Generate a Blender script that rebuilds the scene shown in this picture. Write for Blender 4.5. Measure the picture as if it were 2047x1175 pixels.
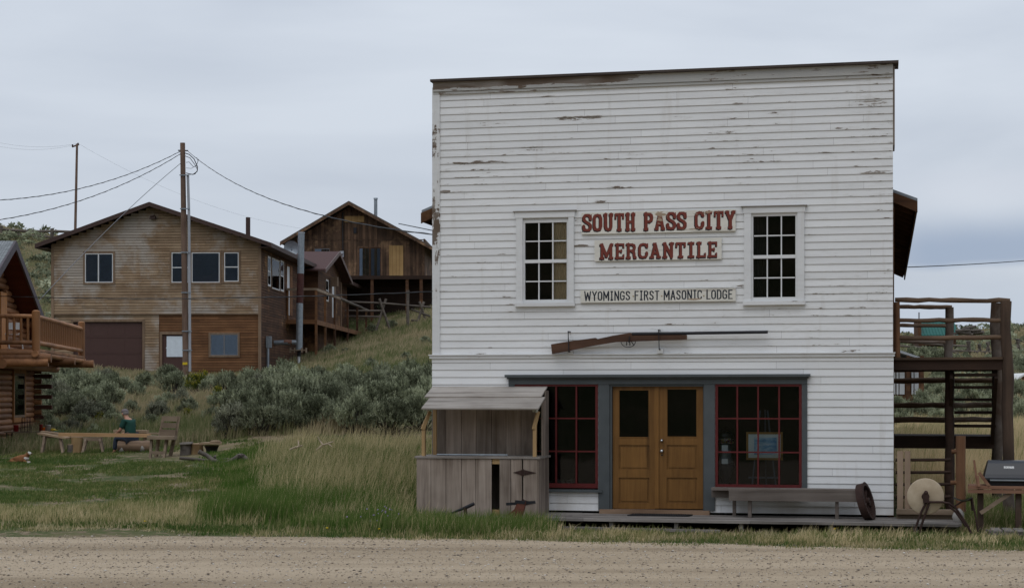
import bpy, math, random
import numpy as np
from mathutils import Matrix, Vector
for o in list(bpy.data.objects): bpy.data.objects.remove(o)
random.seed(7); rng = np.random.default_rng(11)
R = math.radians
scene = bpy.context.scene
# ------------------------------------------------------------------ camera
F, CX, HY, EH = 3400.0, 1023.5, 790.0, 2.2          # focal length in photo pixels, centre column, horizon row, eye height
cam = bpy.data.cameras.new('camera'); camo = bpy.data.objects.new('camera', cam)
scene.collection.objects.link(camo); scene.camera = camo
camo.location = (0, 0, EH); camo.rotation_euler = (R(90), 0, 0)
cam.sensor_width = 36; cam.lens = 36*F/2047; cam.shift_y = (HY-587.5)/2047
cam.clip_end = 5000; cam.clip_start = 0.1
# ------------------------------------------------------------------ light
scene.view_settings.view_transform = 'Standard'; scene.view_settings.look = 'None'
scene.view_settings.exposure = 0.0; scene.view_settings.gamma = 1
SUN_EL, SUN_AZ = R(55), R(200)
world = bpy.data.worlds.new('World'); scene.world = world; world.use_nodes = True
wn, wl = world.node_tree.nodes, world.node_tree.links
for n in list(wn): wn.remove(n)
def N(nodes, t, **kw):
    n = nodes.new(t)
    for k, v in kw.items():
        if k in ('inp',):
            for a, b in v.items(): n.inputs[a].default_value = b
        else: setattr(n, k, v)
    return n
out = N(wn, 'ShaderNodeOutputWorld'); bg = N(wn, 'ShaderNodeBackground', inp={'Strength': 0.1})
sky = N(wn, 'ShaderNodeTexSky', sky_type='NISHITA', sun_disc=False, sun_elevation=SUN_EL, sun_rotation=SUN_AZ)
tc = N(wn, 'ShaderNodeTexCoord'); sep = N(wn, 'ShaderNodeSeparateXYZ')
wl.new(tc.outputs['Generated'], sep.inputs[0])
mp = N(wn, 'ShaderNodeMapping'); mp.inputs['Scale'].default_value = (2.2, 2.2, 9.0); wl.new(tc.outputs['Generated'], mp.inputs[0])
ns = N(wn, 'ShaderNodeTexNoise', inp={'Scale': 1.1, 'Detail': 5, 'Roughness': 0.5, 'Distortion': 0.3}); wl.new(mp.outputs[0], ns.inputs['Vector'])
cr = N(wn, 'ShaderNodeValToRGB'); wl.new(ns.outputs['Fac'], cr.inputs[0])
cr.color_ramp.elements[0].position = .34; cr.color_ramp.elements[0].color = (.505, .56, .65, 1)
cr.color_ramp.elements[1].position = .62; cr.color_ramp.elements[1].color = (.645, .70, .78, 1)
def wmath(op, a, b=None, c=None, clamp=False):
    n = N(wn, 'ShaderNodeMath', operation=op); n.use_clamp = clamp
    for i, x in enumerate((a, b, c)):
        if x is None: continue
        if hasattr(x, 'links'): wl.new(x, n.inputs[i])
        else: n.inputs[i].default_value = x
    return n.outputs[0]
def wramp(x, a, b, lo=0., hi=1.):
    n = N(wn, 'ShaderNodeMapRange', interpolation_type='SMOOTHSTEP'); wl.new(x, n.inputs[0])
    for i, q in enumerate((a, b, lo, hi)): n.inputs[i+1].default_value = q
    return n.outputs[0]
# a darker bank of cloud low in the right-hand sky, wavy along its edges
n2 = N(wn, 'ShaderNodeTexNoise', inp={'Scale': 7., 'Detail': 4}); wl.new(tc.outputs['Generated'], n2.inputs['Vector'])
zz = wmath('ADD', sep.outputs['Z'], wmath('MULTIPLY', wmath('SUBTRACT', n2.outputs['Fac'], .5), .022))
bank = wmath('MULTIPLY', wmath('MULTIPLY', wramp(zz, .072, .080), wramp(zz, .086, .112, 1, 0)), wramp(sep.outputs['X'], .19, .24))
puff = wmath('MULTIPLY', wmath('MULTIPLY', wramp(zz, .100, .118), wramp(zz, .119, .135, 1, 0)), wramp(sep.outputs['X'], .20, .25))
lowb = wmath('MULTIPLY', wramp(zz, .03, .075, 1, 0), wramp(sep.outputs['X'], .12, .24))
def wmix(fac, a, b, blend='MIX'):
    n = N(wn, 'ShaderNodeMix', data_type='RGBA', blend_type=blend)
    for s, x in ((n.inputs[0], fac), (n.inputs[6], a), (n.inputs[7], b)):
        if hasattr(x, 'links'): wl.new(x, s)
        else: s.default_value = x
    return n.outputs[2]
c = wmix(wmath('MULTIPLY', bank, .85), cr.outputs[0], (.33, .41, .55, 1))
c = wmix(wmath('MULTIPLY', puff, .5), c, (.66, .70, .78, 1))
c = wmix(wmath('MULTIPLY', lowb, .5), c, (.55, .64, .77, 1))
gain = wmath('MULTIPLY_ADD', wmath('MAXIMUM', sep.outputs['Z'], 0.), 5.5, 9.3)     # an overcast sky is brighter overhead
gv = N(wn, 'ShaderNodeVectorMath', operation='SCALE'); wl.new(c, gv.inputs[0]); wl.new(gain, gv.inputs['Scale'])
c = wmix(.96, sky.outputs[0], gv.outputs[0])
wl.new(c, bg.inputs['Color']); wl.new(bg.outputs[0], out.inputs['Surface'])
sl = bpy.data.lights.new('sun', 'SUN'); sl.energy = 0.5; sl.angle = R(35); sl.color = (1, .95, .88)
so = bpy.data.objects.new('sun', sl); scene.collection.objects.link(so)
so.rotation_euler = (R(90)-SUN_EL, 0, R(-25))
# ------------------------------------------------------------------ maths and mesh helpers
def P(px, py, Y): return Vector(((px-CX)/F*Y, Y, EH-(py-HY)/F*Y))
class Frame:                                        # u along a wall, v away from the viewer, z up
    def __init__(s, x, y, a):
        s.x, s.y, s.a, s.c, s.s = x, y, a, math.cos(a), math.sin(a)
        s.M = Matrix.Translation((x, y, 0)) @ Matrix.Rotation(-a, 4, 'Z')
    def uz(s, px, py, v=0.):
        q = (px-CX)/F; Y = (v+s.x*s.s+s.y*s.c)/(q*s.s+s.c)
        return ((q*Y-s.x)*s.c-(Y-s.y)*s.s, EH-(py-HY)/F*Y)
    def vz(s, px, py, u):
        q = (px-CX)/F; v = (q*(s.y-u*s.s)-(s.x+u*s.c))/(s.s-q*s.c)
        return (v, EH-(py-HY)/F*(s.y-u*s.s+v*s.c))
    def side(s, u, v=0.):                           # frame of a wall facing +u
        p = s.M @ Vector((u, v, 0)); return Frame(p.x, p.y, s.a-math.pi/2)
WF = Frame(0, 0, 0)
class MB:
    def __init__(s, fr=None): s.v, s.f, s.t, s.sm, s.e = [], [], [], [], []; s.M = (fr or WF).M.copy()
    def add(s, vs, fs, tone=None, smooth=False, edge=None):
        b = len(s.v); s.v += [tuple(x) for x in vs]; s.f += [tuple(b+i for i in f) for f in fs]
        t = random.random() if tone is None else tone
        s.t += [t]*len(fs); s.sm += [smooth]*len(fs); s.e += (edge or [1.]*len(vs)); return s
    def box(s, x0, x1, y0, y1, z0, z1, tone=None):
        return s.add([(x, y, z) for z in (z0, z1) for y in (y0, y1) for x in (x0, x1)],
                     [(0, 2, 3, 1), (4, 5, 7, 6), (0, 1, 5, 4), (2, 6, 7, 3), (0, 4, 6, 2), (1, 3, 7, 5)], tone)
    def obox(s, c, X, Y, Z, tone=None):
        c, X, Y, Z = map(Vector, (c, X, Y, Z))
        return s.add([c+a*X+b*Y+d*Z for d in (-1, 1) for b in (-1, 1) for a in (-1, 1)],
                     [(0, 2, 3, 1), (4, 5, 7, 6), (0, 1, 5, 4), (2, 6, 7, 3), (0, 4, 6, 2), (1, 3, 7, 5)], tone)
    def bar(s, p, q, w, h, tone=None, up=(0, 0, 1)):
        p, q = Vector(p), Vector(q); d = (q-p); L = d.length; d.normalize(); up = Vector(up)
        if abs(d.dot(up)) > .99: up = Vector((0, 1, 0))
        r = d.cross(up).normalized(); n = r.cross(d)
        return s.obox((p+q)/2, d*L/2, r*w/2, n*h/2, tone)
    def tube(s, pts, r, n=8, tone=None, caps=True, wob=0.):
        pts = [Vector(p) for p in pts]; rs = r if isinstance(r, (list, tuple)) else [r]*len(pts)
        vs, fs = [], []; ref = None
        for i, p in enumerate(pts):
            d = (pts[min(i+1, len(pts)-1)]-pts[max(i-1, 0)]).normalized()
            if ref is None: ref = Vector((0, 0, 1)) if abs(d.z) < .9 else Vector((0, 1, 0))
            a = d.cross(ref).normalized(); b = a.cross(d).normalized(); ref = b
            for k in range(n):
                t = 2*math.pi*k/n; q = rs[i]*(1+random.uniform(-wob, wob))
                vs.append(p+a*math.cos(t)*q+b*math.sin(t)*q)
        for i in range(len(pts)-1):
            for k in range(n): fs.append((i*n+k, i*n+(k+1) % n, (i+1)*n+(k+1) % n, (i+1)*n+k))
        t = random.random() if tone is None else tone
        s.add(vs, fs, t, True)
        if caps:
            m = len(pts)-1
            s.add(vs[:n], [tuple(range(n))[::-1]], t); s.add(vs[m*n:], [tuple(range(n))], t)
        return s
    def log(s, p, q, r, n=9, k=6, bend=.01, tone=None, wob=.06, taper=0.):
        p, q = Vector(p), Vector(q); pts, rs = [], []
        for i in range(k+1):
            t = i/k; w = p.lerp(q, t); b = bend*(q-p).length if 0 < i < k else 0
            pts.append(w+Vector([random.uniform(-b, b)*.4 for _ in range(3)])); rs.append(r*(1+random.uniform(-wob, wob))*(1-taper*t))
        return s.tube(pts, rs, n, tone)
    def prism(s, poly, a, b, plane='xz', tone=None):
        f = {'xz': lambda p, d: (p[0], d, p[1]), 'yz': lambda p, d: (d, p[0], p[1]), 'xy': lambda p, d: (p[0], p[1], d)}[plane]
        n = len(poly); vs = [f(p, a) for p in poly]+[f(p, b) for p in poly]
        return s.add(vs, [tuple(range(n))[::-1], tuple(range(n, 2*n))]+[(i, (i+1) % n, n+(i+1) % n, n+i) for i in range(n)], tone)
    def lathe(s, c, prof, n=20, axis='z', tone=None):
        ax = {'z': lambda a, b, h: (a, b, h), 'y': lambda a, b, h: (a, h, b), 'x': lambda a, b, h: (h, a, b)}[axis]
        vs = [Vector(c)+Vector(ax(r*math.cos(2*math.pi*k/n), r*math.sin(2*math.pi*k/n), h)) for r, h in prof for k in range(n)]
        fs = [(i*n+k, i*n+(k+1) % n, (i+1)*n+(k+1) % n, (i+1)*n+k) for i in range(len(prof)-1) for k in range(n)]
        return s.add(vs, fs, tone, True)
    def blob(s, c, r, n=8, m=6, tone=None, jit=.0):
        c = Vector(c); r = (r, r, r) if not hasattr(r, '__len__') else r; vs = []
        for i in range(m+1):
            th = math.pi*i/m
            for k in range(n):
                ph = 2*math.pi*k/n; j = 1+random.uniform(-jit, jit)
                vs.append(c+Vector((r[0]*math.sin(th)*math.cos(ph)*j, r[1]*math.sin(th)*math.sin(ph)*j, r[2]*math.cos(th)*j)))
        return s.add(vs, [(i*n+k, (i+1)*n+k, (i+1)*n+(k+1) % n, i*n+(k+1) % n) for i in range(m) for k in range(n)], tone, True)
W = {}
COL = scene.collection
def tag(o, label=None, cat=None, group=None, kind=None):
    if label: o['label'] = label
    if cat: o['category'] = cat
    if group: o['group'] = group
    if kind: o['kind'] = kind
    return o
def thing(name, label, cat, loc, rotz=0., group=None):
    o = bpy.data.objects.new(name, None); COL.objects.link(o); o.empty_display_size = .2
    o.location = loc; o.rotation_euler = (0, 0, rotz)
    W[o.name] = Matrix.Translation(loc) @ Matrix.Rotation(rotz, 4, 'Z'); return tag(o, label, cat, group)
def make(name, mb, m, parent=None, recalc=False):
    M = mb.M; vs = mb.v
    if parent is None:
        A = np.array(vs); c = Vector(((A[:, 0].min()+A[:, 0].max())/2, (A[:, 1].min()+A[:, 1].max())/2, A[:, 2].min()))
        M = M @ Matrix.Translation(c); vs = [(a-c.x, b-c.y, d-c.z) for a, b, d in vs]
    me = bpy.data.meshes.new(name); me.from_pydata(vs, [], mb.f)
    a = me.attributes.new('tone', 'FLOAT', 'FACE'); a.data.foreach_set('value', mb.t)
    a = me.attributes.new('edge', 'FLOAT', 'POINT'); a.data.foreach_set('value', mb.e)
    me.polygons.foreach_set('use_smooth', mb.sm); me.materials.append(m); me.update()
    o = bpy.data.objects.new(name, me); COL.objects.link(o); W[o.name] = M
    if parent is not None: o.parent = parent; o.matrix_local = W[parent.name].inverted() @ M
    else: o.matrix_world = M
    return o
def single(name, mb, m, label, cat, group=None): return tag(make(name, mb, m), label, cat, group)
def copy_tree(o, parent=None):
    c = o.copy(); COL.objects.link(c); c.parent = parent
    for ch in list(o.children): copy_tree(ch, c)
    return c
# ------------------------------------------------------------------ materials
class NT:
    def __init__(s, name):
        s.m = bpy.data.materials.new(name); s.m.use_nodes = True; s.n = s.m.node_tree.nodes; s.l = s.m.node_tree.links
        s.b = s.n['Principled BSDF']; s.o = s.n['Material Output']; s.tc = s.n.new('ShaderNodeTexCoord')
    def put(s, sock, x):
        if hasattr(x, 'links'): s.l.new(x, sock)
        elif x is not None: sock.default_value = x[:3] if sock.type == 'VECTOR' else x
    def noise(s, scale, detail=4, stretch=(1, 1, 1), dist=0., rough=.55, off=(0, 0, 0)):
        mp = s.n.new('ShaderNodeMapping'); mp.inputs['Scale'].default_value = stretch; mp.inputs['Location'].default_value = off
        s.l.new(s.tc.outputs['Object'], mp.inputs[0]); n = s.n.new('ShaderNodeTexNoise')
        for k, v in (('Scale', scale), ('Detail', detail), ('Distortion', dist), ('Roughness', rough)): n.inputs[k].default_value = v
        s.l.new(mp.outputs[0], n.inputs['Vector']); return n.outputs['Fac']
    def ramp(s, x, *st):
        n = s.n.new('ShaderNodeValToRGB'); s.put(n.inputs[0], x); e = n.color_ramp.elements
        while len(e) < len(st): e.new(.5)
        for i, (p, c) in enumerate(st): e[i].position = p; e[i].color = (*c, 1) if len(c) == 3 else c
        return n.outputs[0]
    def mr(s, x, a, b, lo=0., hi=1., smooth=False):
        n = s.n.new('ShaderNodeMapRange'); s.put(n.inputs[0], x)
        if smooth: n.interpolation_type = 'SMOOTHSTEP'
        for i, q in enumerate((a, b, lo, hi)): s.put(n.inputs[i+1], q)
        return n.outputs[0]
    def math(s, op, a, b=None, c=None):
        n = s.n.new('ShaderNodeMath'); n.operation = op
        for i, x in enumerate((a, b, c)): s.put(n.inputs[i], x)
        return n.outputs[0]
    def mix(s, f, a, b, blend='MIX'):
        n = s.n.new('ShaderNodeMix'); n.data_type = 'RGBA'; n.blend_type = blend
        a = (*a, 1) if isinstance(a, tuple) and len(a) == 3 else a; b = (*b, 1) if isinstance(b, tuple) and len(b) == 3 else b
        s.put(n.inputs[0], f); s.put(n.inputs[6], a); s.put(n.inputs[7], b); return n.outputs[2]
    def attr(s, name): n = s.n.new('ShaderNodeAttribute'); n.attribute_name = name; return n.outputs['Fac']
    def bump(s, h, strength=.3, dist=.01):
        n = s.n.new('ShaderNodeBump'); n.inputs['Strength'].default_value = strength; n.inputs['Distance'].default_value = dist
        s.put(n.inputs['Height'], h); s.l.new(n.outputs[0], s.b.inputs['Normal'])
    def val(s, c, x, lo, hi):                       # multiply a colour by a value mapped to lo..hi
        n = s.n.new('ShaderNodeVectorMath'); n.operation = 'SCALE'; s.put(n.inputs[0], c); s.put(n.inputs['Scale'], s.mr(x, 0, 1, lo, hi)); return n.outputs[0]
    def done(s, col, rough=.8, metal=0., spec=.3):
        if isinstance(col, tuple) and len(col) == 3: col = (*col, 1)
        s.put(s.b.inputs['Base Color'], col); s.put(s.b.inputs['Roughness'], rough); s.b.inputs['Metallic'].default_value = metal
        s.b.inputs['Specular IOR Level'].default_value = spec; return s.m
def sc(c, k): return tuple(min(1, x*k) for x in c)
def wood(name, a, b, axis='x', scale=14, var=.25, rough=.85, wash=None, wamt=.5, bump=.25):
    t = NT(name); st = {'x': (.07, 1, 1), 'y': (1, .07, 1), 'z': (1, 1, .07)}[axis]
    g = t.noise(scale, 6, st, .6); g2 = t.noise(1.3, 3)
    c = t.ramp(t.math('MULTIPLY_ADD', g2, .5, t.math('MULTIPLY', g, .6)), (.36, a), (.72, b))
    if wash: c = t.mix(t.mr(t.noise(.55, 5, off=(3, 1, 7), rough=.65), .62-.3*wamt, .70-.2*wamt, 0, .8), c, wash)
    dark = t.noise(6, 3, st, 0, off=(9, 2, 4)); c = t.mix(t.mr(dark, .60, .74, 0, .55), c, sc(a, .45))
    c = t.val(c, t.attr('tone'), 1-var, 1+var); c = t.mix(t.mr(t.attr('edge'), .02, .20, .72, 0.), c, sc(a, .25)); t.bump(g, bump, .01); return t.done(c, rough)  # darkened lower edge paints in the siding's lap shadow lines
def plain(name, c, rough=.7, metal=0., var=.12, scale=6., spec=.3, bump=.0):
    t = NT(name); n = t.noise(scale, 5); k = t.val(tuple((*c, 1)), n, 1-var*2, 1+var*2)
    if bump: t.bump(t.noise(scale*6, 4), bump, .01)
    return t.done(k, rough, metal, spec)
M = {}
WOODC = ((.17, .145, .125), (.34, .31, .285))
M['grey_wood_z'] = wood('weathered_grey_boards_upright', (.12, .088, .066), (.33, .27, .225), 'z', 12, .26)
M['grey_wood_x'] = wood('weathered_grey_boards', (.12, .10, .085), (.31, .28, .255), 'x', 12, .2)
M['deck_wood'] = wood('boardwalk_planks', (.11, .095, .085), (.27, .245, .225), 'x', 10, .22)
M['bench_wood'] = wood('bench_planks', (.075, .058, .048), (.19, .16, .14), 'x', 10, .2)
M['new_wood'] = wood('yellow_pine', (.26, .16, .07), (.45, .30, .15), 'z', 10, .15)
M['plywood'] = wood('plywood', (.30, .18, .07), (.44, .28, .12), 'z', 5, .1)
M['door_wood'] = wood('varnished_oak', (.125, .056, .013), (.225, .108, .028), 'z', 16, .12, .45, bump=.1)
M['rail_log'] = wood('stair_logs', (.055, .034, .022), (.17, .110, .070), 'x', 9, .3, wash=(.24, .20, .17), wamt=.25)
M['post_log'] = wood('post_logs', (.028, .018, .013), (.095, .060, .040), 'z', 9, .25, wash=(.18, .155, .135), wamt=.4)
M['dark_beam'] = wood('dark_stained_beam', (.018, .010, .007), (.05, .026, .016), 'x', 9, .2)
M['orange_post'] = wood('brown_gate_post', (.085, .040, .021), (.19, .095, .046), 'z', 9, .2)
M['cabin_log_y'] = wood('cabin_logs', (.14, .060, .026), (.36, .17, .075), 'y', 5, .4, .6)
M['cabin_log_z'] = wood('cabin_balusters', (.17, .072, .026), (.37, .17, .068), 'z', 6, .2, .6)
M['cabin_trim'] = wood('cabin_orange_trim', (.28, .11, .028), (.46, .21, .07), 'z', 6, .2, .6)
M['cabin_dark'] = wood('cabin_stained_log_ends', (.05, .018, .012), (.10, .035, .02), 'x', 6, .2, .6)
M['soffit_red'] = wood('cabin_soffit', (.075, .022, .013), (.13, .04, .022), 'x', 5, .15)
M['tan_siding'] = wood('tan_clapboard', (.20, .125, .072), (.37, .265, .17), 'x', 5, .13, wash=(.42, .375, .33), wamt=.55)
M['brown_siding'] = wood('brown_clapboard', (.10, .043, .018), (.225, .108, .048), 'x', 5, .16)
M['dark_siding'] = wood('dark_brown_siding', (.040, .018, .010), (.13, .060, .028), 'x', 4, .2, wash=(.30, .16, .07), wamt=.12)
M['house_trim'] = wood('tan_trim', (.15, .095, .06), (.26, .18, .12), 'z', 5, .12)
M['vert_siding'] = wood('old_brown_boards', (.035, .020, .013), (.15, .088, .052), 'z', 5, .35, wash=(.33, .20, .11), wamt=.2)
M['log_bark'] = wood('fence_rails', (.07, .056, .046), (.18, .15, .125), 'x', 8, .25)
M['pole_wood'] = wood('utility_pole', (.09, .055, .04), (.20, .13, .095), 'z', 6, .1)
M['cut_wood'] = wood('cut_log_wood', (.19, .125, .075), (.40, .29, .19), 'x', 7, .2)
M['saw_wood'] = wood('sawhorse_lumber', (.13, .092, .062), (.30, .225, .16), 'x', 9, .2)
M['red_lumber'] = wood('reddish_lumber', (.16, .075, .045), (.30, .17, .11), 'x', 9, .2)
M['roof_brown'] = plain('brown_metal_fascia', (.060, .034, .028), .6, var=.1)
M['shingle_maroon'] = plain('maroon_shingles', (.085, .045, .042), .9, var=.2, scale=14, bump=.3)
M['shingle_grey'] = plain('grey_shingles', (.20, .215, .23), .9, var=.15, scale=9, bump=.3)
M['shingle_old'] = plain('old_wood_shingles', (.11, .085, .068), .9, var=.3, scale=9, bump=.5)
M['garage_brown'] = plain('brown_garage_door', (.075, .038, .032), .6, var=.05)
M['vinyl_white'] = plain('white_vinyl', (.62, .63, .64), .5, var=.03)
M['curtain'] = plain('pale_curtain', (.66, .72, .78), .9, var=.08)
M['red_paint'] = plain('dark_red_paint', (.105, .013, .013), .5, var=.2, scale=10)
M['grey_paint'] = plain('slate_grey_paint', (.075, .085, .09), .6, var=.12, scale=5, bump=.1)
M['rust'] = plain('rusty_iron', (.038, .019, .015), .8, var=.35, scale=9, bump=.4)
M['rust_red'] = plain('red_rusted_iron', (.13, .045, .03), .8, var=.35, scale=12, bump=.4)
M['iron_black'] = plain('black_iron', (.018, .018, .022), .5, var=.2)
M['galv'] = plain('galvanised_steel', (.27, .30, .33), .45, .5, var=.2, scale=8)
M['steel'] = plain('bright_steel', (.6, .6, .6), .25, 1., var=.05)
M['rubber'] = plain('black_rubber_mat', (.015, .015, .017), .8)
M['cable'] = plain('black_cable', (.025, .025, .028), .6)
M['cable_grey'] = plain('grey_cable', (.16, .16, .17), .6)
M['conduit'] = plain('pale_grey_conduit', (.36, .37, .40), .5, var=.06)
M['teal_metal'] = plain('teal_roofing', (.008, .105, .085), .5, var=.08)
M['black_enamel'] = plain('grill_enamel', (.013, .015, .021), .35, var=.1, spec=.5)
M['concrete'] = plain('concrete', (.33, .31, .29), .9, var=.15, scale=10, bump=.3)
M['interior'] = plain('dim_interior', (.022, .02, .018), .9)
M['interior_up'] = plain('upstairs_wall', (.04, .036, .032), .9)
M['sky_tint_back'] = plain('sky_tinted_backing', (.13, .155, .20), .9)  # blue-grey imitates reflected sky in the house windows
M['curtain_tan'] = plain('tan_curtain', (.50, .33, .13), .9, var=.15)
M['white_plain'] = plain('white_enamel', (.70, .70, .68), .5, var=.04)
M['booth_roof'] = wood('booth_roof_planks', (.22, .19, .165), (.50, .455, .41), 'x', 9, .2)
M['bench_log'] = wood('weathered_log', (.10, .065, .045), (.30, .20, .13), 'x', 8, .3)
def glass(name, tint=(.82, .86, .88), k=.0):
    t = NT(name); t.n.remove(t.b); tr = t.n.new('ShaderNodeBsdfTransparent'); tr.inputs[0].default_value = (*tint, 1)
    gl = t.n.new('ShaderNodeBsdfGlossy'); gl.inputs['Roughness'].default_value = .03; gl.inputs[0].default_value = (.42, .42, .42, 1)
    fr = t.n.new('ShaderNodeFresnel'); fr.inputs[0].default_value = 1.5; mx = t.n.new('ShaderNodeMixShader')
    nb = t.n.new('ShaderNodeBump'); nb.inputs['Strength'].default_value = .06; nb.inputs['Distance'].default_value = .02
    t.l.new(t.noise(2.2, 2), nb.inputs['Height']); t.l.new(nb.outputs[0], gl.inputs['Normal'])
    f = t.math('ADD', fr.outputs[0], k); t.l.new(f, mx.inputs[0]); t.l.new(tr.outputs[0], mx.inputs[1]); t.l.new(gl.outputs[0], mx.inputs[2])
    t.l.new(mx.outputs[0], t.o.inputs['Surface']); return t.m
M['glass'] = glass('window_glass')
M['glass_house'] = glass('house_window_glass', (.84, .88, .93), .02)
def old_paint(name, base=(.755, .76, .765), thr=.70, st=(1, 1, 9), blobs=(), woodc=((.13, .095, .07), (.34, .31, .28)), frieze=False, edgew=.2):
    t = NT(name); ed = t.attr('edge')
    big = t.noise(.45, 3, (1, 1, 1.6), off=(4, 0, 2)); fine = t.noise(2.6, 9, st, .5, .62)
    lump = t.noise(9, 6, (1, 1, 2.2), .2, .65, off=(1, 5, 3))
    v = t.math('ADD', t.math('MULTIPLY', fine, .68), t.math('MULTIPLY', lump, .32))
    v = t.math('ADD', v, t.math('MULTIPLY', t.math('SUBTRACT', big, .5), .38))
    v = t.math('ADD', v, t.math('MULTIPLY', t.math('POWER', t.math('SUBTRACT', 1., ed), 3.), edgew*.45))
    for (u, z, ru, rz, k) in blobs:
        mp = t.n.new('ShaderNodeVectorMath'); mp.operation = 'SUBTRACT'; t.l.new(t.tc.outputs['Object'], mp.inputs[0]); mp.inputs[1].default_value = (u, 0, z)
        ms = t.n.new('ShaderNodeVectorMath'); ms.operation = 'MULTIPLY'; t.l.new(mp.outputs[0], ms.inputs[0]); ms.inputs[1].default_value = (1/ru, 0, 1/rz)
        ln = t.n.new('ShaderNodeVectorMath'); ln.operation = 'LENGTH'; t.l.new(ms.outputs[0], ln.inputs[0])
        v = t.math('ADD', v, t.mr(ln.outputs['Value'], .35, 1.15, k, 0.))
    mask = t.mr(v, thr, thr+.02)
    haze = t.mr(v, thr-.12, thr+.02, 0, .4)
    wd = t.ramp(t.noise(8, 5, (.1, 1, 1.4), .3, off=(2, 2, 2)), (.35, woodc[0]), (.65, woodc[1]))
    wd = t.mix(t.mr(t.noise(1.1, 2, off=(8, 1, 0)), .4, .6), wd, woodc[0])
    pc = t.val(tuple((*base, 1)), t.noise(1.7, 5, (.5, 1, 3)), .86, 1.12)
    pc = t.val(pc, t.attr('tone'), .95, 1.04)
    pc = t.mix(haze, pc, (.52, .50, .47)); pc = t.mix(t.mr(ed, 0., .07, .45, 0.), pc, (.22, .19, .165))  # drip edge: worn paint plus the lap shadow line put into the colour
    sz = t.n.new('ShaderNodeSeparateXYZ'); t.l.new(t.tc.outputs['Object'], sz.inputs[0])
    low = t.math('MULTIPLY', t.mr(sz.outputs['Z'], .15, .95, 1, 0), t.mr(t.noise(2.2, 5, (1, 1, .5), off=(6, 6, 6)), .40, .66)); pc = t.mix(t.math('MULTIPLY', low, .45), pc, (.36, .31, .25))
    pc = t.mix(t.mr(t.noise(5, 4, (1, 1, .10), .1, off=(1, 9, 1)), .60, .74, 0, .28), pc, (.46, .42, .37))
    c = t.mix(mask, pc, wd); h = t.math('SUBTRACT', t.math('MULTIPLY', t.noise(40, 4, (.1, 1, 1)), .3), mask); t.bump(h, .5, .003)
    return t.done(c, .75, 0, .25)
def clap(mb, u0, u1, z0, z1, p, v=0., lip=.014, ops=(), top=None, joint=3.6, wav=.0):
    z = z0; jr = random.Random(int(abs(u0*97+z0*31+u1*7))+3)
    while z < z1-1e-4:
        zt = min(z+p, z1); cuts = sorted({z, zt, *[q for o in ops for q in (o[2], o[3]) if z < q < zt]})
        joints = []; x = u0+jr.uniform(.4, joint)
        while x < u1-.3: joints.append(x); x += jr.uniform(joint*.6, joint*1.4)
        tones = [jr.random() for _ in range(len(joints)+1)]
        for a, b in zip(cuts[:-1], cuts[1:]):
            lo, hi = (u0, u1) if top is None else top((a+b)/2)
            if hi-lo < .02: continue
            ivs = [(lo, hi)]
            for o in ops:
                if o[2] < b-1e-5 and o[3] > a+1e-5:
                    nx = []
                    for s, e in ivs:
                        if o[1] <= s or o[0] >= e: nx.append((s, e)); continue
                        if o[0] > s: nx.append((s, o[0]))
                        if o[1] < e: nx.append((o[1], e))
                    ivs = nx
            fa, fb = (a-z)/p, (b-z)/p
            for s, e in ivs:
                js = [s]+[j for j in joints if s+.05 < j < e-.05]+[e]
                for i in range(len(js)-1):
                    x0, x1 = js[i], js[i+1]-(.0022 if i < len(js)-2 else 0); t = tones[sum(j <= x0+1e-6 for j in joints)]
                    va, vb = v-lip*(1-fa), v-lip*(1-fb); fm = .07
                    if fa == 0 and fb > fm:
                        m = a+p*fm; vm = v-lip*(1-fm)
                        mb.add([(x0, va, a), (x1, va, a), (x1, vm, m), (x0, vm, m), (x0, vb, b), (x1, vb, b)], [(0, 1, 2, 3), (3, 2, 5, 4)], t, False, [0, 0, fm, fm, fb, fb])
                    else: mb.add([(x0, va, a), (x1, va, a), (x1, vb, b), (x0, vb, b)], [(0, 1, 2, 3)], t, False, [fa, fa, fb, fb])
                    if fa == 0: mb.add([(x0, v, a), (x1, v, a), (x1, va, a), (x0, va, a)], [(0, 1, 2, 3)], t, False, [0]*4)
        z = zt
    return mb
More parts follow.
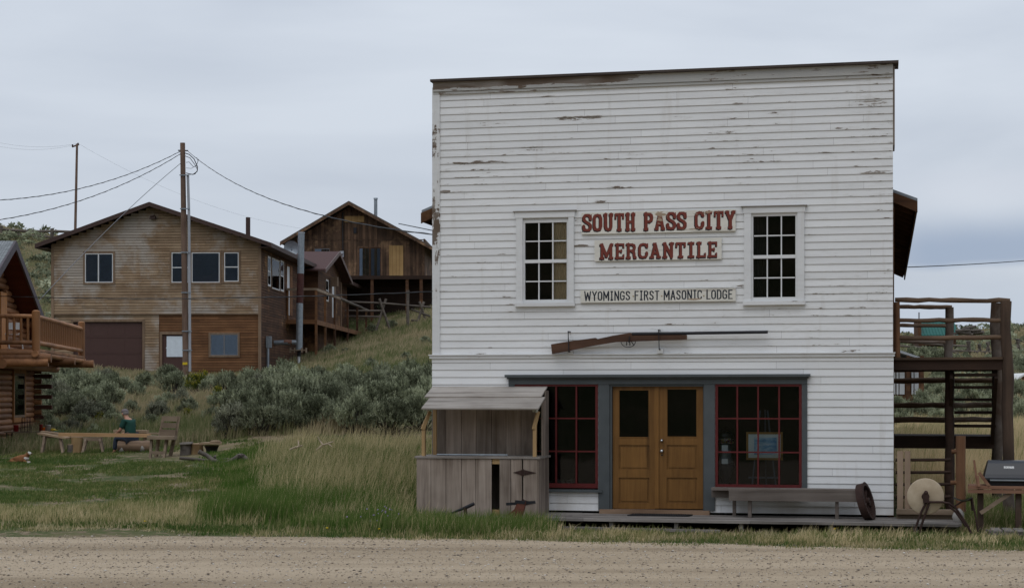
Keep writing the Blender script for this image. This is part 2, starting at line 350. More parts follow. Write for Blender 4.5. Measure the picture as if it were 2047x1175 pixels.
# ------------------------------------------------------------------ terrain
def vnoise(x, y, seed=0):
    xi, yi = np.floor(x).astype(np.int64), np.floor(y).astype(np.int64); fx, fy = x-xi, y-yi
    fx, fy = fx*fx*(3-2*fx), fy*fy*(3-2*fy)
    def h(a, b):
        n = (a*374761393+b*668265263+seed*982451653) & 0x7fffffff; n = ((n ^ (n >> 13))*1274126177) & 0x7fffffff; return ((n ^ (n >> 16)) & 0xffff)/65535.
    return (h(xi, yi)*(1-fx)+h(xi+1, yi)*fx)*(1-fy)+(h(xi, yi+1)*(1-fx)+h(xi+1, yi+1)*fx)*fy
def fbm(x, y, seed=0, o=4): return sum(vnoise(x*2**i, y*2**i, seed+i)*.5**i for i in range(o))/1.875
TC = [(-600, [(26, 0), (35, .3), (44, .58), (55, .7), (62, 1.2), (80, 3.2), (110, 7.5), (160, 19.5), (220, 23), (600, 30)]),
      (0, [(26, 0), (35, .3), (44, .58), (55, .7), (62, 1.2), (80, 3.5), (110, 7.5), (160, 18.0), (200, 19), (350, 17), (900, 20)]),
      (115, [(26, 0), (35, .3), (44, .6), (52, .8), (60, 1.2), (70, 2.2), (80, 3.2), (110, 7.3), (160, 17.2), (200, 18), (350, 16), (900, 20)]),
      (200, [(26, 0), (35, .3), (44, .62), (50, .8), (58, 1.3), (68, 2.2), (80, 3.2), (100, 4.5), (160, 13), (220, 13), (900, 20)]),
      (300, [(26, 0), (35, .3), (44, .66), (50, .85), (58, 1.35), (68, 2.2), (78, 2.95), (90, 3.4), (120, 4.5), (160, 7), (900, 18)]),
      (520, [(26, 0), (35, .3), (42, .7), (46, 1.), (52, 1.7), (60, 2.35), (72, 2.85), (82, 3.15), (88, 3.3), (100, 4.3), (118, 6), (160, 8), (900, 18)]),
      (632, [(26, 0), (35, .3), (42, .75), (46, 1.), (55, 2.0), (65, 2.7), (80, 3.3), (92, 4.1), (105, 5.2), (118, 7.6), (140, 9), (200, 11), (900, 18)]),
      (733, [(26, 0), (35, .3), (42, .75), (46, 1.), (55, 2.2), (65, 3.1), (80, 3.9), (92, 4.8), (105, 5.7), (113, 6.4), (120, 8.4), (140, 9.3), (200, 11), (900, 18)]),
      (862, [(26, 0), (35, .25), (42, .7), (46, 1.), (55, 2.2), (65, 3.1), (80, 4.3), (92, 5.3), (105, 6.6), (118, 8.4), (140, 9.3), (200, 11), (900, 18)]),
      (960, [(26, 0), (30, .05), (50, .1), (60, .8), (80, 3), (118, 7), (200, 10), (900, 18)]),
      (1700, [(26, 0), (30, .05), (50, .1), (80, 1.5), (120, 3.5), (200, 8), (350, 14), (600, 16), (900, 18)]),
      (1800, [(26, 0), (29, .1), (34, .35), (45, .75), (60, 1.15), (80, 1.95), (120, 4.1), (200, 8.9), (350, 14.2), (600, 17), (900, 18)]),
      (1950, [(26, 0), (29, .1), (34, .35), (45, .75), (60, 1.15), (80, 1.95), (120, 4.1), (200, 9.2), (350, 15.6), (600, 19), (900, 18)]),
      (2100, [(26, 0), (29, .1), (34, .35), (45, .75), (60, 1.15), (80, 1.95), (120, 4.3), (200, 9.6), (350, 17.2), (600, 24), (900, 22)]),
      (2900, [(26, 0), (29, .1), (34, .35), (45, .75), (60, 1.15), (80, 1.95), (120, 4.5), (200, 10.5), (350, 21), (600, 32), (900, 30)])]
TX = [c[0] for c in TC]
EA, EB = Vector((-8.3, 27.7)), Vector((7.2, 23.9))          # verge of the gravel road
def edge_y(X): return EA.y+(X-EA.x)*(EB.y-EA.y)/(EB.x-EA.x)+.35*(fbm(X*.35+9, X*0+3., 5)-.5)*2
def ground(X, Y):
    X = np.asarray(X, float); Y = np.asarray(Y, float); s = CX+F*X/np.maximum(Y, 14.); zs = np.array([np.interp(Y, [q[0] for q in c[1]], [q[1] for q in c[1]]) for c in TC])
    k = np.clip(np.searchsorted(TX, s)-1, 0, len(TX)-2); xs = np.array(TX, float); t = np.clip((s-xs[k])/(xs[k+1]-xs[k]), 0, 1)
    idx = np.indices(np.shape(k)); z = zs[(k, *idx)]*(1-t)+zs[(k+1, *idx)]*t
    rough = np.clip((Y-27)/20, 0, 1)*(.16+np.clip((Y-120)/200, 0, 1)*2)*np.where((s > 880) & (s < 1760) & (Y < 55), 0, 1)
    z = z+36*np.clip((-Y-30)/110, 0, 1)**1.3*(.7+.6*fbm(X*.02+9, Y*.02+9, 6))  # unseen hill behind the camera, added to darken the window reflections
    return z+rough*(fbm(X*.35+50, Y*.35+50, 2)-.5)+.03*np.clip((Y-25.5)/2, 0, 1)*(fbm(X*2+50, Y*2+50, 3)-.5)
def gz(x, y): return float(ground(np.array([x]), np.array([y]))[0])
def onground(px, py, y0=25., y1=400.):                 # where the sight line through a photo point first meets the terrain
    Y = np.arange(y0, y1, .1); X = (px-CX)/F*Y; z = EH-(py-HY)/F*Y; hit = np.nonzero(ground(X, Y) >= z)[0]
    i = hit[0] if len(hit) else len(Y)-1
    return Vector((X[i], Y[i], gz(X[i], Y[i])))
def grid(name, xs, ys, zf, m):
    gx, gy = np.meshgrid(xs, ys); z = zf(gx, gy); n, k = gx.shape
    me = bpy.data.meshes.new(name); me.vertices.add(n*k); me.vertices.foreach_set('co', np.stack([gx, gy, z], -1).astype(np.float32).ravel())
    i = np.arange(n*k).reshape(n, k); q = np.stack([i[:-1, :-1], i[:-1, 1:], i[1:, 1:], i[1:, :-1]], -1).reshape(-1, 4)
    me.loops.add(q.size); me.loops.foreach_set('vertex_index', q.ravel()); me.polygons.add(len(q)); me.polygons.foreach_set('loop_start', np.arange(len(q))*4)
    me.polygons.foreach_set('use_smooth', np.ones(len(q), bool)); me.update(calc_edges=True); me.materials.append(m)
    o = bpy.data.objects.new(name, me); COL.objects.link(o); return o
t = NT('earth_and_turf')
big = t.noise(.22, 5, rough=.6); fn = t.noise(3.2, 6, rough=.65)
c = t.ramp(big, (.35, (.050, .070, .022)), (.5, (.085, .095, .036)), (.62, (.20, .155, .09)), (.72, (.08, .095, .035)))
soil = t.ramp(t.noise(14, 4), (.4, (.15, .11, .072)), (.6, (.27, .21, .14)))
c = t.mix(t.mr(fn, .50, .60), c, soil); c = t.val(c, t.noise(30, 4), .7, 1.3); t.bump(fn, .6, .05)
M['earth'] = t.done(c, .95, 0, .1)
xs = np.concatenate([np.arange(-700, -60, 16.), np.arange(-60, -16, 1.), np.arange(-16, 16, .25), np.arange(16, 60, 1.), np.arange(60, 701, 16.)])
ys = np.concatenate([np.arange(-420, -60, 12.), np.arange(-60, 20, 4.), np.arange(20, 60, .25), np.arange(60, 130, .8), np.arange(130, 260, 3.), np.arange(260, 1400, 16.)])
tag(grid('ground', xs, ys, ground, M['earth']), kind='structure')
# gravel road: one sheet a little above the ground, its verge wavy
t = NT('gravel_road')
g1 = t.math('ADD', t.math('MULTIPLY', t.noise(45, 5, rough=.75), .6), t.math('MULTIPLY', t.noise(150, 3, rough=.7, off=(3, 3, 3)), .4)); tracks = t.noise(.9, 5, (.10, 1, 1), off=(0, 2, 0), rough=.6); v = t.n.new('ShaderNodeTexVoronoi'); v.inputs['Scale'].default_value = 62
t.l.new(t.tc.outputs['Object'], v.inputs['Vector'])
c = t.ramp(tracks, (.34, (.30, .23, .155)), (.60, (.455, .36, .255))); c = t.val(c, t.mr(g1, .3, .7), .62, 1.38)
vs = t.n.new('ShaderNodeSeparateColor'); t.l.new(v.outputs['Color'], vs.inputs[0])
st = t.math('MULTIPLY', t.mr(v.outputs['Distance'], .12, .26, .8, 0), t.mr(vs.outputs[0], .84, .86))
c = t.mix(st, c, t.ramp(vs.outputs[1], (.3, (.09, .09, .095)), (.9, (.50, .46, .42)))); t.bump(t.math('ADD', g1, st), .8, .015)
M['road'] = t.done(c, .95, 0, .1)
def roadz(x, y): return ground(x, y)*0+.012+.012*(fbm(x*.6, y*1.6, 8)-.5)
rx = np.arange(-60, 60.1, .25); rt = np.linspace(0, 1, 60)**1.6
gx, gt = np.meshgrid(rx, rt); gy = edge_y(gx)+.35*(fbm(gx*1.3+40, gx*0, 4)-.5)-gt*26
road = grid('road', rx, rt, lambda a, b: a*0, M['road'])
road.data.vertices.foreach_set('co', np.stack([gx, gy, roadz(gx, gy)], -1).astype(np.float32).ravel()); road.data.update()
tag(road, kind='structure')
def soup(name, V, NF, counts, tone, m, kind='stuff', label=None, cat=None, smooth=False):
    # V (n, k, 3): n pieces of k vertices; NF: faces of one piece
    n, k, _ = V.shape; me = bpy.data.meshes.new(name); me.vertices.add(n*k); me.vertices.foreach_set('co', V.astype(np.float32).ravel())
    base = (np.arange(n)*k)[:, None]; loops = np.concatenate([np.concatenate([base+np.array(f)[None] for f in NF], 1)], 1).ravel()
    fl = np.array([len(f) for f in NF]); starts = (np.arange(n)[:, None]*fl.sum()+np.concatenate([[0], np.cumsum(fl)[:-1]])[None]).ravel()
    me.loops.add(len(loops)); me.loops.foreach_set('vertex_index', loops.astype(np.int32)); me.polygons.add(n*len(NF)); me.polygons.foreach_set('loop_start', starts.astype(np.int32))
    me.update(calc_edges=True); a = me.attributes.new('tone', 'FLOAT', 'FACE'); a.data.foreach_set('value', np.repeat(tone, len(NF)).astype(np.float32))
    if smooth: me.polygons.foreach_set('use_smooth', np.ones(n*len(NF), bool))
    me.materials.append(m); return me
# loose stones on the road
n = 30000; px_ = rng.uniform(-11, 11, n); py_ = edge_y(px_)-rng.uniform(-.15, 9.5, n); r_ = .003+.013*rng.random(n)**9+.005*rng.random(n)
oct_ = np.array([(1, 0, 0), (0, 1, 0), (-1, 0, 0), (0, -1, 0), (0, 0, .7), (0, 0, -.5)], float)
V = oct_[None]*r_[:, None, None]*(1+.5*(rng.random((n, 6, 3))-.5)); V[:, :, 0] *= 1.4; V += np.stack([px_, py_, .014+r_*.3], -1)[:, None]
t = NT('road_stones'); M['stones'] = t.done(t.ramp(t.attr('tone'), (0., (.13, .115, .10)), (.25, (.28, .225, .17)), (.7, (.42, .345, .26)), (1., (.70, .66, .60))), .9)
me = soup('gravel', V, [(0, 1, 4), (1, 2, 4), (2, 3, 4), (3, 0, 4), (1, 0, 5), (2, 1, 5), (3, 2, 5), (0, 3, 5)], None, rng.random(n), M['stones'])
o = bpy.data.objects.new('gravel', me); COL.objects.link(o); tag(o, 'loose dark and pale stones scattered over the gravel road', 'gravel', kind='stuff')
# ================================================================== the white store
S = Frame((862-CX)/F*29.57, 29.57, R(12.35))
su = lambda px, py=790, v=0.: S.uz(px, py, v)[0]
szz = lambda px, py, v=0.: S.uz(px, py, v)[1]
def srect(x0, x1, yt, yb, v=0., ref=None):          # photo box -> u0,u1,z0,z1, heights read at its left side
    return (su(x0, 790, v), su(x1, 790, v), szz(ref or x0, yb, v), szz(ref or x0, yt, v))
store = thing('store', 'large white false fronted clapboard store with peeling paint, grey trim and red sashed shop windows', 'store', S.M @ Vector((3.9, 0, 0)), -S.a)
UW = su(1785); ZT = szz(1789, 148); ZB = szz(1300, 711)
opU = [srect(1046, 1137, 443, 602), srect(1502, 1594, 430, 597)]
opL = [srect(1030, 1196, 766, 977, ref=1110), srect(1430, 1603, 766, 978), srect(1219, 1408, 766, 1022)]
blobs = [(su(1160), szz(1160, 237), .60, .055, .30), (su(980), szz(980, 247), .55, .04, .18), (su(960), szz(960, 326), .5, .05, .16), (su(1075), szz(1075, 297), .35, .05, .18),
         (su(1740), szz(1740, 205), .5, .06, .18), (su(1560), szz(1560, 226), .3, .04, .16), (su(1265), szz(1265, 308), .5, .05, .12), (su(1215), szz(1215, 401), .35, .05, .2),
         (su(1360), szz(1360, 235), .3, .04, .2), (su(890), szz(890, 383), .10, .04, .30), (su(905), szz(905, 386), .3, .04, .2), (su(1750), szz(1750, 345), .4, .05, .14), (su(1690), szz(1690, 258), .3, .05, .12),
         (su(1240), szz(1240, 375), .5, .06, .16), (su(900), szz(900, 662), .35, .05, .16), (su(1160), szz(1160, 492), .2, .05, .2), (su(1620), szz(1620, 472), .2, .04, .2),
         (su(1160), szz(1160, 440), .25, .05, .2), (su(1490), szz(1490, 450), .3, .05, .12), (su(1700), szz(1700, 700), .4, .04, .16)]
M['siding_low'] = old_paint('white_clapboard_paint_lower', thr=.80, blobs=())
M['trim_white'] = old_paint('white_trim_paint', base=(.70, .705, .71), thr=.66, edgew=0)
M['corner_paint'] = old_paint('corner_board_paint', base=(.70, .705, .71), thr=.62, st=(5, 1, 1.2), edgew=0, blobs=((0.02, 5.1, .2, .7, .25), (.02, 6.6, .2, .5, .12)))
M['frieze'] = old_paint('worn_frieze_paint', base=(.42, .42, .41), thr=.56, edgew=0, blobs=[(.55, szz(950, 166), 1.3, .10, .30), (2.1, szz(1100, 160), 1.4, .10, .20), (3.0, szz(1215, 158), .8, .10, .32), (4.6, szz(1400, 146), 1.2, .1, .06)])
blobs = [(a, b_, c, d, k*.72) for a, b_, c, d, k in blobs]; M['siding'] = old_paint('white_clapboard_paint', thr=.672, blobs=blobs)
b = MB(S); clap(b, su(878), UW, ZB+.03, ZT, .1225, 0, .0135, [tuple(o) for o in opU]); make('upper_siding', b, M['siding'], store)
b = MB(S); clap(b, 0.02, UW+.01, szz(1780, 1029), ZB-.03, .1265, -.012, .013, [tuple(o) for o in opL]); make('lower_siding', b, M['siding_low'], store)
M['cap_wood'] = wood('dark_cap_board', (.035, .028, .026), (.085, .065, .055), 'x', 8, .1)
b = MB(S); b.box(su(865), su(880), -.035, .05, ZB+.025, szz(870, 176)); make('corner_board', b, M['corner_paint'], store)
b = MB(S); b.box(-.02, UW+.03, -.05, .05, ZB-.03, ZB+.025); b.box(-.03, UW+.04, -.075, .03, ZB+.022, ZB+.038); make('belt_course', b, M['trim_white'], store)
zf0, zf1 = ZT-.005, szz(1788, 129)
b = MB(S); b.box(su(867), UW+.0, -.06, .04, zf0, zf1); b.box(su(867), UW-.01, -.04, .0, zf0-.05, zf0-.003); make('frieze_board', b, M['frieze'], store)
b = MB(S); b.box(su(863.5), UW+.09, -.13, .45, zf1+.002, zf1+.042); make('parapet_cap', b, M['cap_wood'], store)
# body behind the front: side walls, back, gable roof, floors
DP = 18.0
b = MB(S)
b.box(.03, .12, .1, DP, -.4, 5.3); b.box(UW-.09, UW+.02, .03, DP, -.4, 5.3, .3); b.box(.12, UW-.09, DP-.1, DP, -.4, 5.3)
b.box(.03, .10, .03, .1, -.4, ZT); b.box(UW-.05, UW-.0, .03, .75, 5.3, ZT, .5)
make('wall', b, M['dark_siding'], store)
b = MB(S); b.prism([(0.0, 5.3), (UW, 5.3), (UW/2, 7.0)], .74, .8); b.box(.05, UW-.05, .06, .10, 5.3, ZT-.02); make('front_gable', b, M['dark_siding'], store)
b = MB(S); b.box(UW+.002, UW+.03, .0, .75, szz(1789, 290), zf1-.03); make('return_board', b, M['grey_wood_z'], store)
zR = szz(1834, 403, .9); uR = su(1834, 790, .9); zI = zR+.5*(uR-UW)*.8
rm = M['roof_brown']
b = MB(S)
for sgn, u0, u1 in ((1, UW/2, uR), (-1, UW/2, UW-uR)):
    k = (zR-zI)/(uR-UW); zr = zR-k*(uR-UW/2)
    b.prism([(u0, zr), (u1, zR), (u1, zR+.05), (u0, zr+.05)], .85, DP+.4, 'xz', .4)
rf = make('roof', b, M['galv'], store)
b = MB(S)
for s_, e_ in ((1, uR), (-1, UW-uR)):
    b.box(min(e_-.03*s_, e_), max(e_-.03*s_, e_)+.0, .84, DP+.4, zR-.16, zR-.004, .2)
    for i in range(22): v = 1.0+i*.8; b.bar((e_-.04*s_, v, zR-.08), (UW/2+s_*UW/2, v, zR-.08+.5*abs(e_-(UW/2+s_*UW/2))*.8), .05, .13, .1)
    b.prism([(UW/2+s_*UW/2, zI-.17), (e_, zR-.19), (e_, zR-.004), (UW/2+s_*UW/2, zI-.004)], .80, .84, 'xz', .2)
make('rafters', b, M['dark_siding'], rf)
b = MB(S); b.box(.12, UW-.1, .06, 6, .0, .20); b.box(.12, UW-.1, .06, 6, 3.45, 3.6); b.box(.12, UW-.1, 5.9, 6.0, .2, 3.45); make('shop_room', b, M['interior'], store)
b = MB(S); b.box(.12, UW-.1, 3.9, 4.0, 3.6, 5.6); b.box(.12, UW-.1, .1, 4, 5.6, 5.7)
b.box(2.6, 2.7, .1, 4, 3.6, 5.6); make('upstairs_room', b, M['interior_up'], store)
# upstairs sash windows
def store_window(px0, px1, yt, yb, glass_box, cap):
    u0, u1, z0, z1 = srect(px0, px1, yt, yb); gu0, gu1, g0, g1 = srect(*glass_box)
    w = MB(S); d = (-.055, .02)
    w.box(u0, gu0-.02, *d, z0+.05, z1-.10); w.box(gu1+.02, u1, *d, z0+.05, z1-.10); w.box(u0-.015, u1+.015, -.062, .02, z1-.102, z1)
    w.box(u0-.02, u1+.02, -.085, .02, z0-.01, z0+.052); w.box(gu0-.021, gu1+.021, -.045, .02, z0+.054, g0-.05, .8)
    o = make('window', w, M['trim_white'], store)
    c = MB(S); c.box(u0-.05, u1+.05, -.085, .0, z1+.002, z1+.016); make('drip_cap', c, M['grey_wood_x'], o)
    s = MB(S); gu0 -= .02; gu1 += .02; g0 -= .05; g1 += .05; zm = (g0+g1)/2; fw = .035
    s.box(gu0, gu0+fw, -.02, .03, g0, g1); s.box(gu1-fw, gu1, -.02, .03, g0, g1); s.box(gu0+fw, gu1-fw, -.018, .03, g0, g0+.055); s.box(gu0+fw, gu1-fw, -.018, .03, g1-.05, g1)
    s.box(gu0+fw, gu1-fw, -.028, .032, zm-.028, zm+.028); mw = (gu1-gu0-2*fw)/3
    for za, zb in ((g0+.055, zm-.028), (zm+.028, g1-.05)):
        for i in (1, 2): x = gu0+fw+mw*i; s.box(x-.010, x+.010, -.012, .02, za, zb)
        h = (za+zb)/2
        for i in range(3): s.box(gu0+fw+mw*i+.010, gu0+fw+mw*(i+1)-.010, -.011, .02, h-.010, h+.010)
    make('sash', s, M['trim_white'], o)
    p = MB(S); p.box(gu0+.01, gu1-.01, .034, .038, g0+.01, g1-.01); make('pane', p, M['glass'], o)
    return gu0, gu1, g0, g1
ga = store_window(1033, 1148, 425, 612, (1048, 1135, 446, 600), 0)
gb = store_window(1488, 1608, 415, 609, (1504, 1592, 433, 595), 0)
def drape(name, label, u0, u1, z0, z1, v, m, amp=.03, n=40):
    c = MB(S); vs = []
    for i in range(n+1):
        x = u0+(u1-u0)*i/n; y = v+amp*math.sin(i*1.7)+amp*.5*math.sin(i*.6); vs += [(x, y, z0), (x, y, z1)]
    c.add(vs, [(2*i, 2*i+2, 2*i+3, 2*i+1) for i in range(n)], .5, True); return tag(make(name, c, m, store), label)
M['curtain_tan2'] = plain('tan_drape', (.88, .60, .34), .9, var=.15)
drape('curtain', 'tan curtain at the right of the upstairs window', ga[0]+.49, ga[1]+.05, ga[2]-.1, ga[3]+.05, .065, M['curtain_tan2'], .008)
drape('curtain', 'dark green curtain', gb[0]-.05, gb[0]+.28, gb[2]-.1, gb[3]+.05, .16, M['interior_up'], .02)
# shop front: grey entablature, pilasters, sills
b = MB(S); zc0, zc1 = szz(1300, 767.5), szz(1300, 757); ue0, ue1 = su(1018), su(1614)
b.box(ue0, ue1, -.06, .03, zc0, zc1, .5); b.box(ue0-.02, ue1+.02, -.10, .0, zc1+.001, zc1+.03, .4); b.box(ue0-.05, ue1+.05, -.15, .0, zc1+.031, zc1+.075, .2)
make('entablature', b, M['grey_paint'], store)
zfl = szz(1310, 1019)
for x0, x1, yb in ((1018, 1029.5, 985), (1197, 1219, 1019), (1408, 1429.5, 1020), (1603.5, 1614, 981)):
    b = MB(S); b.box(su(x0), su(x1), -.05, .05, szz(x0, yb), zc0-.002); make('pilaster', b, M['grey_paint'], store)
for x0, x1 in ((1022, 1205), (1425, 1612)):
    b = MB(S); b.box(su(x0), su(x1), -.095, .02, szz(x0, 985 if x0 > 1300 else 981)-.0, szz(x0, 979.5 if x0 > 1300 else 976), .4); make('window_sill', b, M['grey_paint'], store)
def shop_window(x0, x1, yt, yb, cols, rows):
    u0, u1, z0, z1 = su(x0), su(x1), szz(x1, yb), szz(x1, yt); b = MB(S); v0, v1 = -.035, .03
    cu = [su(c) for c in cols]; rz = [szz(x1, r) for r in rows]; g0, g1, gz0, gz1 = u0+.045, u1-.045, z0+.075, z1-.05
    b.box(u0, g0, v0, v1, z0, z1); b.box(g1, u1, v0, v1, z0, z1); b.box(g0, g1, v0, v1, z0, gz0); b.box(g0, g1, v0, v1, gz1, z1)
    for c in cu: b.box(c-.013, c+.013, v0+.012, v1-.01, gz0, gz1)
    e = [g0]+[q for c in cu for q in (c-.013, c+.013)]+[g1]
    for r in rz:
        for i in range(0, len(e), 2): b.box(e[i], e[i+1], v0+.014, v1-.012, r-.012, r+.012)
    o = make('shop_window', b, M['red_paint'], store)
    p = MB(S); p.box(g0-.01, g1+.01, v1+.002, v1+.006, gz0-.01, gz1+.01); make('pane', p, M['glass'], o); return o
shop_window(1030, 1196, 766, 975, (1071, 1112, 1152.5), (836, 902))
shop_window(1430, 1603, 766, 978, (1474, 1515.6, 1557.6), (836.5, 904))
# pair of doors
b = MB(S); b.box(su(1219)+.002, su(1408)-.002, -.02, .16, zc0-.04, zc0-.002); b.box(su(1219)+.002, su(1223.5), -.02, .16, zfl, zc0-.042); b.box(su(1406), su(1408)-.002, -.02, .16, zfl, zc0-.042)
make('door_frame', b, M['grey_paint'], store)
def leaf(x0, x1, gl, gr, gt, gbm, label):
    u0, u1 = su(x0), su(x1); zt, zb = szz(x0, 768), szz(x0, 1016); a0, a1 = su(gl), su(gr); q0, q1 = szz(x0, gbm), szz(x0, gt); v0, v1 = .05, .095
    b = MB(S); b.box(u0, a0, v0, v1, zb, zt, .35); b.box(a1, u1, v0, v1, zb, zt, .6)
    rails = [(q1, zt), (szz(x0, 889), q0), (szz(x0, 954), szz(x0, 938)), (zb, szz(x0, 1005))]
    for i, (r0, r1) in enumerate(rails): b.box(a0, a1, v0+.001, v1, r0, r1, .5)
    for r0, r1 in ((szz(x0, 938), szz(x0, 889)), (szz(x0, 1005), szz(x0, 954))):
        b.box(a0, a1, v0+.022, v1, r0, r1, .25)
        for e in (.035,): b.box(a0+e, a1-e, v0+.010, v0+.022, r0+e, r1-e, .55)
    b.box(a0, a0+.012, v0-.004, v0, q0, q1, .2); b.box(a1-.012, a1, v0-.004, v0, q0, q1, .2); b.box(a0, a1, v0-.006, v0-.001, q0-.012, q0, .9)
    o = make('door', b, M['door_wood'], store); p = MB(S); p.box(a0, a1, v0+.02, v0+.024, q0, q1); make('pane', p, M['glass'], o); return o
leaf(1224, 1308, 1236, 1297, 780, 873, ''); d2 = leaf(1316.5, 1405, 1332, 1393, 778, 872, '')
b = MB(S); b.box(su(1308)+.001, su(1316.5)-.001, .03, .10, szz(1310, 1016), szz(1310, 768), .95); make('astragal', b, M['door_wood'], d2)
for py, r in ((880, .028), (901, .034)):
    b = MB(S); u, z = S.uz(1323, py, .03); b.lathe((u, .03, z), [(0.001, -.05), (r*.75, -.045), (r*.8, -.02), (r*.5, -.015), (r, .0), (r, .02)], 14, 'y'); make('door_knob' if r > .03 else 'door_lock', b, M['steel'], d2)
b = MB(S); u, z = S.uz(1323, 909, .03); b.lathe((u, .05, z), [(.001, -.006), (.014, -.006), (.014, .0)], 10, 'y'); make('keyhole', b, M['iron_black'], d2)
b = MB(S); b.box(su(1201), su(1420), -.16, .12, szz(1300, 1026), szz(1300, 1018), .5); make('threshold', b, wood('threshold_wood', (.16, .095, .06), (.31, .21, .14), 'x', 9), store)
# ------------------------------------------------------------------ boardwalk
ZD = .20
bw = thing('boardwalk', 'long low weathered plank boardwalk across the front of the white store', 'boardwalk', S.M @ Vector((4, -.65, 0)), -S.a)
uA, uB = su(818, 790, -1.25), su(1921, 790, -1.3)
b = MB(S); v = -1.30
cuts = [uA, uA+2.9, uA+5.6, UW-.2, uB]
for k in range(9):
    w = .148; off = random.uniform(-.3, .3); cs = [uA+random.uniform(-.04, .04)]+[c+off for c in cuts[1:-1]]+[uB+random.uniform(-.03, .04)]
    for a, e in zip(cs[:-1], cs[1:]): dz = random.uniform(-.004, .004); b.box(a, e-.006, v, v+w-.008, ZD-.042+dz, ZD+dz)
    v += w
make('planks', b, M['deck_wood'], bw)
for px in (1075, 1222, 1352, 1482, 1660, 1830):
    b = MB(S); u = su(px, 790, -1.2); b.box(u-.03, u+.03, -1.24, -.1, ZD-.135, ZD-.046); b.box(u-.035, u+.035, -1.23, -1.15, -.06, ZD-.137); make('joist', b, M['deck_wood'], bw)
b = MB(S); b.bar((su(1125, 790, -1.45), -1.45, .055), (su(1440, 790, -1.48), -1.50, .045), .14, .04); single('loose_plank', b, M['deck_wood'], 'loose grey plank lying in the grass below the boardwalk', 'plank')
b = MB(S); u0, u1 = su(1256, 790, -.5), su(1377, 790, -.5); b.prism([(u0, -.62), (u1-.03, -.60), (u1+.04, -.28), (u0+.1, -.27)], ZD+.006, ZD+.025, 'xy')
for i in range(24): x = u0+.05+i*(u1-u0-.05)/24; b.box(x, x+.012, -.60, -.30, ZD+.025, ZD+.030)
single('doormat', b, M['rubber'], 'black rubber doormat in front of the double doors', 'doormat')
# ------------------------------------------------------------------ lettering
SG = {'S': (.60, [[(.53, .70), (.52, .82), (.42, .91), (.30, .93), (.17, .91), (.08, .80), (.09, .66), (.2, .56), (.42, .45), (.52, .34), (.52, .2), (.43, .09), (.30, .07), (.17, .09), (.08, .19), (.07, .30)]], [(.53, .66, .60, .97), (.0, .03, .07, .34)]),
 'O': (.60, [[(.3, .92), (.15, .88), (.085, .74), (.085, .26), (.15, .12), (.3, .08), (.45, .12), (.515, .26), (.515, .74), (.45, .88), (.3, .92)]], []),
 'U': (.66, [[(.15, .95), (.15, .27), (.20, .13), (.33, .08), (.46, .13), (.51, .27), (.51, .95)]], [(.0, .86, .28, 1), (.38, .86, .66, 1)]),
 'T': (.62, [[(.31, .92), (.31, .05)]], [(.0, .86, .62, 1), (0, .68, .11, 1), (.51, .68, .62, 1), (.15, 0, .47, .14)]),
 'H': (.66, [[(.15, .95), (.15, .05)], [(.51, .95), (.51, .05)], [(.15, .5), (.51, .5)]], [(0, .86, .29, 1), (.37, .86, .66, 1), (0, 0, .29, .14), (.37, 0, .66, .14)]),
 'P': (.62, [[(.15, .95), (.15, .05)], [(.15, .92), (.38, .92), (.50, .84), (.53, .71), (.50, .57), (.38, .49), (.15, .49)]], [(0, .86, .2, 1), (0, 0, .31, .14)]),
 'A': (.70, [[(.14, .07), (.35, .93)], [(.35, .93), (.56, .07)], [(.22, .33), (.48, .33)]], [(.2, .87, .42, 1), (0, 0, .28, .14), (.42, 0, .70, .14)]),
 'C': (.60, [[(.52, .76), (.50, .86), (.42, .91), (.30, .93), (.15, .88), (.085, .74), (.085, .26), (.15, .12), (.30, .07), (.44, .11), (.52, .24), (.52, .36)]], [(.53, .68, .60, .97)]),
 'I': (.46, [[(.23, .95), (.23, .05)]], [(.03, .86, .43, 1), (.03, 0, .43, .14)]),
 'Y': (.68, [[(.13, .93), (.34, .48)], [(.55, .93), (.34, .48)], [(.34, .5), (.34, .05)]], [(0, .86, .27, 1), (.41, .86, .68, 1), (.19, 0, .49, .14)]),
 'M': (.86, [[(.15, .95), (.15, .05)], [(.71, .95), (.71, .05)], [(.15, .93), (.43, .18)], [(.71, .93), (.43, .18)]], [(0, .86, .2, 1), (.66, .86, .86, 1), (0, 0, .30, .14), (.56, 0, .86, .14)]),
 'E': (.58, [[(.15, .95), (.15, .05)], [(.15, .51), (.38, .51)]], [(0, .86, .58, 1), (.47, .70, .58, 1), (0, 0, .58, .14), (.47, 0, .58, .30), (.34, .40, .43, .62)]),
 'R': (.66, [[(.15, .95), (.15, .05)], [(.15, .92), (.38, .92), (.50, .85), (.53, .73), (.50, .60), (.38, .52), (.15, .52)], [(.36, .50), (.49, .40), (.53, .07)]], [(0, .86, .2, 1), (0, 0, .30, .14), (.46, 0, .66, .14)]),
 'N': (.70, [[(.15, .95), (.15, .05)], [(.55, .95), (.55, .05)], [(.15, .92), (.55, .10)]], [(0, .86, .2, 1), (.41, .86, .70, 1), (0, 0, .29, .14)]),
 'L': (.58, [[(.15, .95), (.15, .05)]], [(0, .86, .31, 1), (0, 0, .58, .14), (.47, 0, .58, .30)])}
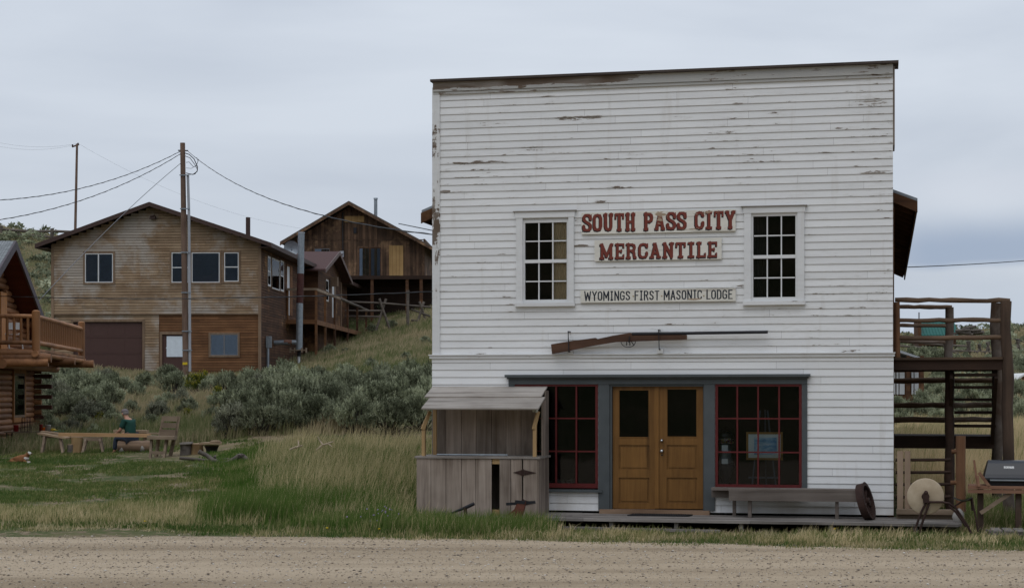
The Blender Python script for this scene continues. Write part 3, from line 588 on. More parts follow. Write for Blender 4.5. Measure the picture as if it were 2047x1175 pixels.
TH = {'W': (.74, [[(.06, 1), (.19, 0), (.37, .85), (.55, 0), (.68, 1)]], []), 'Y': (.50, [[(.05, 1), (.25, .5), (.25, 0)], [(.45, 1), (.25, .5)]], []),
 'O': (.46, [[(.23, .96), (.10, .90), (.05, .76), (.05, .24), (.10, .1), (.23, .04), (.36, .1), (.41, .24), (.41, .76), (.36, .9), (.23, .96)]], []),
 'M': (.62, [[(.06, 0), (.06, 1), (.31, .3), (.56, 1), (.56, 0)]], []), 'I': (.34, [[(.17, 1), (.17, 0)]], [(.03, .90, .31, 1.05), (.03, -.05, .31, .10)]),
 'N': (.50, [[(.06, 0), (.06, 1), (.44, 0), (.44, 1)]], []), 'G': (.48, [[(.42, .78), (.36, .92), (.23, .97), (.10, .9), (.05, .76), (.05, .24), (.10, .1), (.23, .04), (.36, .09), (.42, .22), (.42, .48), (.25, .48)]], []),
 'S': (.46, [[(.40, .78), (.34, .92), (.22, .97), (.10, .91), (.06, .76), (.12, .6), (.33, .44), (.40, .26), (.35, .1), (.22, .03), (.10, .09), (.05, .22)]], []),
 'F': (.42, [[(.06, 0), (.06, .97), (.40, .97)], [(.06, .52), (.33, .52)]], []), 'R': (.47, [[(.06, 0), (.06, .97), (.28, .97), (.39, .88), (.41, .74), (.37, .6), (.26, .52), (.06, .52)], [(.26, .52), (.42, 0)]], []),
 'T': (.46, [[(.23, 0), (.23, .97)], [(.02, .97), (.44, .97)]], []), 'A': (.48, [[(.04, 0), (.24, 1), (.44, 0)], [(.11, .32), (.37, .32)]], []),
 'C': (.46, [[(.41, .76), (.36, .9), (.23, .97), (.10, .9), (.05, .76), (.05, .24), (.10, .1), (.23, .04), (.36, .1), (.41, .24)]], []), 'L': (.40, [[(.06, 1), (.06, .03), (.38, .03)]], []),
 'D': (.47, [[(.06, .03), (.06, .97), (.25, .97), (.38, .88), (.41, .74), (.41, .26), (.38, .12), (.25, .03), (.06, .03)]], []), 'E': (.42, [[(.40, .97), (.06, .97), (.06, .03), (.40, .03)], [(.06, .52), (.33, .52)]], []),
 'B': (.46, [[(.06, .03), (.06, .97), (.27, .97), (.38, .86), (.38, .65), (.27, .53), (.06, .53)], [(.27, .53), (.40, .42), (.41, .16), (.29, .03), (.06, .03)]], []), 'K': (.46, [[(.06, 0), (.06, 1)], [(.42, 1), (.08, .42)], [(.18, .55), (.43, 0)]], [])}
def letters(mb, text, G, th, u0, u1, z0, z1, v0, v1, gap=.10, space=.42, cell=.0045, dilate=0., x_off=0., z_off=0., slope=0.):
    adv = sum((space if ch == ' ' else G[ch][0]+gap) for ch in text)-gap; h = z1-z0; kx = (u1-u0)/adv; x = 0
    for ch in text:
        if ch == ' ': x += space; continue
        w, strokes, rects = G[ch]; ny = int(math.ceil(h*1.25/cell)); nx = int(math.ceil((w+.16)*kx/cell))
        X, Z = np.meshgrid((np.arange(nx)+.5)*cell/kx-.08, (np.arange(ny)+.5)*cell/h-.12); ins = np.zeros_like(X, bool); asp = kx/h
        for st in strokes:
            for (ax, az), (bx, bz) in zip(st[:-1], st[1:]):
                dx, dz = (bx-ax)*asp, bz-az; L = dx*dx+dz*dz; t_ = np.clip(((X-ax)*asp*dx+(Z-az)*dz)/L, 0, 1)
                d = np.hypot((X-ax)*asp-t_*dx, Z-az-t_*dz); ins |= d < th*(.8+.2*abs(dz)/math.sqrt(L))+dilate
        for (a, c_, d_, e_) in rects: ins |= (X > a-dilate/asp) & (X < d_+dilate/asp) & (Z > c_-dilate) & (Z < e_+dilate)
        for j in range(ny):
            row = ins[j]; ed = np.flatnonzero(np.diff(np.concatenate([[0], row.astype(int), [0]])))
            for a, e in zip(ed[::2], ed[1::2]):
                ua = u0+x_off+(x-.08)*kx+a*cell; ub = u0+x_off+(x-.08)*kx+e*cell; za = z0+z_off+(j*cell/h-.12)*h+slope*(ua-u0)
                mb.add([(ua, v0, za), (ub, v0, za), (ub, v0, za+cell), (ua, v0, za+cell)], [(0, 1, 2, 3)], .5)
        x += w+gap
    return mb
def sign_paint(name, col, thr, blobs):
    t = NT(name); fine = t.noise(2.2, 9, (1, 1, 7), .6, .66); v = t.math('ADD', t.math('MULTIPLY', fine, .7), t.math('MULTIPLY', t.noise(7, 6, (1, 1, 2)), .3))
    for (u, z, ru, rz, k) in blobs:
        mp = t.n.new('ShaderNodeVectorMath'); mp.operation = 'SUBTRACT'; t.l.new(t.tc.outputs['Object'], mp.inputs[0]); mp.inputs[1].default_value = (u, 0, z)
        ms = t.n.new('ShaderNodeVectorMath'); ms.operation = 'MULTIPLY'; t.l.new(mp.outputs[0], ms.inputs[0]); ms.inputs[1].default_value = (1/ru, 0, 1/rz)
        ln = t.n.new('ShaderNodeVectorMath'); ln.operation = 'LENGTH'; t.l.new(ms.outputs[0], ln.inputs[0]); v = t.math('ADD', v, t.mr(ln.outputs['Value'], .3, 1.2, k, 0.))
    wd = t.ramp(t.noise(9, 4, (.15, 1, 1.5)), (.35, (.24, .17, .11)), (.65, (.44, .34, .25)))
    c = t.mix(t.mr(v, thr, thr+.02), t.val(tuple((*col, 1)), t.noise(5, 4, (1, 1, 4)), .82, 1.15), wd)
    if col[0] > .5:
        c = t.mix(t.mr(t.noise(.9, 4, (.3, 1, 16), off=(5, 5, 5)), .63, .66, 0, .5), c, (.30, .26, .21))
    return t.done(c, .75, 0, .2)
def sb(px, py, ru, rz, k): return (su(px), szz(px, py), ru*1.3, rz*1.15, k*.62)
bl1 = [sb(1293, 434, .10, .10, .17), sb(1314, 436, .08, .10, .20), sb(1335, 424, .22, .08, .28), sb(1405, 426, .32, .07, .30), sb(1245, 446, .28, .04, .24), sb(1180, 461, .16, .05, .22), sb(1345, 460, .4, .035, .22), sb(1452, 436, .12, .16, .16), sb(1390, 458, .25, .035, .22), sb(1225, 424, .2, .035, .16), sb(1462, 455, .2, .04, .2), sb(1325, 440, .1, .14, .2)]
bl3 = [sb(1325, 589.5, .22, .02, .30), sb(1390, 598, .22, .03, .32), sb(1300, 586, .12, .02, .2), sb(1320, 604, .16, .03, .24)]
def sign(px0, px1, yt, yb, rows, label, slab=True, blobs=(), thr=.72, nails=()):
    u0, u1, z1, z0 = su(px0), su(px1), szz(px0, yt), szz(px0, yb); o = thing('wall_sign', label, 'sign', S.M @ Vector(((u0+u1)/2, -.03, z0)), -S.a, 'painted board signs on the store front')
    b = MB(S); b.box(u0, u1, -.052, -.018, z0, z1, .5); make('board', b, sign_paint('sign_board_paint', (.70, .675, .61), thr, blobs), o)
    for text, x0, x1, y1, y0 in rows:
        a0, a1, c1, c0 = su(x0), su(x1), szz(x0, y1), szz(x0, y0)
        if slab:
            b = MB(S); letters(b, text, SG, .088, a0, a1, c0, c1, -.0532, 0, dilate=.012, x_off=-.008, z_off=-.016, space=.46); tag(make('letter_shadow', b, sign_paint('letter_shadow_paint', (.022, .022, .026), thr+.02, blobs), o), 'black shadow behind the letters')
            b = MB(S); letters(b, text, SG, .088, a0, a1, c0, c1, -.0545, 0, space=.46); make('lettering', b, sign_paint('red_letter_paint', (.18, .045, .033), thr-.01, blobs), o)
        else:
            b = MB(S); letters(b, text, TH, .072, a0, a1, c0, c1, -.054, 0, gap=.12, space=.36, cell=.003); make('lettering', b, sign_paint('black_letter_paint', (.022, .028, .040), thr-.005, blobs), o)
    if nails:
        nm = plain('brass_nail', (.35, .25, .1), .5)
        for px, py in nails: b = MB(S); u, z = S.uz(px, py, -.05); b.blob((u, -.056, z), .011, 6, 4); make('nail', b, nm, o)
    return o
sign(1163.5, 1471, 426, 469, [('SOUTH PASS CITY', 1166, 1471, 428.5, 463.5)], 'topmost board sign, red letters SOUTH PASS CITY, paint badly peeled', blobs=bl1, thr=.70)
sign(1189.5, 1443, 480.5, 522.5, [('MERCANTILE', 1200, 1434.5, 488, 518.5)], 'middle board sign with red MERCANTILE lettering, paint intact', thr=.86)
sign(1161.5, 1471, 580, 605.5, [('WYOMINGS FIRST MASONIC LODGE', 1169, 1464.5, 583.5, 601)], 'lowest long sign in thin black letters WYOMINGS FIRST MASONIC LODGE', slab=False, blobs=bl3, thr=.735, nails=((1266, 592), (1323, 591.5), (1407, 591)))
# ------------------------------------------------------------------ giant rifle
Z8 = lambda x, y, v=-.13: S.uz(1080+x/4.265, 640+y/4.265, v)
rifle = thing('wooden_rifle', 'oversized wooden rifle with black pipe barrel hung on the store front below the signs', 'rifle', S.M @ Vector((su(1318), -.13, szz(1318, 700))), -S.a)
b = MB(S); b.prism([Z8(*q) for q in [(95, 205), (250, 180), (472, 150), (492, 160), (620, 132), (762, 108), (783, 110), (783, 130), (1250, 125), (1250, 163), (1000, 172), (860, 178), (640, 186), (420, 222), (240, 262), (104, 288)]], -.17, -.09, 'xz', .5)
make('stock', b, wood('rifle_stock', (.035, .016, .010), (.11, .052, .028), 'x', 9, .1, .6, wash=(.26, .15, .07), wamt=.12), rifle)
b = MB(S); p, q = Z8(783, 118), Z8(1940, 100); b.tube([(p[0], -.13, p[1]), (q[0], -.13, q[1])], .027, 10); make('barrel', b, M['iron_black'], rifle)
b = MB(S); pts = []
for i in range(11): t_ = math.pi*i/10; x, z = Z8(750-62*math.cos(t_), 180+50*math.sin(t_)); pts.append((x, -.13, z))
b.tube(pts, .006, 6)
for x0, x1 in ((735, 738), (765, 762), (800, 775)): p, q = Z8(x1, 178), Z8(x0, 215); b.tube([(p[0], -.13, p[1]), (q[0], -.13, q[1])], .008, 6)
p, q = Z8(765, 138), Z8(758, 190); b.bar((p[0], -.175, p[1]), (q[0], -.175, q[1]), .012, .05); make('trigger_guard', b, M['iron_black'], rifle)
for x, y0, y1 in ((247, 98, 268), (1016, 85, 248)):
    b = MB(S); p, q = Z8(x-3, y0), Z8(x+3, y1); b.bar((p[0], -.20, p[1]), (q[0], -.20, q[1]), .012, .022); b.bar((p[0], -.20, p[1]), (p[0], -.01, p[1]), .02, .02); b.bar((q[0], -.20, q[1]), (q[0], -.01, q[1]), .02, .02); make('hanger', b, M['iron_black'], rifle)
    b = MB(S); b.box(q[0]-.05, q[0]+.05, -.11, -.01, ZB+.04, q[1]+.012); make('block', b, M['trim_white'], rifle)
# ------------------------------------------------------------------ things behind the shop glass
ez = thing('easel', 'dark easel behind the right shop window', 'easel', S.M @ Vector((su(1525), .55, .2)), -S.a)
us = su(1524); b = MB(S)
b.bar((us-.06, .34, 1.95), (us-.24, .22, .2), .025, .03); b.bar((us+.06, .34, 1.95), (us+.26, .22, .2), .025, .03); b.bar((us, .64, 1.95), (us, 1.0, .2), .025, .03); b.bar((us-.25, .24, .82), (us+.25, .24, .82), .05, .03)
make('legs', b, plain('easel_metal', (.06, .07, .09), .4), ez)
pic = thing('framed_picture', 'gold framed blue picture standing on the easel', 'picture', S.M @ Vector((us, .2, .9)), -S.a)
def pp(x, y, v=.20): return S.uz(x, y, v)
a0, zt_ = pp(1492, 863); a1, zb_ = pp(1565, 919)
b = MB(S); fw = .035
b.box(a0, a1, .17, .20, zb_, zb_+fw); b.box(a0, a1, .17, .20, zt_-fw, zt_); b.box(a0, a0+fw, .17, .20, zb_+fw, zt_-fw); b.box(a1-fw, a1, .17, .20, zb_+fw, zt_-fw); make('frame', b, plain('gilt_frame', (.42, .22, .06), .5), pic)
b = MB(S); b.box(a0+fw, a1-fw, .185, .195, zb_+fw, zt_-fw); make('mat_board', b, plain('mat_board', (.86, .90, .86), .8, var=.03), pic)
t = NT('blue_landscape'); c = t.ramp(t.noise(6, 5, (1, 1, 2.5)), (.35, (.15, .32, .55)), (.5, (.40, .62, .78)), (.65, (.72, .82, .88))); t.done(c, .6)
b = MB(S); b.box(a0+.13, a1-.10, .180, .184, zb_+.09, zt_-.09); make('print', b, t.m, pic)
gm = thing('gumball_machine', 'gumball machine with glass globe behind the right shop window', 'gumball machine', S.M @ Vector((su(1451), .2, .55)), -S.a)
ug = su(1450.5, 790, .2); zq = lambda y: szz(1450, y, .2)
b = MB(S); b.lathe((ug, .2, 0), [(.06, .2), (.05, zq(960)), (.13, zq(940)), (.16, zq(930)), (.15, zq(926))], 18); make('stand', b, M['iron_black'], gm)
b = MB(S); b.lathe((ug, .2, 0), [(.001, zq(926)), (.13, zq(925)), (.09, zq(900)), (.085, zq(888)), (.12, zq(885))], 18); make('body', b, M['galv'], gm)
for y0, y1 in ((901, 889), (926, 916)): b = MB(S); b.box(ug-.05, ug+.05, .05, .08, zq(y0), zq(y1)); b.box(ug-.012, ug+.012, .045, .05, zq(y0)+.02, zq(y1)-.02, 0); make('coin_plate', b, M['white_plain'], gm)
b = MB(S)
for i in range(150): a_, r_2, h = random.uniform(0, 6.3), .13*random.random()**.5, random.uniform(zq(885), zq(877)); b.blob((ug+r_2*math.cos(a_), .2+r_2*math.sin(a_), h), .012, 6, 4)
t = NT('gumballs'); make('gumballs', b, t.done(t.ramp(t.attr('tone'), (0, (.7, .05, .04)), (.3, (.8, .75, .7)), (.6, (.75, .5, .05)), (.9, (.5, .1, .3))), .4), gm)
b = MB(S); zc_ = zq(873); b.blob((ug, .2, zc_), .155, 20, 12); make('globe', b, M['glass'], gm)
b = MB(S)
for i in range(9): x = su(1087, 790, .3)+random.uniform(.05, .55); b.blob((x, .35+random.uniform(0, .2), szz(1120, 966, .3)+.02), random.uniform(.02, .05), 7, 5, jit=.2)
b.box(.9, 2.6, .12, .6, szz(1120, 978, .3), szz(1120, 968, .3)); single('window_shelf', b, plain('shelf_stones', (.14, .12, .10), .9), 'shelf of small pale stones inside the left shop window', 'shelf')
# plants inside right window
b = MB(S)
for i in range(160):
    x, z = su(1500 if i % 3 else 1522, 790, .35)+random.gauss(0, .09), .42+abs(random.gauss(0, .09)); a = Vector((x, .35, z)); d = Vector([random.gauss(0, 1) for _ in range(3)])*.035; e = Vector([random.gauss(0, 1) for _ in range(3)])*.02
    b.add([a-d, a+e, a+d, a-e], [(0, 1, 2, 3)])
single('house_plant', b, plain('plant_leaves', (.05, .16, .04), .6), 'small green leafy plant at the foot of the easel', 'plant')
# ------------------------------------------------------------------ roofed plank booth
vb = -.95; bu = lambda px, v=vb: su(px, 790, v); bz = lambda px, py, v=vb: szz(px, py, v)
booth = thing('plank_booth', 'small roofed booth of weathered grey planks beside the left shop window', 'booth', S.M @ Vector((bu(960), vb/2, ZD)), -S.a)
u0, u1 = bu(833), bu(1074); zt_ = bz(950, 912.5); zb_ = ZD-.05
b = MB(S); xs_ = [bu(x) for x in (833, 862, 892, 923, 951, 983.5)]
for a, e in zip(xs_[:-1], xs_[1:]): b.box(a, e-.008, vb-random.uniform(0, .008), vb+.022, zb_+random.uniform(-.03, .02), zt_-.03)
make('counter_planks', b, M['grey_wood_z'], booth); b = MB(S)
for k in range(5): b.box(u1+.003, u1+.026, vb+.01+k*.175, vb+.175+k*.175, zb_, zt_-.03)
make('counter_side', b, M['grey_wood_z'], booth); b = MB(S); b.box(u0-.0, u0+.02, vb+.03, -.06, zb_, zt_-.03)
make('counter_side', b, M['grey_wood_z'], booth)
b = MB(S)
for k in range(5): b.box(u0-.03, u1+.05, vb-.03+k*.19, vb-.03+(k+1)*.19-.008, zt_-.028, zt_+.004)
make('counter_top', b, M['grey_wood_x'], booth)
b = MB(S); b.box(bu(984), bu(998.5), vb+.01, vb+.03, bz(990, 927), zt_-.032, .9); b.box(bu(984), bu(998.5), vb+.01, vb+.03, zb_, bz(990, 1018), .3)
make('opening_boards', b, M['new_wood'], booth)
b = MB(S)
for x0, x1 in ((999, 1021.5), (1022, 1044)): b.box(bu(x0), bu(x1)-.006, vb-.012, vb+.015, zb_-.02, zt_-.035)
for x0, x1 in ((1046, 1074.5),): b.box(bu(x0), bu(x1), vb-.012, vb+.015, zb_-.01, zt_-.035)
dr = make('hatch_door', b, M['grey_wood_z'], booth)
for y, x0, x1 in ((944, 1026, 1072), (1004, 1036, 1072)):
    b = MB(S); xm = bu(1046); z = bz(1046, y); b.prism([(bu(x0), z), (xm-.02, z+.045), (xm-.02, z-.045)], vb-.022, vb-.013); b.prism([(bu(x1), z), (xm+.02, z+.045), (xm+.02, z-.045)], vb-.022, vb-.013); b.tube([(xm, vb-.024, z-.06), (xm, vb-.024, z+.06)], .014, 8); make('hinge', b, M['rust'], dr)
M['lichen'] = plain('pale_lichened_bracket', (.45, .46, .40), .9)
v2 = -.12; b = MB(S); xs_ = [su(x, 790, v2) for x in (864, 892, 922.5, 953, 983, 1012, 1042, 1072)]
for a, e in zip(xs_[:-1], xs_[1:]): b.box(a, e-.006, v2-random.uniform(0, .01), v2+.02, ZD, szz(960, 800, v2))
make('back_wall', b, M['grey_wood_z'], booth)
b = MB(S)
b.box(u1+.0, u1+.02, vb+.62, -.06, zt_+.006, szz(1085, 780, -.2)); b.box(u1-.0, u1+.022, vb+.35, vb+.61, zt_+.006, szz(1085, 800, -.5))
make('side_wall', b, M['grey_wood_z'], booth)
for px, s_ in ((845, 1), (1067, -1)):
    b = MB(S); u = bu(px+2, vb+.06); b.box(u-.028, u+.028, vb+.03, vb+.10, zt_+.006, bz(px, 848)); ub = u+s_*.07 if s_ > 0 else u+.02
    b.bar((u-.01, vb+.02, bz(px, 858)), (ub+.03, vb+.10, bz(px, 822)), .035, .06, .4); make('front_post', b, M['new_wood'], booth)
for px in (861, 1080): b = MB(S); u = su(px+2, 790, -.5); b.box(u-.03, u+.03, -.30, -.25, zt_+.006, szz(px, 806, -.4)); make('rear_post', b, M['new_wood'], booth)
ra, rb = (-.02, szz(960, 776, -.05)), (-1.10, szz(960, 817, -1.1)); b = MB(S); d = Vector((0, rb[0]-ra[0], rb[1]-ra[1]))
n_ = Vector((0, -d.z, d.y)).normalized(); n_ = n_ if n_.z > 0 else -n_
for k, (t0, t1, lift) in enumerate(((.46, 1.0, .0), (0., .50, .022))):
    p0 = Vector((0, *ra))+d*t0; p1 = Vector((0, *ra))+d*t1; uc0, uc1 = (bu(848.5, -.9), bu(1081, -.9)) if k == 0 else (bu(857, -.3), bu(1088, -.3))
    b.obox(Vector(((uc0+uc1)/2, (p0.y+p1.y)/2, (p0.z+p1.z)/2))+n_*lift, (0, (p1-p0).y/2, (p1-p0).z/2), ((uc1-uc0)/2, 0, 0), n_*.013, .3+.3*k)
make('roof', b, M['booth_roof'], booth)
for px in (848, 1066):
    b = MB(S)
    for i in range(7): b.blob((bu(px+6)+random.uniform(-.05, .05), vb-.02, bz(px, 817)+random.uniform(-.03, .02)), random.uniform(.015, .028), 6, 4, jit=.3)
    make('roof_bracket', b, M['lichen'], booth)
b = MB(S); b.tube([(bu(866), vb+.25, zt_+.022), (bu(1012), vb+.10, zt_+.030)], .016, 8); single('metal_pipe', b, M['galv'], 'thin grey metal pipe lying on the booth counter', 'pipe')
# ------------------------------------------------------------------ bench
bench = thing('plank_bench', 'low dark weathered plank bench under the right shop window', 'bench', S.M @ Vector((su(1570, 790, -.4), -.4, ZD)), -S.a)
vf, vk = -.62, -.16; zs_ = szz(1560, 982, vf)
b = MB(S); x0, x1 = su(1430, 790, vf)+.02, su(1713, 790, vf)
b.box(su(1423, 790, vk-.1), x1, vk-.22, vk, zs_-.005, zs_+.038, .7); b.box(su(1456, 790, vf), x1+.01, vf, vk-.225, zs_, zs_+.04, .6); make('seat', b, M['bench_wood'], bench)
b = MB(S); b.box(su(1457, 790, vf), x1, vf-.0, vf+.04, zs_-.155, zs_-.002, .4); b.box(su(1423, 790, vk), x1-.1, vk-.06, vk-.02, zs_-.13, zs_-.007, .3); make('apron', b, M['bench_wood'], bench)
for px in (1465, 1499, 1673):
    b = MB(S); u = su(px, 790, vf+.1); v_ = vf+.06 if px != 1465 else vk-.1; b.box(u-.028, u+.028, v_, v_+.12 if px != 1465 else v_+.06, ZD, zs_-.003 if px != 1465 else zs_-.16, .5); make('leg', b, M['bench_wood'], bench)
# ------------------------------------------------------------------ flanged iron wheel against the corner
wc = S.uz(1731, 1000, -.55); A = Frame(*(S.M @ Vector((wc[0], -.55, 0))).xy, S.a)
iw = thing('flanged_wheel', 'rusty spoked iron wheel leaning at the right end of the bench', 'wheel', (A.x, A.y, ZD), -S.a)
r_ = .30; T = Matrix.Translation((0, 0, ZD+r_*.97)) @ Matrix.Rotation(R(-103), 4, 'Z') @ Matrix.Rotation(R(15), 4, 'X')
def ring(mb, T, prof, n=36, ax='y', tone=None):
    vs, fs = [], []; m_ = len(prof)
    for k in range(n):
        a_ = 2*math.pi*k/n
        for (r, h) in prof: vs.append(T @ Vector((r*math.cos(a_), h, r*math.sin(a_))))
    for k in range(n):
        for i in range(m_): fs.append((k*m_+i, k*m_+(i+1) % m_, ((k+1) % n)*m_+(i+1) % m_, ((k+1) % n)*m_+i))
    mb.add(vs, fs, tone, False)
b = MB(A); ring(b, T, [(r_, -.07), (r_, .04), (r_+.012, .045), (r_+.012, .055), (r_-.045, .055), (r_-.045, -.07)]); make('rim', b, M['rust'], iw)
b = MB(A); ring(b, T, [(.055, -.06), (.055, .06), (.02, .06), (.02, -.06)], 16); make('hub', b, M['rust'], iw)
for k in range(6):
    a_ = k*math.pi/3+.3; b = MB(A); b.bar(T @ Vector((.05*math.cos(a_), 0, .05*math.sin(a_))), T @ Vector(((r_-.025)*math.cos(a_), 0, (r_-.025)*math.sin(a_))), .03, .045); make('spoke', b, M['rust'], iw)
# ------------------------------------------------------------------ rusted implement parts by the booth
def sp(px, py, v): u, z = S.uz(px, py, v); return (u, v, z)
b = MB(S); v = -1.45
b.prism([sp(1042, 1000, v)[::2], sp(1052, 1002, v)[::2], sp(1048, 1020, v)[::2], sp(1038, 1048, v)[::2], sp(1020, 1058, v)[::2], sp(1024, 1030, v)[::2], sp(1033, 1008, v)[::2]], v-.05, v+.03)
b.bar(sp(1040, 1010, v), sp(1012, 1032, v), .03, .03); b.tube([sp(1040, 1014, v-.03), sp(1046, 1020, v-.03), sp(1042, 1026, v-.03)], .02, 6)
ia = thing('iron_implement', 'red rusted upright iron implement with a crossbar standing in the grass before the booth door', 'farm implement', S.M @ Vector((su(1038, 790, v), v, .05)), -S.a, 'rusted implements before the booth')
make('shank', b, M['rust_red'], ia); b = MB(S); b.bar(sp(1012, 1007, v), sp(1070, 1003, v), .03, .045); b.bar(sp(1030, 1002, v-.03), sp(1050, 1004, v-.03), .05, .05); make('crossbar', b, M['iron_black'], ia)
ib = thing('iron_implement', 'slanting black iron bar on a short rusted post before the booth planks', 'farm implement', S.M @ Vector((su(930, 790, v), v, .05)), -S.a, 'rusted implements before the booth')
b = MB(S); b.tube([sp(948, 1006, v), sp(935, 1012, v), sp(915, 1020, v), sp(890, 1030, v)], [.028, .03, .02, .015], 7); make('bar', b, M['iron_black'], ib)
b = MB(S); b.bar(sp(930, 1013, v), sp(932, 1060, v), .05, .05); make('post', b, M['rust'], ib)
# ------------------------------------------------------------------ grindstone on pipe legs
vg = -1.62; G_ = lambda px, py, v=vg: sp(px, py, v)
gs = thing('grindstone', 'round tan grindstone on a rusty pipe frame with a metal seat beside the boardwalk end', 'grindstone', S.M @ Vector((su(1860, 790, vg), vg, 0)), -S.a)
c = Vector(G_(1850, 991.5)); rr = .278
b = MB(S); b.lathe(c, [(.02, -.045), (rr-.01, -.045), (rr, -.035), (rr, .035), (rr-.01, .045), (.02, .045)], 48, 'y')
t = NT('sandstone'); k = t.ramp(t.noise(3.5, 5), (.35, (.36, .28, .19)), (.65, (.50, .41, .30))); k = t.mix(t.mr(t.noise(2.0, 4, (1.5, 1, .5), off=(7, 0, 3)), .55, .72, 0, .5), k, (.32, .20, .10)); t.bump(t.noise(60, 3), .3, .004)
make('stone', b, t.done(k, .9), gs)
hx = G_(1851, 995, vg-.09)
b = MB(S); b.lathe((c.x, vg, c.z), [(.001, -.10), (.03, -.10), (.03, -.05), (.06, -.05), (.06, -.045)], 12, 'y'); b.box(hx[0]-.045, hx[0]+.045, vg-.13, vg-.05, hx[2]-.07, hx[2]+.06); b.blob((hx[0]+.0, vg-.1, hx[2]+.08), .035, 8, 6, jit=.15); make('bearing', b, M['rust'], gs)
b = MB(S)
for pts in ([(1852, 1003), (1843, 1020), (1836, 1038), (1828, 1062)], [(1858, 1003), (1850, 1026), (1843, 1046), (1838, 1064)], [(1856, 1003), (1884, 1003), (1898, 1006), (1910, 1014), (1921, 1030), (1934, 1050), (1942, 1066)], [(1896, 1010), (1910, 1022), (1922, 1038), (1931, 1052)]):
    b.tube([G_(x, y, vg-.09) for x, y in pts], .018, 8)
b.tube([G_(1943, 994, vg-.05), G_(1946, 1012, vg-.05), G_(1950, 1030, vg-.05), G_(1955, 1062, vg-.05)], .014, 6); b.tube([G_(1941, 996, vg), G_(1943, 1008, vg), G_(1944, 1020, vg)], .016, 6); b.tube([G_(1906, 1012, vg-.09), G_(1925, 1001, vg-.05), G_(1944, 998, vg-.03)], .014, 6)
make('pipe_frame', b, M['rust'], gs)
b = MB(S); vs = []
for i in range(13):
    t_ = i/12; px, py = 1906+37*t_, 994.5+6*math.sin(math.pi*t_)
    for j in range(5): q = G_(px, py, vg-.17+j*.07); vs.append((q[0], q[1], q[2]+.02*(abs(j-2)/2)**2))
b.add(vs, [(i*5+j, i*5+j+1, i*5+j+6, i*5+j+5) for i in range(12) for j in range(4)], .5, True); b.add([(a, d, e-.008) for a, d, e in vs], [(i*5+j, i*5+j+1, i*5+j+6, i*5+j+5) for i in range(12) for j in range(4)], .5, True)
make('seat', b, M['galv'], gs)
# ------------------------------------------------------------------ log stair and landing
st = thing('log_stair', 'tall brown log staircase and railed landing at the right side of the store', 'staircase', S.M @ Vector((UW+.9, .6, .1)), -S.a)
V0, V1 = .25, 2.3
zL = szz(1900, 714, V0); zBm = szz(1900, 739, V0)
uo = su(2015, 790, V0); ui = su(1791, 790, V0)
b = MB(S); b.box(UW+.03, uo-.09, V0-.04, V0+.04, zBm, zL-.045, .5); b.box(UW+.03, uo-.09, V1-.04, V1+.04, zBm, zL-.045, .2)
for k in range(6): b.box(UW+.1+k*.33, UW+.16+k*.33, V0+.045, V1-.045, zBm+.02, zL-.05, .2)
make('landing_beams', b, M['dark_beam'], st)
b = MB(S)
for k in range(14): b.box(UW+.03, uo-.09, V0-.09+k*.16, V0+.062+k*.16, zL-.042, zL, None)
make('landing_deck', b, M['rail_log'], st)
def logp(name, pts, r, m=M['post_log'], n=10, lab=None):
    b = MB(S); P0, P1 = Vector(pts[0]), Vector(pts[1]); b.log(P0, P1, r, n, 9, .016, .5, .10); return tag(make(name, b, m, st), lab)
zt_ = szz(2015, 602, V0); logp('post', [(uo, V0, -.1), (uo-.03, V0, zt_)], .088)
uo2 = su(1992, 790, V1); logp('post', [(uo2+.0, V1, -.1), (uo2, V1, szz(1992, 605, V1))], .09)
b = MB(S); b.log((ui+.02, V0, zL), (ui+.01, V0, szz(1791, 604, V0)), .055, 9, 6, .005, .7); make('post', b, M['orange_post'], st)
um = su(1898, 790, V1); logp('post', [(um-.0, V1, -.1), (um, V1, szz(1897, 614, V1))], .075)
for x0, x1, y0, y1, v, r in ((1789, 2019, 599, 601, V0, .04), (1790, 2012, 640, 640, V0, .038), (1798, 2012, 675, 674.5, V0, .038), (1795, 1903, 613, 614, V1, .038), (1795, 1894, 650, 651, V1, .032), (1795, 1894, 682, 684, V1, .032)):
    b = MB(S); P0, P1 = Vector(sp(x0, y0, v)), Vector(sp(x1, y1, v)); b.log(P0, P1, r, 9, 10, .014, .7, .12); make('rail', b, M['rail_log'], st)
for x, y0, z_ in ((2012, 640, V0), (2012, 675, V0)):
    pass
for y, v, x1 in ((761, 2.6, 2000), (810, 2.6, 1992), (839, 2.6, 1992)):
    b = MB(S); b.log(sp(1782, y, v), sp(x1, y-1, v), .048, 9, 10, .012, .6, .12); make('rail', b, M['rail_log'], st)
# treads between two stringers, going down away from the landing
for i, y in enumerate((749, 773.5, 798, 823.5, 850.5)):
    v = V0+.2+.26*i; b = MB(S); q0, q1 = sp(1908, y, v), sp(1990, y, v); b.box(q0[0], q1[0], v-.13, v+.14, q0[2]-.028, q0[2]+.022, .2); make('tread', b, M['dark_beam'], st)
z5 = szz(1900, 871, 1.75); z6 = szz(1900, 896, 1.75)
b = MB(S); b.box(UW+.03, su(1987, 790, 1.75), 1.71, 1.79, z6, z5, .1); b.box(UW+.03, su(1987, 790, 1.75), 1.8, 3.2, z5-.06, z5-.0, .1); b.box(UW+.03, su(1987, 790, 3.2), 3.2, 3.28, z6, z5, .1); make('lower_landing', b, M['dark_beam'], st)
for px in (1902, 1991):
    b = MB(S); p0 = Vector(sp(px, 745, V0+.1)); p1 = Vector((p0.x+.02, 1.7, z5-.05)); b.bar(p0, p1, .05, .24, .1); make('stringer', b, M['dark_beam'], st)
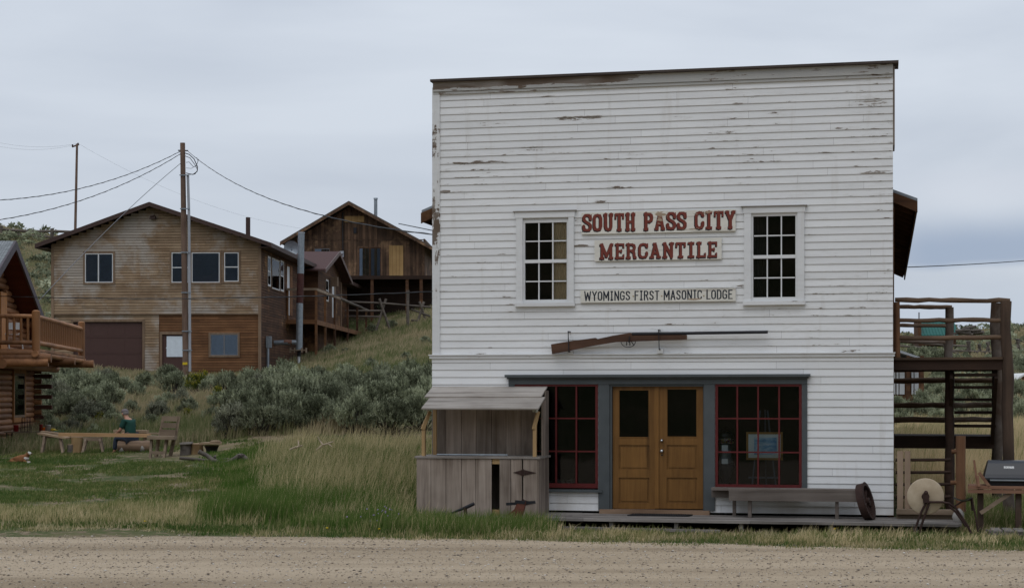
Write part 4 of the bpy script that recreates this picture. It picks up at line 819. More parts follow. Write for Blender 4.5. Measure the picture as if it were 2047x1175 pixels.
logp('post', [(su(1896, 790, .9), .9, -.1), (su(1898, 790, .9), .9, zBm)], .07, M['dark_beam'])
logp('post', [(su(1899, 790, 1.72), 1.66, -.1), (su(1900, 790, 1.72), 1.66, zBm)], .055, M['dark_beam'])
# gate post with pegs
og = single('gate_post', MB(S).tube([sp(1921, 1022, -.35), sp(1920, 940, -.35), sp(1920.5, 871, -.35)], .078, 12).tube([sp(1902, 902, -.36), sp(1919, 902, -.36)], .035, 8).tube([sp(1900, 964, -.36), sp(1919, 964, -.36)], .035, 8), M['orange_post'], 'light brown square topped post with two log pegs behind the grindstone', 'post')
pf = thing('picket_gate', 'short gate of two broad worn pickets and dark rails behind the grindstone', 'gate', S.M @ Vector((su(1840, 790, .0), .0, ZD)), -S.a)
for x0, x1 in ((1793.5, 1805.5), (1808.5, 1820)):
    b = MB(S); q0, q1 = sp(x0, 1018, -.10), sp(x1, 901, -.10); b.box(q0[0], q1[0], -.12, -.09, q0[2], q1[2]); make('picket', b, wood('worn_picket', (.20, .14, .10), (.37, .27, .19), 'z', 8), pf)
for y in (919, 944, 968, 993):
    b = MB(S); b.log(sp(1790, y, -.05), sp(1900, y-.5, -.05), .026, 7, 5, .002, .3); make('rail', b, M['dark_beam'], pf)
b = MB(S); q0, q1 = sp(1792, 1027, -.25), sp(1914, 1020, -.25); b.box(q0[0], q1[0], -.27, -.10, q0[2], q1[2]+.01, .5); b.box(q0[0], q1[0], -.2, -.12, .0, q0[2]-.003, .1); make('bottom_board', b, M['saw_wood'], pf)
single('pale_stone', MB(S).blob(sp(1916, 1033, -.9), (.09, .08, .13), 10, 8, .5, .12), M['concrete'], 'pale leaning stone at the end of the boardwalk', 'stone')
# ------------------------------------------------------------------ workbench and grill lid on the right
vw = -1.2; wb = thing('outdoor_workbench', 'rough reddish plank workbench at the right edge beside the stair post', 'workbench', S.M @ Vector((su(2010, 790, vw), vw, 0)), -S.a)
b = MB(S); p, q = sp(1935, 972.5, vw), (su(1935, 790, vw)+2.2, vw, 0); w0 = p[0]
b.box(w0, w0+2.2, vw-.02, vw+.02, p[2]-.03, p[2]+.02, .6); b.box(w0, w0+2.2, vw-.02, vw+.02, p[2]-.095, p[2]-.04, .4)
for k in range(4): b.box(w0+.03, w0+2.2, vw+.04+k*.15, vw+.18+k*.15, p[2]-.02, p[2]+.015)
make('top', b, M['red_lumber'], wb)
b = MB(S); b.bar(sp(1947, 919, vw), sp(1954, 972, vw), .03, .06, .5); b.bar(sp(1957, 944, vw), sp(1978, 972, vw), .04, .05, .3); b.bar(sp(1955, 950, vw-.03), sp(1957, 972, vw-.03), .03, .04, .9); b.box(w0+.85, w0+.95, vw-.03, vw+.05, p[2]-.13, p[2]+.05, .2); make('brace', b, M['red_lumber'], wb)
for du in (.15, .72, 2.0):
    b = MB(S); b.box(w0+du, w0+du+.09, vw+.1, vw+.19, -.05, p[2]-.03, .2); make('leg', b, M['post_log'], wb)
b = MB(S); b.bar(sp(2020, 985, vw+.05), sp(1960, 1025, vw+.05), .03, .06, .6); make('strut', b, M['saw_wood'], wb)
gr = thing('gas_grill', 'black enamel grill lid and box sitting on the workbench', 'grill', S.M @ Vector((w0+1.0, vw+.3, p[2])), -S.a)
b = MB(S); x0 = su(1968, 790, vw); L_ = 1.15; vs = []; prof = [(.0, .965), (.015, .985), (.03, 1.02), (.13, 1.19), (.18, 1.225), (.26, 1.235), (.42, 1.20), (.52, 1.08), (.55, .965)]
zz0 = szz(1990, 955, vw)-.965
for i, (dx, inset) in enumerate(((0, 0), (.01, 0), (L_-.01, 0), (L_, 0))):
    for (y, z) in prof: f_ = (z-.965)/.27; vs.append((x0+dx+(.07*f_ if i < 2 else -.07*f_), vw+.03+y, zz0+z))
m_ = len(prof); fs = [(i*m_+j, i*m_+j+1, (i+1)*m_+j+1, (i+1)*m_+j) for i in range(3) for j in range(m_-1)]+[tuple(range(m_))[::-1], tuple(range(3*m_, 4*m_))]
b.add(vs, fs, .5); b.box(x0-.015, x0+L_+.015, vw+.0, vw+.6, zz0+.935, zz0+.962, .5); make('lid', b, M['black_enamel'], gr)
b = MB(S); b.box(x0+.04, x0+L_-.04, vw+.05, vw+.55, p[2]+.02, zz0+.93, .5); make('firebox', b, M['iron_black'], gr)
b = MB(S); b.bar((x0+.08, vw-.03, zz0+.935), (x0+L_-.08, vw-.03, zz0+.935), .03, .022); make('handle', b, M['galv'], gr)
b = MB(S); q0 = sp(2007.5, 934, vw+.04); letters(b, 'BRINKMANN', TH, .09, q0[0], q0[0]+.15, q0[2]-.016, q0[2]+.016, 0, 0, cell=.002)
fv = lambda z: vw+.03+.03+(z-zz0-1.02)/.17*.10-.006
b.v = [(x, fv(z), z) for x, y, z in b.v]; make('badge', b, M['white_plain'], gr)
b = MB(S); q = sp(1975, 1053, -1.45); b.bar((q[0], -1.45, .10), (q[0]+2.4, -1.15, .10), .55, .045)
for k in range(14): b.box(q[0]+.05+k*.17, q[0]+.19+k*.17, -1.7, -1.1, .125, .145)
single('plank_walkway', b, M['deck_wood'], 'grey board walkway in the grass below the workbench', 'walkway')
# ================================================================== tan two storey house
def house_window(fr, parent, x0, x1, yt, yb, split=(), hsplit=(), trim='house_trim', frame='vinyl_white', back='sky_tint_back', tw=.09, drapes=(), u=None, fw=.045):
    if u is None: u0, z1 = fr.uz(x0, yt); u1, z0 = fr.uz(x1, yb); z1 = fr.uz(x0, yt)[1]
    else: u0, u1, z0, z1 = u
    b = MB(fr)
    b.box(u0-tw, u0, -.055, 0, z0-tw, z1+tw); b.box(u1, u1+tw, -.055, 0, z0-tw, z1+tw); b.box(u0, u1, -.052, 0, z1, z1+tw); b.box(u0, u1, -.052, 0, z0-tw, z0)
    o = make('window', b, M[trim], parent); b = MB(fr)
    b.box(u0, u0+fw, -.045, -.012, z0, z1); b.box(u1-fw, u1, -.045, -.012, z0, z1); b.box(u0+fw, u1-fw, -.045, -.012, z0, z0+fw); b.box(u0+fw, u1-fw, -.045, -.012, z1-fw, z1)
    for k in split: x = u0+(u1-u0)*k; b.box(x-.03, x+.03, -.043, -.012, z0+fw, z1-fw)
    for k in hsplit: z = z0+(z1-z0)*k; b.box(u0+fw, u1-fw, -.041, -.012, z-.025, z+.025)
    make('frame', b, M[frame], o); b = MB(fr); b.box(u0+fw, u1-fw, -.032, -.030, z0+fw, z1-fw); make('pane', b, M['glass_house'], o)
    b = MB(fr); b.box(u0, u1, -.011, -.009, z0, z1); make('inside', b, M[back], o)  # backing sheet, its colour carries the painted sky reflection
    for a, e in drapes:
        b = MB(fr); n = 16; vs = []
        for i in range(n+1): x = u0+(u1-u0)*(a+(e-a)*i/n); vs += [(x, -.018+.004*math.sin(i*2.1), z0+.03), (x, -.018+.004*math.sin(i*2.1), z1-.03)]
        b.add(vs, [(2*i, 2*i+2, 2*i+3, 2*i+1) for i in range(n)], .5, True); make('curtain', b, M['curtain'], o)
    return o
H = Frame((104-CX)/F*85, 85, R(2.64)); hu = lambda x: H.uz(x, 600)[0]; hz = lambda y: H.uz(300, y)[1]
house = thing('house', 'two storey house with weathered tan upper clapboards, brown garage door and brown lower siding', 'house', H.M @ Vector((5, 8, 3.2)), -H.a)
U1 = hu(521); zE = hz(487); ua, zA = hu(305), hz(414); zT = hz(627); zB0 = 2.6
def gtop(z):
    if z < zE: return (0, U1)
    k = (zA-z)/(zA-zE); return (ua-ua*k, ua+(U1-ua)*k)
wins = [(171, 227, 507, 565, (.48,)), (344, 378, 505, 565, ()), (384, 440, 505, 565, ()), (449, 478, 505, 563, ())]
wo = [(hu(a), hu(b_), hz(d_), hz(c_)) for a, b_, c_, d_, _ in wins]
b = MB(H); clap(b, 0, U1, zT, zA, .135, -.06, .022, wo, gtop, joint=3); make('upper_wall', b, M['tan_siding'], house)
dg = (hu(147), hu(285), zB0, hz(643)); dd = (hu(322), hu(378), zB0, hz(666)); lw = (hu(421), hu(476), hz(710), hz(668))
b = MB(H); clap(b, hu(285)+.12, U1, zB0, zT-.02, .135, 0, .02, [dg, dd, lw], joint=3); make('lower_wall', b, M['brown_siding'], house)
b = MB(H); clap(b, 0, hu(285)+.13, zB0, zT-.02, .135, -.003, .02, [dg], joint=3); clap(b, hu(289), hu(318), zB0, zT-.02, .135, -.022, .02, [], joint=3); make('lower_wall', b, M['tan_siding'], house)
b = MB(H)
for x0, x1, z0, z1 in ((-.02, .12, zB0, zE-.05), (U1-.10, U1+.03, zB0, zE+.05)): b.box(x0, x1, -.10, .02, z0, z1)
b.box(-.02, U1+.02, -.095, -.0, zT-.05, zT-.0, .3); make('trim', b, M['house_trim'], house)
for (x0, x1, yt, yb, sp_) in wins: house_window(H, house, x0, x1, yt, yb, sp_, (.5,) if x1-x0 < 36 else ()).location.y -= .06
for o_ in []: pass
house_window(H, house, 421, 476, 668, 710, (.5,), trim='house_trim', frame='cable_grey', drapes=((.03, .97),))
b = MB(H); n_ = 4
for k in range(n_):
    h_ = (dg[3]-zB0)/n_; b.box(dg[0], dg[1], .05, .1, zB0+k*h_+.012, zB0+(k+1)*h_)
    for j in range(4): b.box(dg[0]+.1+j*.86, dg[0]+.84+j*.86, .044, .05, zB0+k*h_+.1, zB0+(k+1)*h_-.09)
b.box(dg[0], dg[1], .09, .12, zB0, dg[3], .1); gd = make('garage_door', b, M['garage_brown'], house)
b = MB(H); b.box(dg[0]-.12, dg[0], -.07, .05, zB0, dg[3]+.12); b.box(dg[1], dg[1]+.12, -.07, .05, zB0, dg[3]+.12); b.box(dg[0], dg[1], -.068, .05, dg[3], dg[3]+.12); make('door_casing', b, M['house_trim'], gd)
b = MB(H); b.box(dd[0]+.06, dd[1]-.06, .03, .07, zB0, dd[3]-.06); do = make('door', b, M['garage_brown'], house)
b = MB(H); b.box(dd[0]-.06, dd[0]+.06, -.06, .05, zB0, dd[3]+.08); b.box(dd[1]-.06, dd[1]+.06, -.06, .05, zB0, dd[3]+.08); b.box(dd[0]+.06, dd[1]-.06, -.058, .05, dd[3]-.06, dd[3]+.08); make('door_casing', b, M['house_trim'], do)
b = MB(H); b.box(hu(333), hu(372), .005, .03, hz(713), hz(672)); b.box(hu(333)-.03, hu(372)+.03, .012, .028, hz(695)-.03, hz(695)+.03, .1); make('door_light', b, M['curtain'], do)
# roof: front gable, long slope over the side wall
ov = .62; k1 = (zA-zE)/ua; k2 = (zA-zE)/(U1-ua); xl, xr = hu(80), U1+.62; L2 = 34.
def slope(mb, x0, z0, x1, z1, v0, v1, th, tone=None): mb.prism([(x0, z0), (x1, z1), (x1, z1+th), (x0, z0+th)], v0, v1, 'xz', tone)
zt0 = zA+.07; b = MB(H); slope(b, ua, zt0, xl, zt0-k1*(ua-xl), -ov, L2, .10); slope(b, ua, zt0, xr, zt0-k2*(xr-ua), -ov, L2, .10); rf = make('roof', b, M['shingle_maroon'], house)
b = MB(H)
for x1, k_ in ((xl, k1), (xr, k2)):
    zz = zt0-k_*abs(x1-ua); b.prism([(ua, zt0-.10), (x1, zz-.10), (x1, zz+.115), (ua, zt0+.115)], -ov-.05, -ov-.001, 'xz', .5)
    s_ = 1 if x1 > ua else -1; b.box(min(x1, x1+s_*.05), max(x1, x1+s_*.05), -ov-.05, L2, zz-.12, zz+.10, .5); b.box(min(x1-s_*.62, x1), max(x1-s_*.62, x1), -ov, L2, zz-.125, zz-.10, .3)
make('fascia', b, M['roof_brown'], rf)
b = MB(H); q = H.uz(463.5, 470); b.tube([(q[0], 4, q[1]-.6), (q[0], 4, H.uz(463, 440)[1]+.55)], .12, 10); make('chimney_pipe', b, M['roof_brown'], rf)
b = MB(H); q = H.uz(307, 435); b.box(q[0]-.12, q[0]+.16, -.30, -.08, q[1]-.10, q[1]+.05); b.bar((q[0]-.1, -.25, q[1]+.03), (q[0]+.1, -.25, q[1]+.08), .2, .04); make('floodlight', b, M['roof_brown'], house)
# side wall facing right
HS = H.side(U1); sv = lambda x: H.vz(x, 600, U1)[0]; svz = lambda x, y: H.vz(x, y, U1)[1]; zSt = zE+.1
swin = [(533.5, 540, 511.5, 571), (542, 557.5, 515, 576), (559, 566, 520, 581)]
opsS = [(sv(a), sv(b_), svz(a, d_), svz(a, c_)) for a, b_, c_, d_ in swin]; so_ = (sv(572.5), sv(579), svz(572.5, 629), svz(572.5, 531))
b = MB(HS); clap(b, 0, 30, zB0-.4, zSt, .135, 0, .02, opsS+[so_], joint=4); make('side_wall', b, M['dark_siding'], house)
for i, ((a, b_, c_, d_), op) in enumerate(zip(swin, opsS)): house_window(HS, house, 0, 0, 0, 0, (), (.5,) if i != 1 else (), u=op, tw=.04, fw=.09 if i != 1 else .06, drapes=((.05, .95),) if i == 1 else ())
b = MB(HS); b.box(so_[0], so_[1], .0, .05, so_[2], so_[3]); do = make('door', b, M['vinyl_white'], house)
b = MB(HS); b.box(so_[1], so_[1]+.7, -.04, .03, so_[2], so_[3]+.1); b.box(so_[0]-.12, so_[0], -.04, .03, so_[2], so_[3]+.1); b.box(so_[0], so_[1], -.038, .03, so_[3], so_[3]+.1); make('door_casing', b, M['brown_siding'], do)
b = MB(H); b.box(-.0, .1, .02, 30, zB0, zE); b.box(0.1, U1-.01, 29.9, 30, zB0, zE); make('rear_wall', b, M['dark_siding'], house)
# wing with its own gable on the right
uW = H.uz(690, 600, 22)[0]; vA, zWe = H.vz(650, 541, uW+.3); vB = H.vz(704, 566, uW+.3)[0]; vm = (vA+vB)/2; zWr = H.vz(677, 505, uW+.3)[1]
wv0, wv1 = vA+.9, vB-1.2; HW = H.side(uW-.25); kk = (zWr-.1-zWe)/(vm-vA)
def wtop(z):
    f_ = max(0, (zWr-.15-z))/kk; return (max(wv0, vm-f_), min(wv1, vm+f_))
wdoor = (H.vz(663, 600, uW-.25)[0], H.vz(668, 600, uW-.25)[0], H.vz(664, 634, uW-.25)[1], H.vz(664, 563, uW-.25)[1]); ww = (H.vz(650, 600, uW-.25)[0], H.vz(655.5, 600, uW-.25)[0], H.vz(650, 601, uW-.25)[1], H.vz(650, 558, uW-.25)[1])
b = MB(HW); clap(b, wv0, wv1, 3.2, zWr, .135, 0, .02, [wdoor, ww], wtop); make('wing_wall', b, M['dark_siding'], house)
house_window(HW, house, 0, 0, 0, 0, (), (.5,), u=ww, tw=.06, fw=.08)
b = MB(HW); b.box(wdoor[0], wdoor[1], .0, .05, wdoor[2], wdoor[3]); do = make('door', b, M['vinyl_white'], house)
b = MB(HW); b.box(wdoor[1], wdoor[1]+.5, -.03, .02, wdoor[2], wdoor[3]+.08); b.box(wdoor[0]-.2, wdoor[0], -.03, .02, wdoor[2], wdoor[3]+.08); make('door_casing', b, M['house_trim'], do)
b = MB(HW); b.box(wv1-.1, wv1+.12, -.05, .03, 3.4, wtop(zWe)[1]*0+zWe); b.box(wdoor[0]-1.0, wdoor[0]-.6, -.5, -.1, wdoor[3]-.35, wdoor[3]+.2, .2); make('trim', b, M['house_trim'], house)
b = MB(H)
for v1 in (vA, vB): b.prism([(vm, zWr), (v1, zWe), (v1, zWe+.1), (vm, zWr+.1)], U1-4 if v1 > vm else U1-1.5, uW+.3, 'yz', .5)
wr = make('wing_roof', b, M['shingle_maroon'], house)
b = MB(H)
for v1 in (vA, vB): b.prism([(vm, zWr-.12), (v1, zWe-.12), (v1, zWe+.11), (vm, zWr+.11)], uW+.301, uW+.35, 'yz', .5)
make('fascia', b, plain('mauve_brown_fascia', (.13, .085, .075), .6), wr)
b = MB(H); b.box(U1+.0, uW-.25, wv0-.05, wv0, 3.2, zWe+.1); make('wing_return', b, M['dark_siding'], house)
b = MB(H); c_ = H.uz(583, 497, 7.); b.lathe((c_[0], 7, c_[1]), [(.001, .05), (.3, .0), (.42, -.08)], 16, 'y'); b.tube([(c_[0], 7, c_[1]), (c_[0]-.1, 7.2, c_[1]-.5)], .03, 6); make('satellite_dish', b, M['galv'], rf)
# raised walkway along the side
dk = thing('side_deck', 'raised wooden deck and walkway along the right side of the tan house', 'deck', H.M @ Vector((U1+1, 10, 3.8)), -H.a)
uo_ = U1+1.65; v0 = sv(571); zD2 = H.vz(632, 639, uo_)[1]; vend = H.vz(733, 668, uo_)[0]; zR2 = H.vz(632, 577, uo_)[1]
b = MB(H); b.box(U1+.03, uo_, v0, vend, zD2-.05, zD2); b.box(U1+.03, uo_+.04, v0-.05, v0-.001, zD2-.22, zD2+.01, .8); b.box(uo_, uo_+.05, v0, vend, zD2-.25, zD2+.005, .5); make('floor', b, M['brown_siding'], dk)
b = MB(H); b.box(U1+.05, uo_+.06, v0-.06, v0+.1, zR2-.09, zR2+.03, .9); vR = H.vz(679, 598, uo_)[0]; b.box(uo_-.03, uo_+.07, v0+.1, vR, zR2-.12, zR2+.03, .9); make('rail', b, M['saw_wood'], dk)
b = MB(H); b.log((uo_, vR-.3, zR2-.02), (uo_, vend+.5, zR2-.12), .09, 8, 6, .004, .4); make('rail', b, M['log_bark'], dk)
for px in (632, 650, 669, 695, 714, 732):
    v_ = H.vz(px, 600, uo_)[0]; p = H.M @ Vector((uo_, v_, 0)); b = MB(H); b.box(uo_-.06, uo_+.06, v_-.06, v_+.06, gz(p.x, p.y)-.3, zR2-.1, .5); make('post', b, M['brown_siding'] if px < 655 else M['dark_siding'], dk)
b = MB(H); b.box(U1+.05, U1+.15, v0, v0+.1, zD2, zR2-.08); make('post', b, M['brown_siding'], dk)
# stove pipe with elbow, meter box, cinder block
sp_ = thing('stove_pipe', 'tall grey stove pipe with a rusty red section beside the house wall', 'stove pipe', H.M @ Vector((U1+1.2, 3, 3)), -H.a)
vp = 3.6; g = lambda x, y, v=vp: (H.uz(x, y, v)[0], v, H.uz(x, y, v)[1])
b = MB(H); b.tube([g(598, 700), g(599, 606)], .175, 12); make('lower_pipe', b, M['galv'], sp_); b = MB(H); b.tube([g(601, 547), g(602, 475), g(602.5, 464)], .17, 12); make('upper_pipe', b, M['galv'], sp_)
b = MB(H); b.tube([g(599, 606), g(601, 547)], .176, 12); make('rusty_section', b, plain('maroon_rust', (.075, .028, .024), .8, var=.3), sp_)
b = MB(H); b.lathe(g(602.5, 466), [(.001, .05), (.17, .03), (.19, .0), (.17, -.02)], 12, 'z'); make('cap', b, M['conduit'], sp_)
b = MB(H); b.tube([g(598, 684), g(585, 684), g(546, 685)], .13, 10); make('elbow', b, M['galv'], sp_)
b = MB(H); b.tube([g(584, 684), g(568, 684)], .132, 10); make('rusty_section', b, plain('orange_rust', (.20, .10, .07), .8, var=.3), sp_)
b = MB(H); p0 = g(598, 700); b.tube([p0, g(597.5, 712)], .10, 8); make('base', b, M['iron_black'], sp_)
b = MB(H); b.tube([g(597.5, 712), g(597, 735)], .07, 8); make('foot', b, M['vinyl_white'], sp_)
b = MB(H); c_ = g(598, 700)
for du in (-.30, .30): b.box(c_[0]+du-.14, c_[0]+du-.08, vp-.32, vp-.12, c_[2]-.13, c_[2]+.12); b.box(c_[0]+du+.08, c_[0]+du+.14, vp-.32, vp-.12, c_[2]-.13, c_[2]+.12); b.box(c_[0]+du-.14, c_[0]+du+.14, vp-.31, vp-.13, c_[2]-.03, c_[2]+.03)
b.box(c_[0]-.2, c_[0]+.2, vp-.3, vp-.14, c_[2]-.02, c_[2]+.02); single('cinder_block', b, M['saw_wood'], 'pale hollow block strapped to the foot of the stove pipe', 'block')
mb_ = thing('meter_box', 'grey electric meter box on a conduit at the corner of the house', 'meter box', H.M @ Vector((U1+.2, 1.2, 3)), -H.a)
b = MB(H); q = g(537.5, 683, 1.2); b.box(q[0]-.13, q[0]+.13, 1.1, 1.3, q[2]-.3, q[2]+.28); make('box', b, M['galv'], mb_)
b = MB(H); q2 = g(534, 750, 1.2); b.tube([(q[0]-.05, 1.2, q[2]-.3), (q[0]-.05, 1.2, q2[2])], .07, 8); make('conduit', b, M['galv'], mb_)
# ================================================================== old brown house up the hill
B = Frame(P(589, 600, 118).x, 118, R(2.)); bu_ = lambda x: B.uz(x, 500)[0]; bzz = lambda x, y: B.uz(x, y)[1]
old = thing('old_house', 'old dark brown board house up the hill with yellow plywood beside its glass door', 'house', B.M @ Vector((4, 5, 9)), -B.a)
W1 = bu_(1009-160); zf_ = bzz(700, 556); ap, zp = bu_(700.5), bzz(700, 412); ze = bzz(585, 478)
kL = (zp-ze)/(ap); kR = kL*.93
b = MB(B); n_ = 44
for i in range(n_):
    x0, x1 = W1*i/n_, W1*(i+1)/n_; f_ = lambda x: zp-(kL*(ap-x) if x < ap else kR*(x-ap))
    b.prism([(x0, zf_), (x1-.012, zf_), (x1-.012, f_(x1)), (x0, f_(x0))], -random.uniform(.0, .03), .05, 'xz')
b.prism([(0, zf_-.2), (W1, zf_-.2), (W1, zp-kR*(W1-ap)-.03), (ap, zp-.03), (0, zp-kL*ap-.03)], .052, .1, 'xz', .1); b.box(.0, W1, -.04, -.03, bzz(700, 481), bzz(700, 479), .1); make('front_wall', b, M['vert_siding'], old)
b = MB(B); b.box(0, .1, .1, 9, zf_-.3, ze); b.box(W1-.1, W1, .1, 9, zf_-.3, ze); b.box(.1, W1-.1, 8.9, 9, zf_-.3, ze); b.box(0, W1+1, -.0, 9, zf_-.31, zf_-.05); make('body', b, M['vert_siding'], old)
b = MB(B); zr_ = zp+.14; xl_, xr_ = bu_(564), bu_(872)
for x1, k_ in ((xl_, kL), (xr_, kR)): slope(b, ap, zr_, x1, zr_-k_*abs(x1-ap), -.9, 9.5, .12, .5)
rf = make('roof', b, M['shingle_old'], old); b = MB(B)
for x1, k_ in ((xl_, kL), (xr_, kR)): z_ = zr_-k_*abs(x1-ap); b.prism([(ap, zr_-.16), (x1, z_-.16), (x1, z_+.01), (ap, zr_+.01)], -.96, -.902, 'xz', .8)
make('rake_board', b, M['vert_siding'], rf)
b = MB(B); q = B.uz(751, 425, 1); b.tube([(q[0], 1, q[1]-.8), (q[0], 1, B.uz(751, 399, 1)[1])], .12, 10); b.lathe((q[0], 1, B.uz(751, 397, 1)[1]), [(.001, .06), (.15, .04), (.15, -.06)], 10); make('chimney_pipe', b, M['galv'], rf)
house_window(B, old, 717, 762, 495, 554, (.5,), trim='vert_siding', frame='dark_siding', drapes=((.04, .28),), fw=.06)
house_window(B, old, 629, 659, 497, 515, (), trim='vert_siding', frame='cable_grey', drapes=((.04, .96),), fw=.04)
M['ply'] = plain('bare_plywood', (.52, .34, .13), .8, var=.06, scale=2)
for x0, x1, y0, y1 in ((778, 806.5, 491, 555), (689, 728.5, 432, 444)):
    b = MB(B); n_ = 4 if y1 > 500 else 3
    for i in range(n_): b.box(bu_(x0+(x1-x0)*i/n_), bu_(x0+(x1-x0)*(i+1)/n_)-.012, -.08, -.04, bzz(750, y1), bzz(750, y0))
    make('plywood_panel', b, M['plywood'], old)
b = MB(B); p, q = B.uz(686, 505), B.uz(685.5, 425); b.tube([(p[0], -.12, p[1]), (q[0], -.12, q[1])], .04, 6); make('mast', b, M['cable'], old)
b = MB(B); p = B.uz(684, 508); b.box(p[0]-.13, p[0]+.13, -.2, -.04, p[1]-.22, p[1]+.2); b.lathe((p[0], -.2, p[1]+.03), [(.001, -.1), (.09, -.08), (.1, 0)], 12, 'y'); make('meter', b, M['conduit'], old)
b = MB(B); p = B.uz(710, 461); b.box(p[0]-.1, p[0]+.1, -.1, -.03, p[1]-.2, p[1]+.2); make('vent', b, M['iron_black'], old)
od = thing('front_deck', 'dark timber deck on posts in front of the old brown house', 'deck', B.M @ Vector((5, -1.5, 8.5)), -B.a)
b = MB(B); b.box(.4, W1+1.2, -2.6, -.05, zf_-.12, zf_-.02, .5); b.box(.4, W1+1.2, -2.66, -2.6, zf_-.26, zf_-.01, .2); b.box(.3, W1+1.2, -.5, -.3, zf_-2.6, zf_-.13, .05); make('floor', b, M['dark_beam'], od)
for px in (600, 652, 744, 814, 842):
    u = B.uz(px, 600, -2.5)[0]; p = B.M @ Vector((u, -2.5, 0)); b = MB(B); b.box(u-.1, u+.1, -2.6, -2.4, gz(p.x, p.y)-.3, zf_-.13, .3); make('post', b, M['dark_siding'], od)
# ================================================================== log cabin at the left edge
K = Frame(P(72, 600, 48).x, 48, R(-6.3)); zd = 3.51
cabin = thing('log_cabin', 'log cabin with steep grey shingled roof and protruding log ends at the left edge', 'cabin', K.M @ Vector((-2, 4, .4)), -K.a)
uw = -1.65; va, zap = 2.3, 6.66; kf = .395
b = MB(K); z = .35; i = 0; crown = lambda v: zap-.25-kf*abs(v-va)
while z < zap-.2:
    ext = min(9.25, va+max(0, (zap-.25-z)/kf)) if z > 4.0 else 9.25; st_ = max(-4.5, va-max(0, (zap-.25-z)/kf)) if z > 4. else -4.5
    parts = [(st_, ext)]
    for o0, o1, q0, q1 in ((5.1, 7.3, 1.4, 2.95), (2.9, 4.1, zd, 5.35)):
        if q0 < z < q1: parts = [w_ for s_, e_ in parts for w_ in ((s_, min(e_, o0)), (max(s_, o1), e_)) if w_[1]-w_[0] > .1]
    for s_, e_ in parts: b.log((uw, s_, z), (uw, e_, z), .098, 9, 6, .0015, None, .04)
    z += .172
make('wall', b, M['cabin_log_y'], cabin)
b = MB(K); b.box(uw-6, uw-.05, -4.5, 9.2, .2, 4.4); make('inner_walls', b, M['soffit_red'], cabin)
z = .43; i = 0
while z < 3.5:
    b = MB(K); e_ = uw+(.42 if i % 2 else .66)
    if i % 2: b.log((uw-.6, 9.2, z), (e_-.1, 9.2, z), .095, 9, 3, .002); make('log_end', b, M['cabin_log_y'], cabin)
    else: b.box(uw-.6, e_+.0, 9.12, 9.32, z-.07, z+.07); make('log_end', b, M['cabin_dark'], cabin)
    z += .172; i += 1
KS = K.side(uw+.085)
house_window(KS, cabin, 0, 0, 0, 0, (), (), trim='cabin_trim', frame='house_trim', u=(5.25, 7.15, 1.5, 2.9), tw=.14, fw=.08, drapes=((.3, .96),))
b = MB(KS); b.box(3.0, 4.0, -.05, .0, zd, 5.3); make('door', b, M['cabin_trim'], cabin)
b = MB(K); u_in, u_out = uw-9, -1.0
for v1 in (va+6.6, va-6.1): z1 = zap-kf*abs(v1-va); b.prism([(va, zap), (v1, z1), (v1, z1+.09), (va, zap+.09)], u_in, u_out, 'yz', .5)
rf = make('roof', b, M['shingle_grey'], cabin)
t = NT('grey_slab_shingles'); br = t.n.new('ShaderNodeTexBrick'); mp = t.n.new('ShaderNodeMapping'); mp.inputs['Rotation'].default_value = (R(-90), 0, 0); mp.inputs['Rotation'].default_value = (0, 0, 0)
sx = t.n.new('ShaderNodeSeparateXYZ'); cx = t.n.new('ShaderNodeCombineXYZ'); t.l.new(t.tc.outputs['Object'], sx.inputs[0]); t.l.new(sx.outputs['X'], cx.inputs[0]); t.l.new(t.math('MULTIPLY', sx.outputs['Y'], 1.08), cx.inputs[1])
t.l.new(cx.outputs[0], br.inputs['Vector']); br.inputs['Scale'].default_value = 3.2; br.inputs['Color1'].default_value = (.20, .215, .22, 1); br.inputs['Color2'].default_value = (.28, .295, .30, 1); br.inputs['Mortar'].default_value = (.07, .075, .08, 1); br.inputs['Mortar Size'].default_value = .03
t.done(t.val(br.outputs[0], t.noise(5, 4), .75, 1.25), .9); rf.data.materials.clear(); rf.data.materials.append(t.m)
b = MB(K)
for v1 in (va+6.6, va-6.1): z1 = zap-kf*abs(v1-va); b.prism([(va, zap-.16), (v1, z1-.16), (v1, z1+.10), (va, zap+.10)], u_out+.001, u_out+.06, 'yz', .5)
make('rake_board', b, plain('purple_grey_fascia', (.085, .07, .08), .7), rf)
b = MB(K)
for v1 in (va+6.6, va-6.1): z1 = zap-kf*abs(v1-va); b.prism([(va, zap-.03), (v1, z1-.03), (v1, z1-.005), (va, zap-.005)], u_in, u_out, 'yz', .5)
make('soffit', b, M['soffit_red'], rf)
for v_ in (va, va+4.9):
    b = MB(K); z_ = zap-kf*abs(v_-va)-.22; b.log((uw-1, v_, z_), (u_out-.1, v_, z_), .11, 9, 3, .001); make('purlin', b, M['cabin_log_y'], rf)
bal = thing('log_balcony', 'honey brown log balcony with round balusters jutting from the cabin', 'balcony', K.M @ Vector((-.8, 4, 3)), -K.a)
E = 9.05
b = MB(K)
for k in range(10): b.box(uw, .1-k*0, .05+k*.9, .93+k*.9, zd-.07, zd)
make('floor', b, M['cabin_log_y'], bal)
for v_ in (0., 4.6, 8.9):
    b = MB(K); b.log((uw-.5, v_, zd-.26), (.42, v_, zd-.26), .13, 10, 5, .002); make('joist_log', b, M['cabin_log_y'], bal)
for u_, zz_, r_2 in ((.0, zd-.14, .10), (-.9, zd-.42, .13)):
    b = MB(K); b.log((u_, -.2, zz_), (u_, E+.35, zz_), r_2, 10, 8, .001); make('beam_log', b, M['cabin_log_y'], bal)
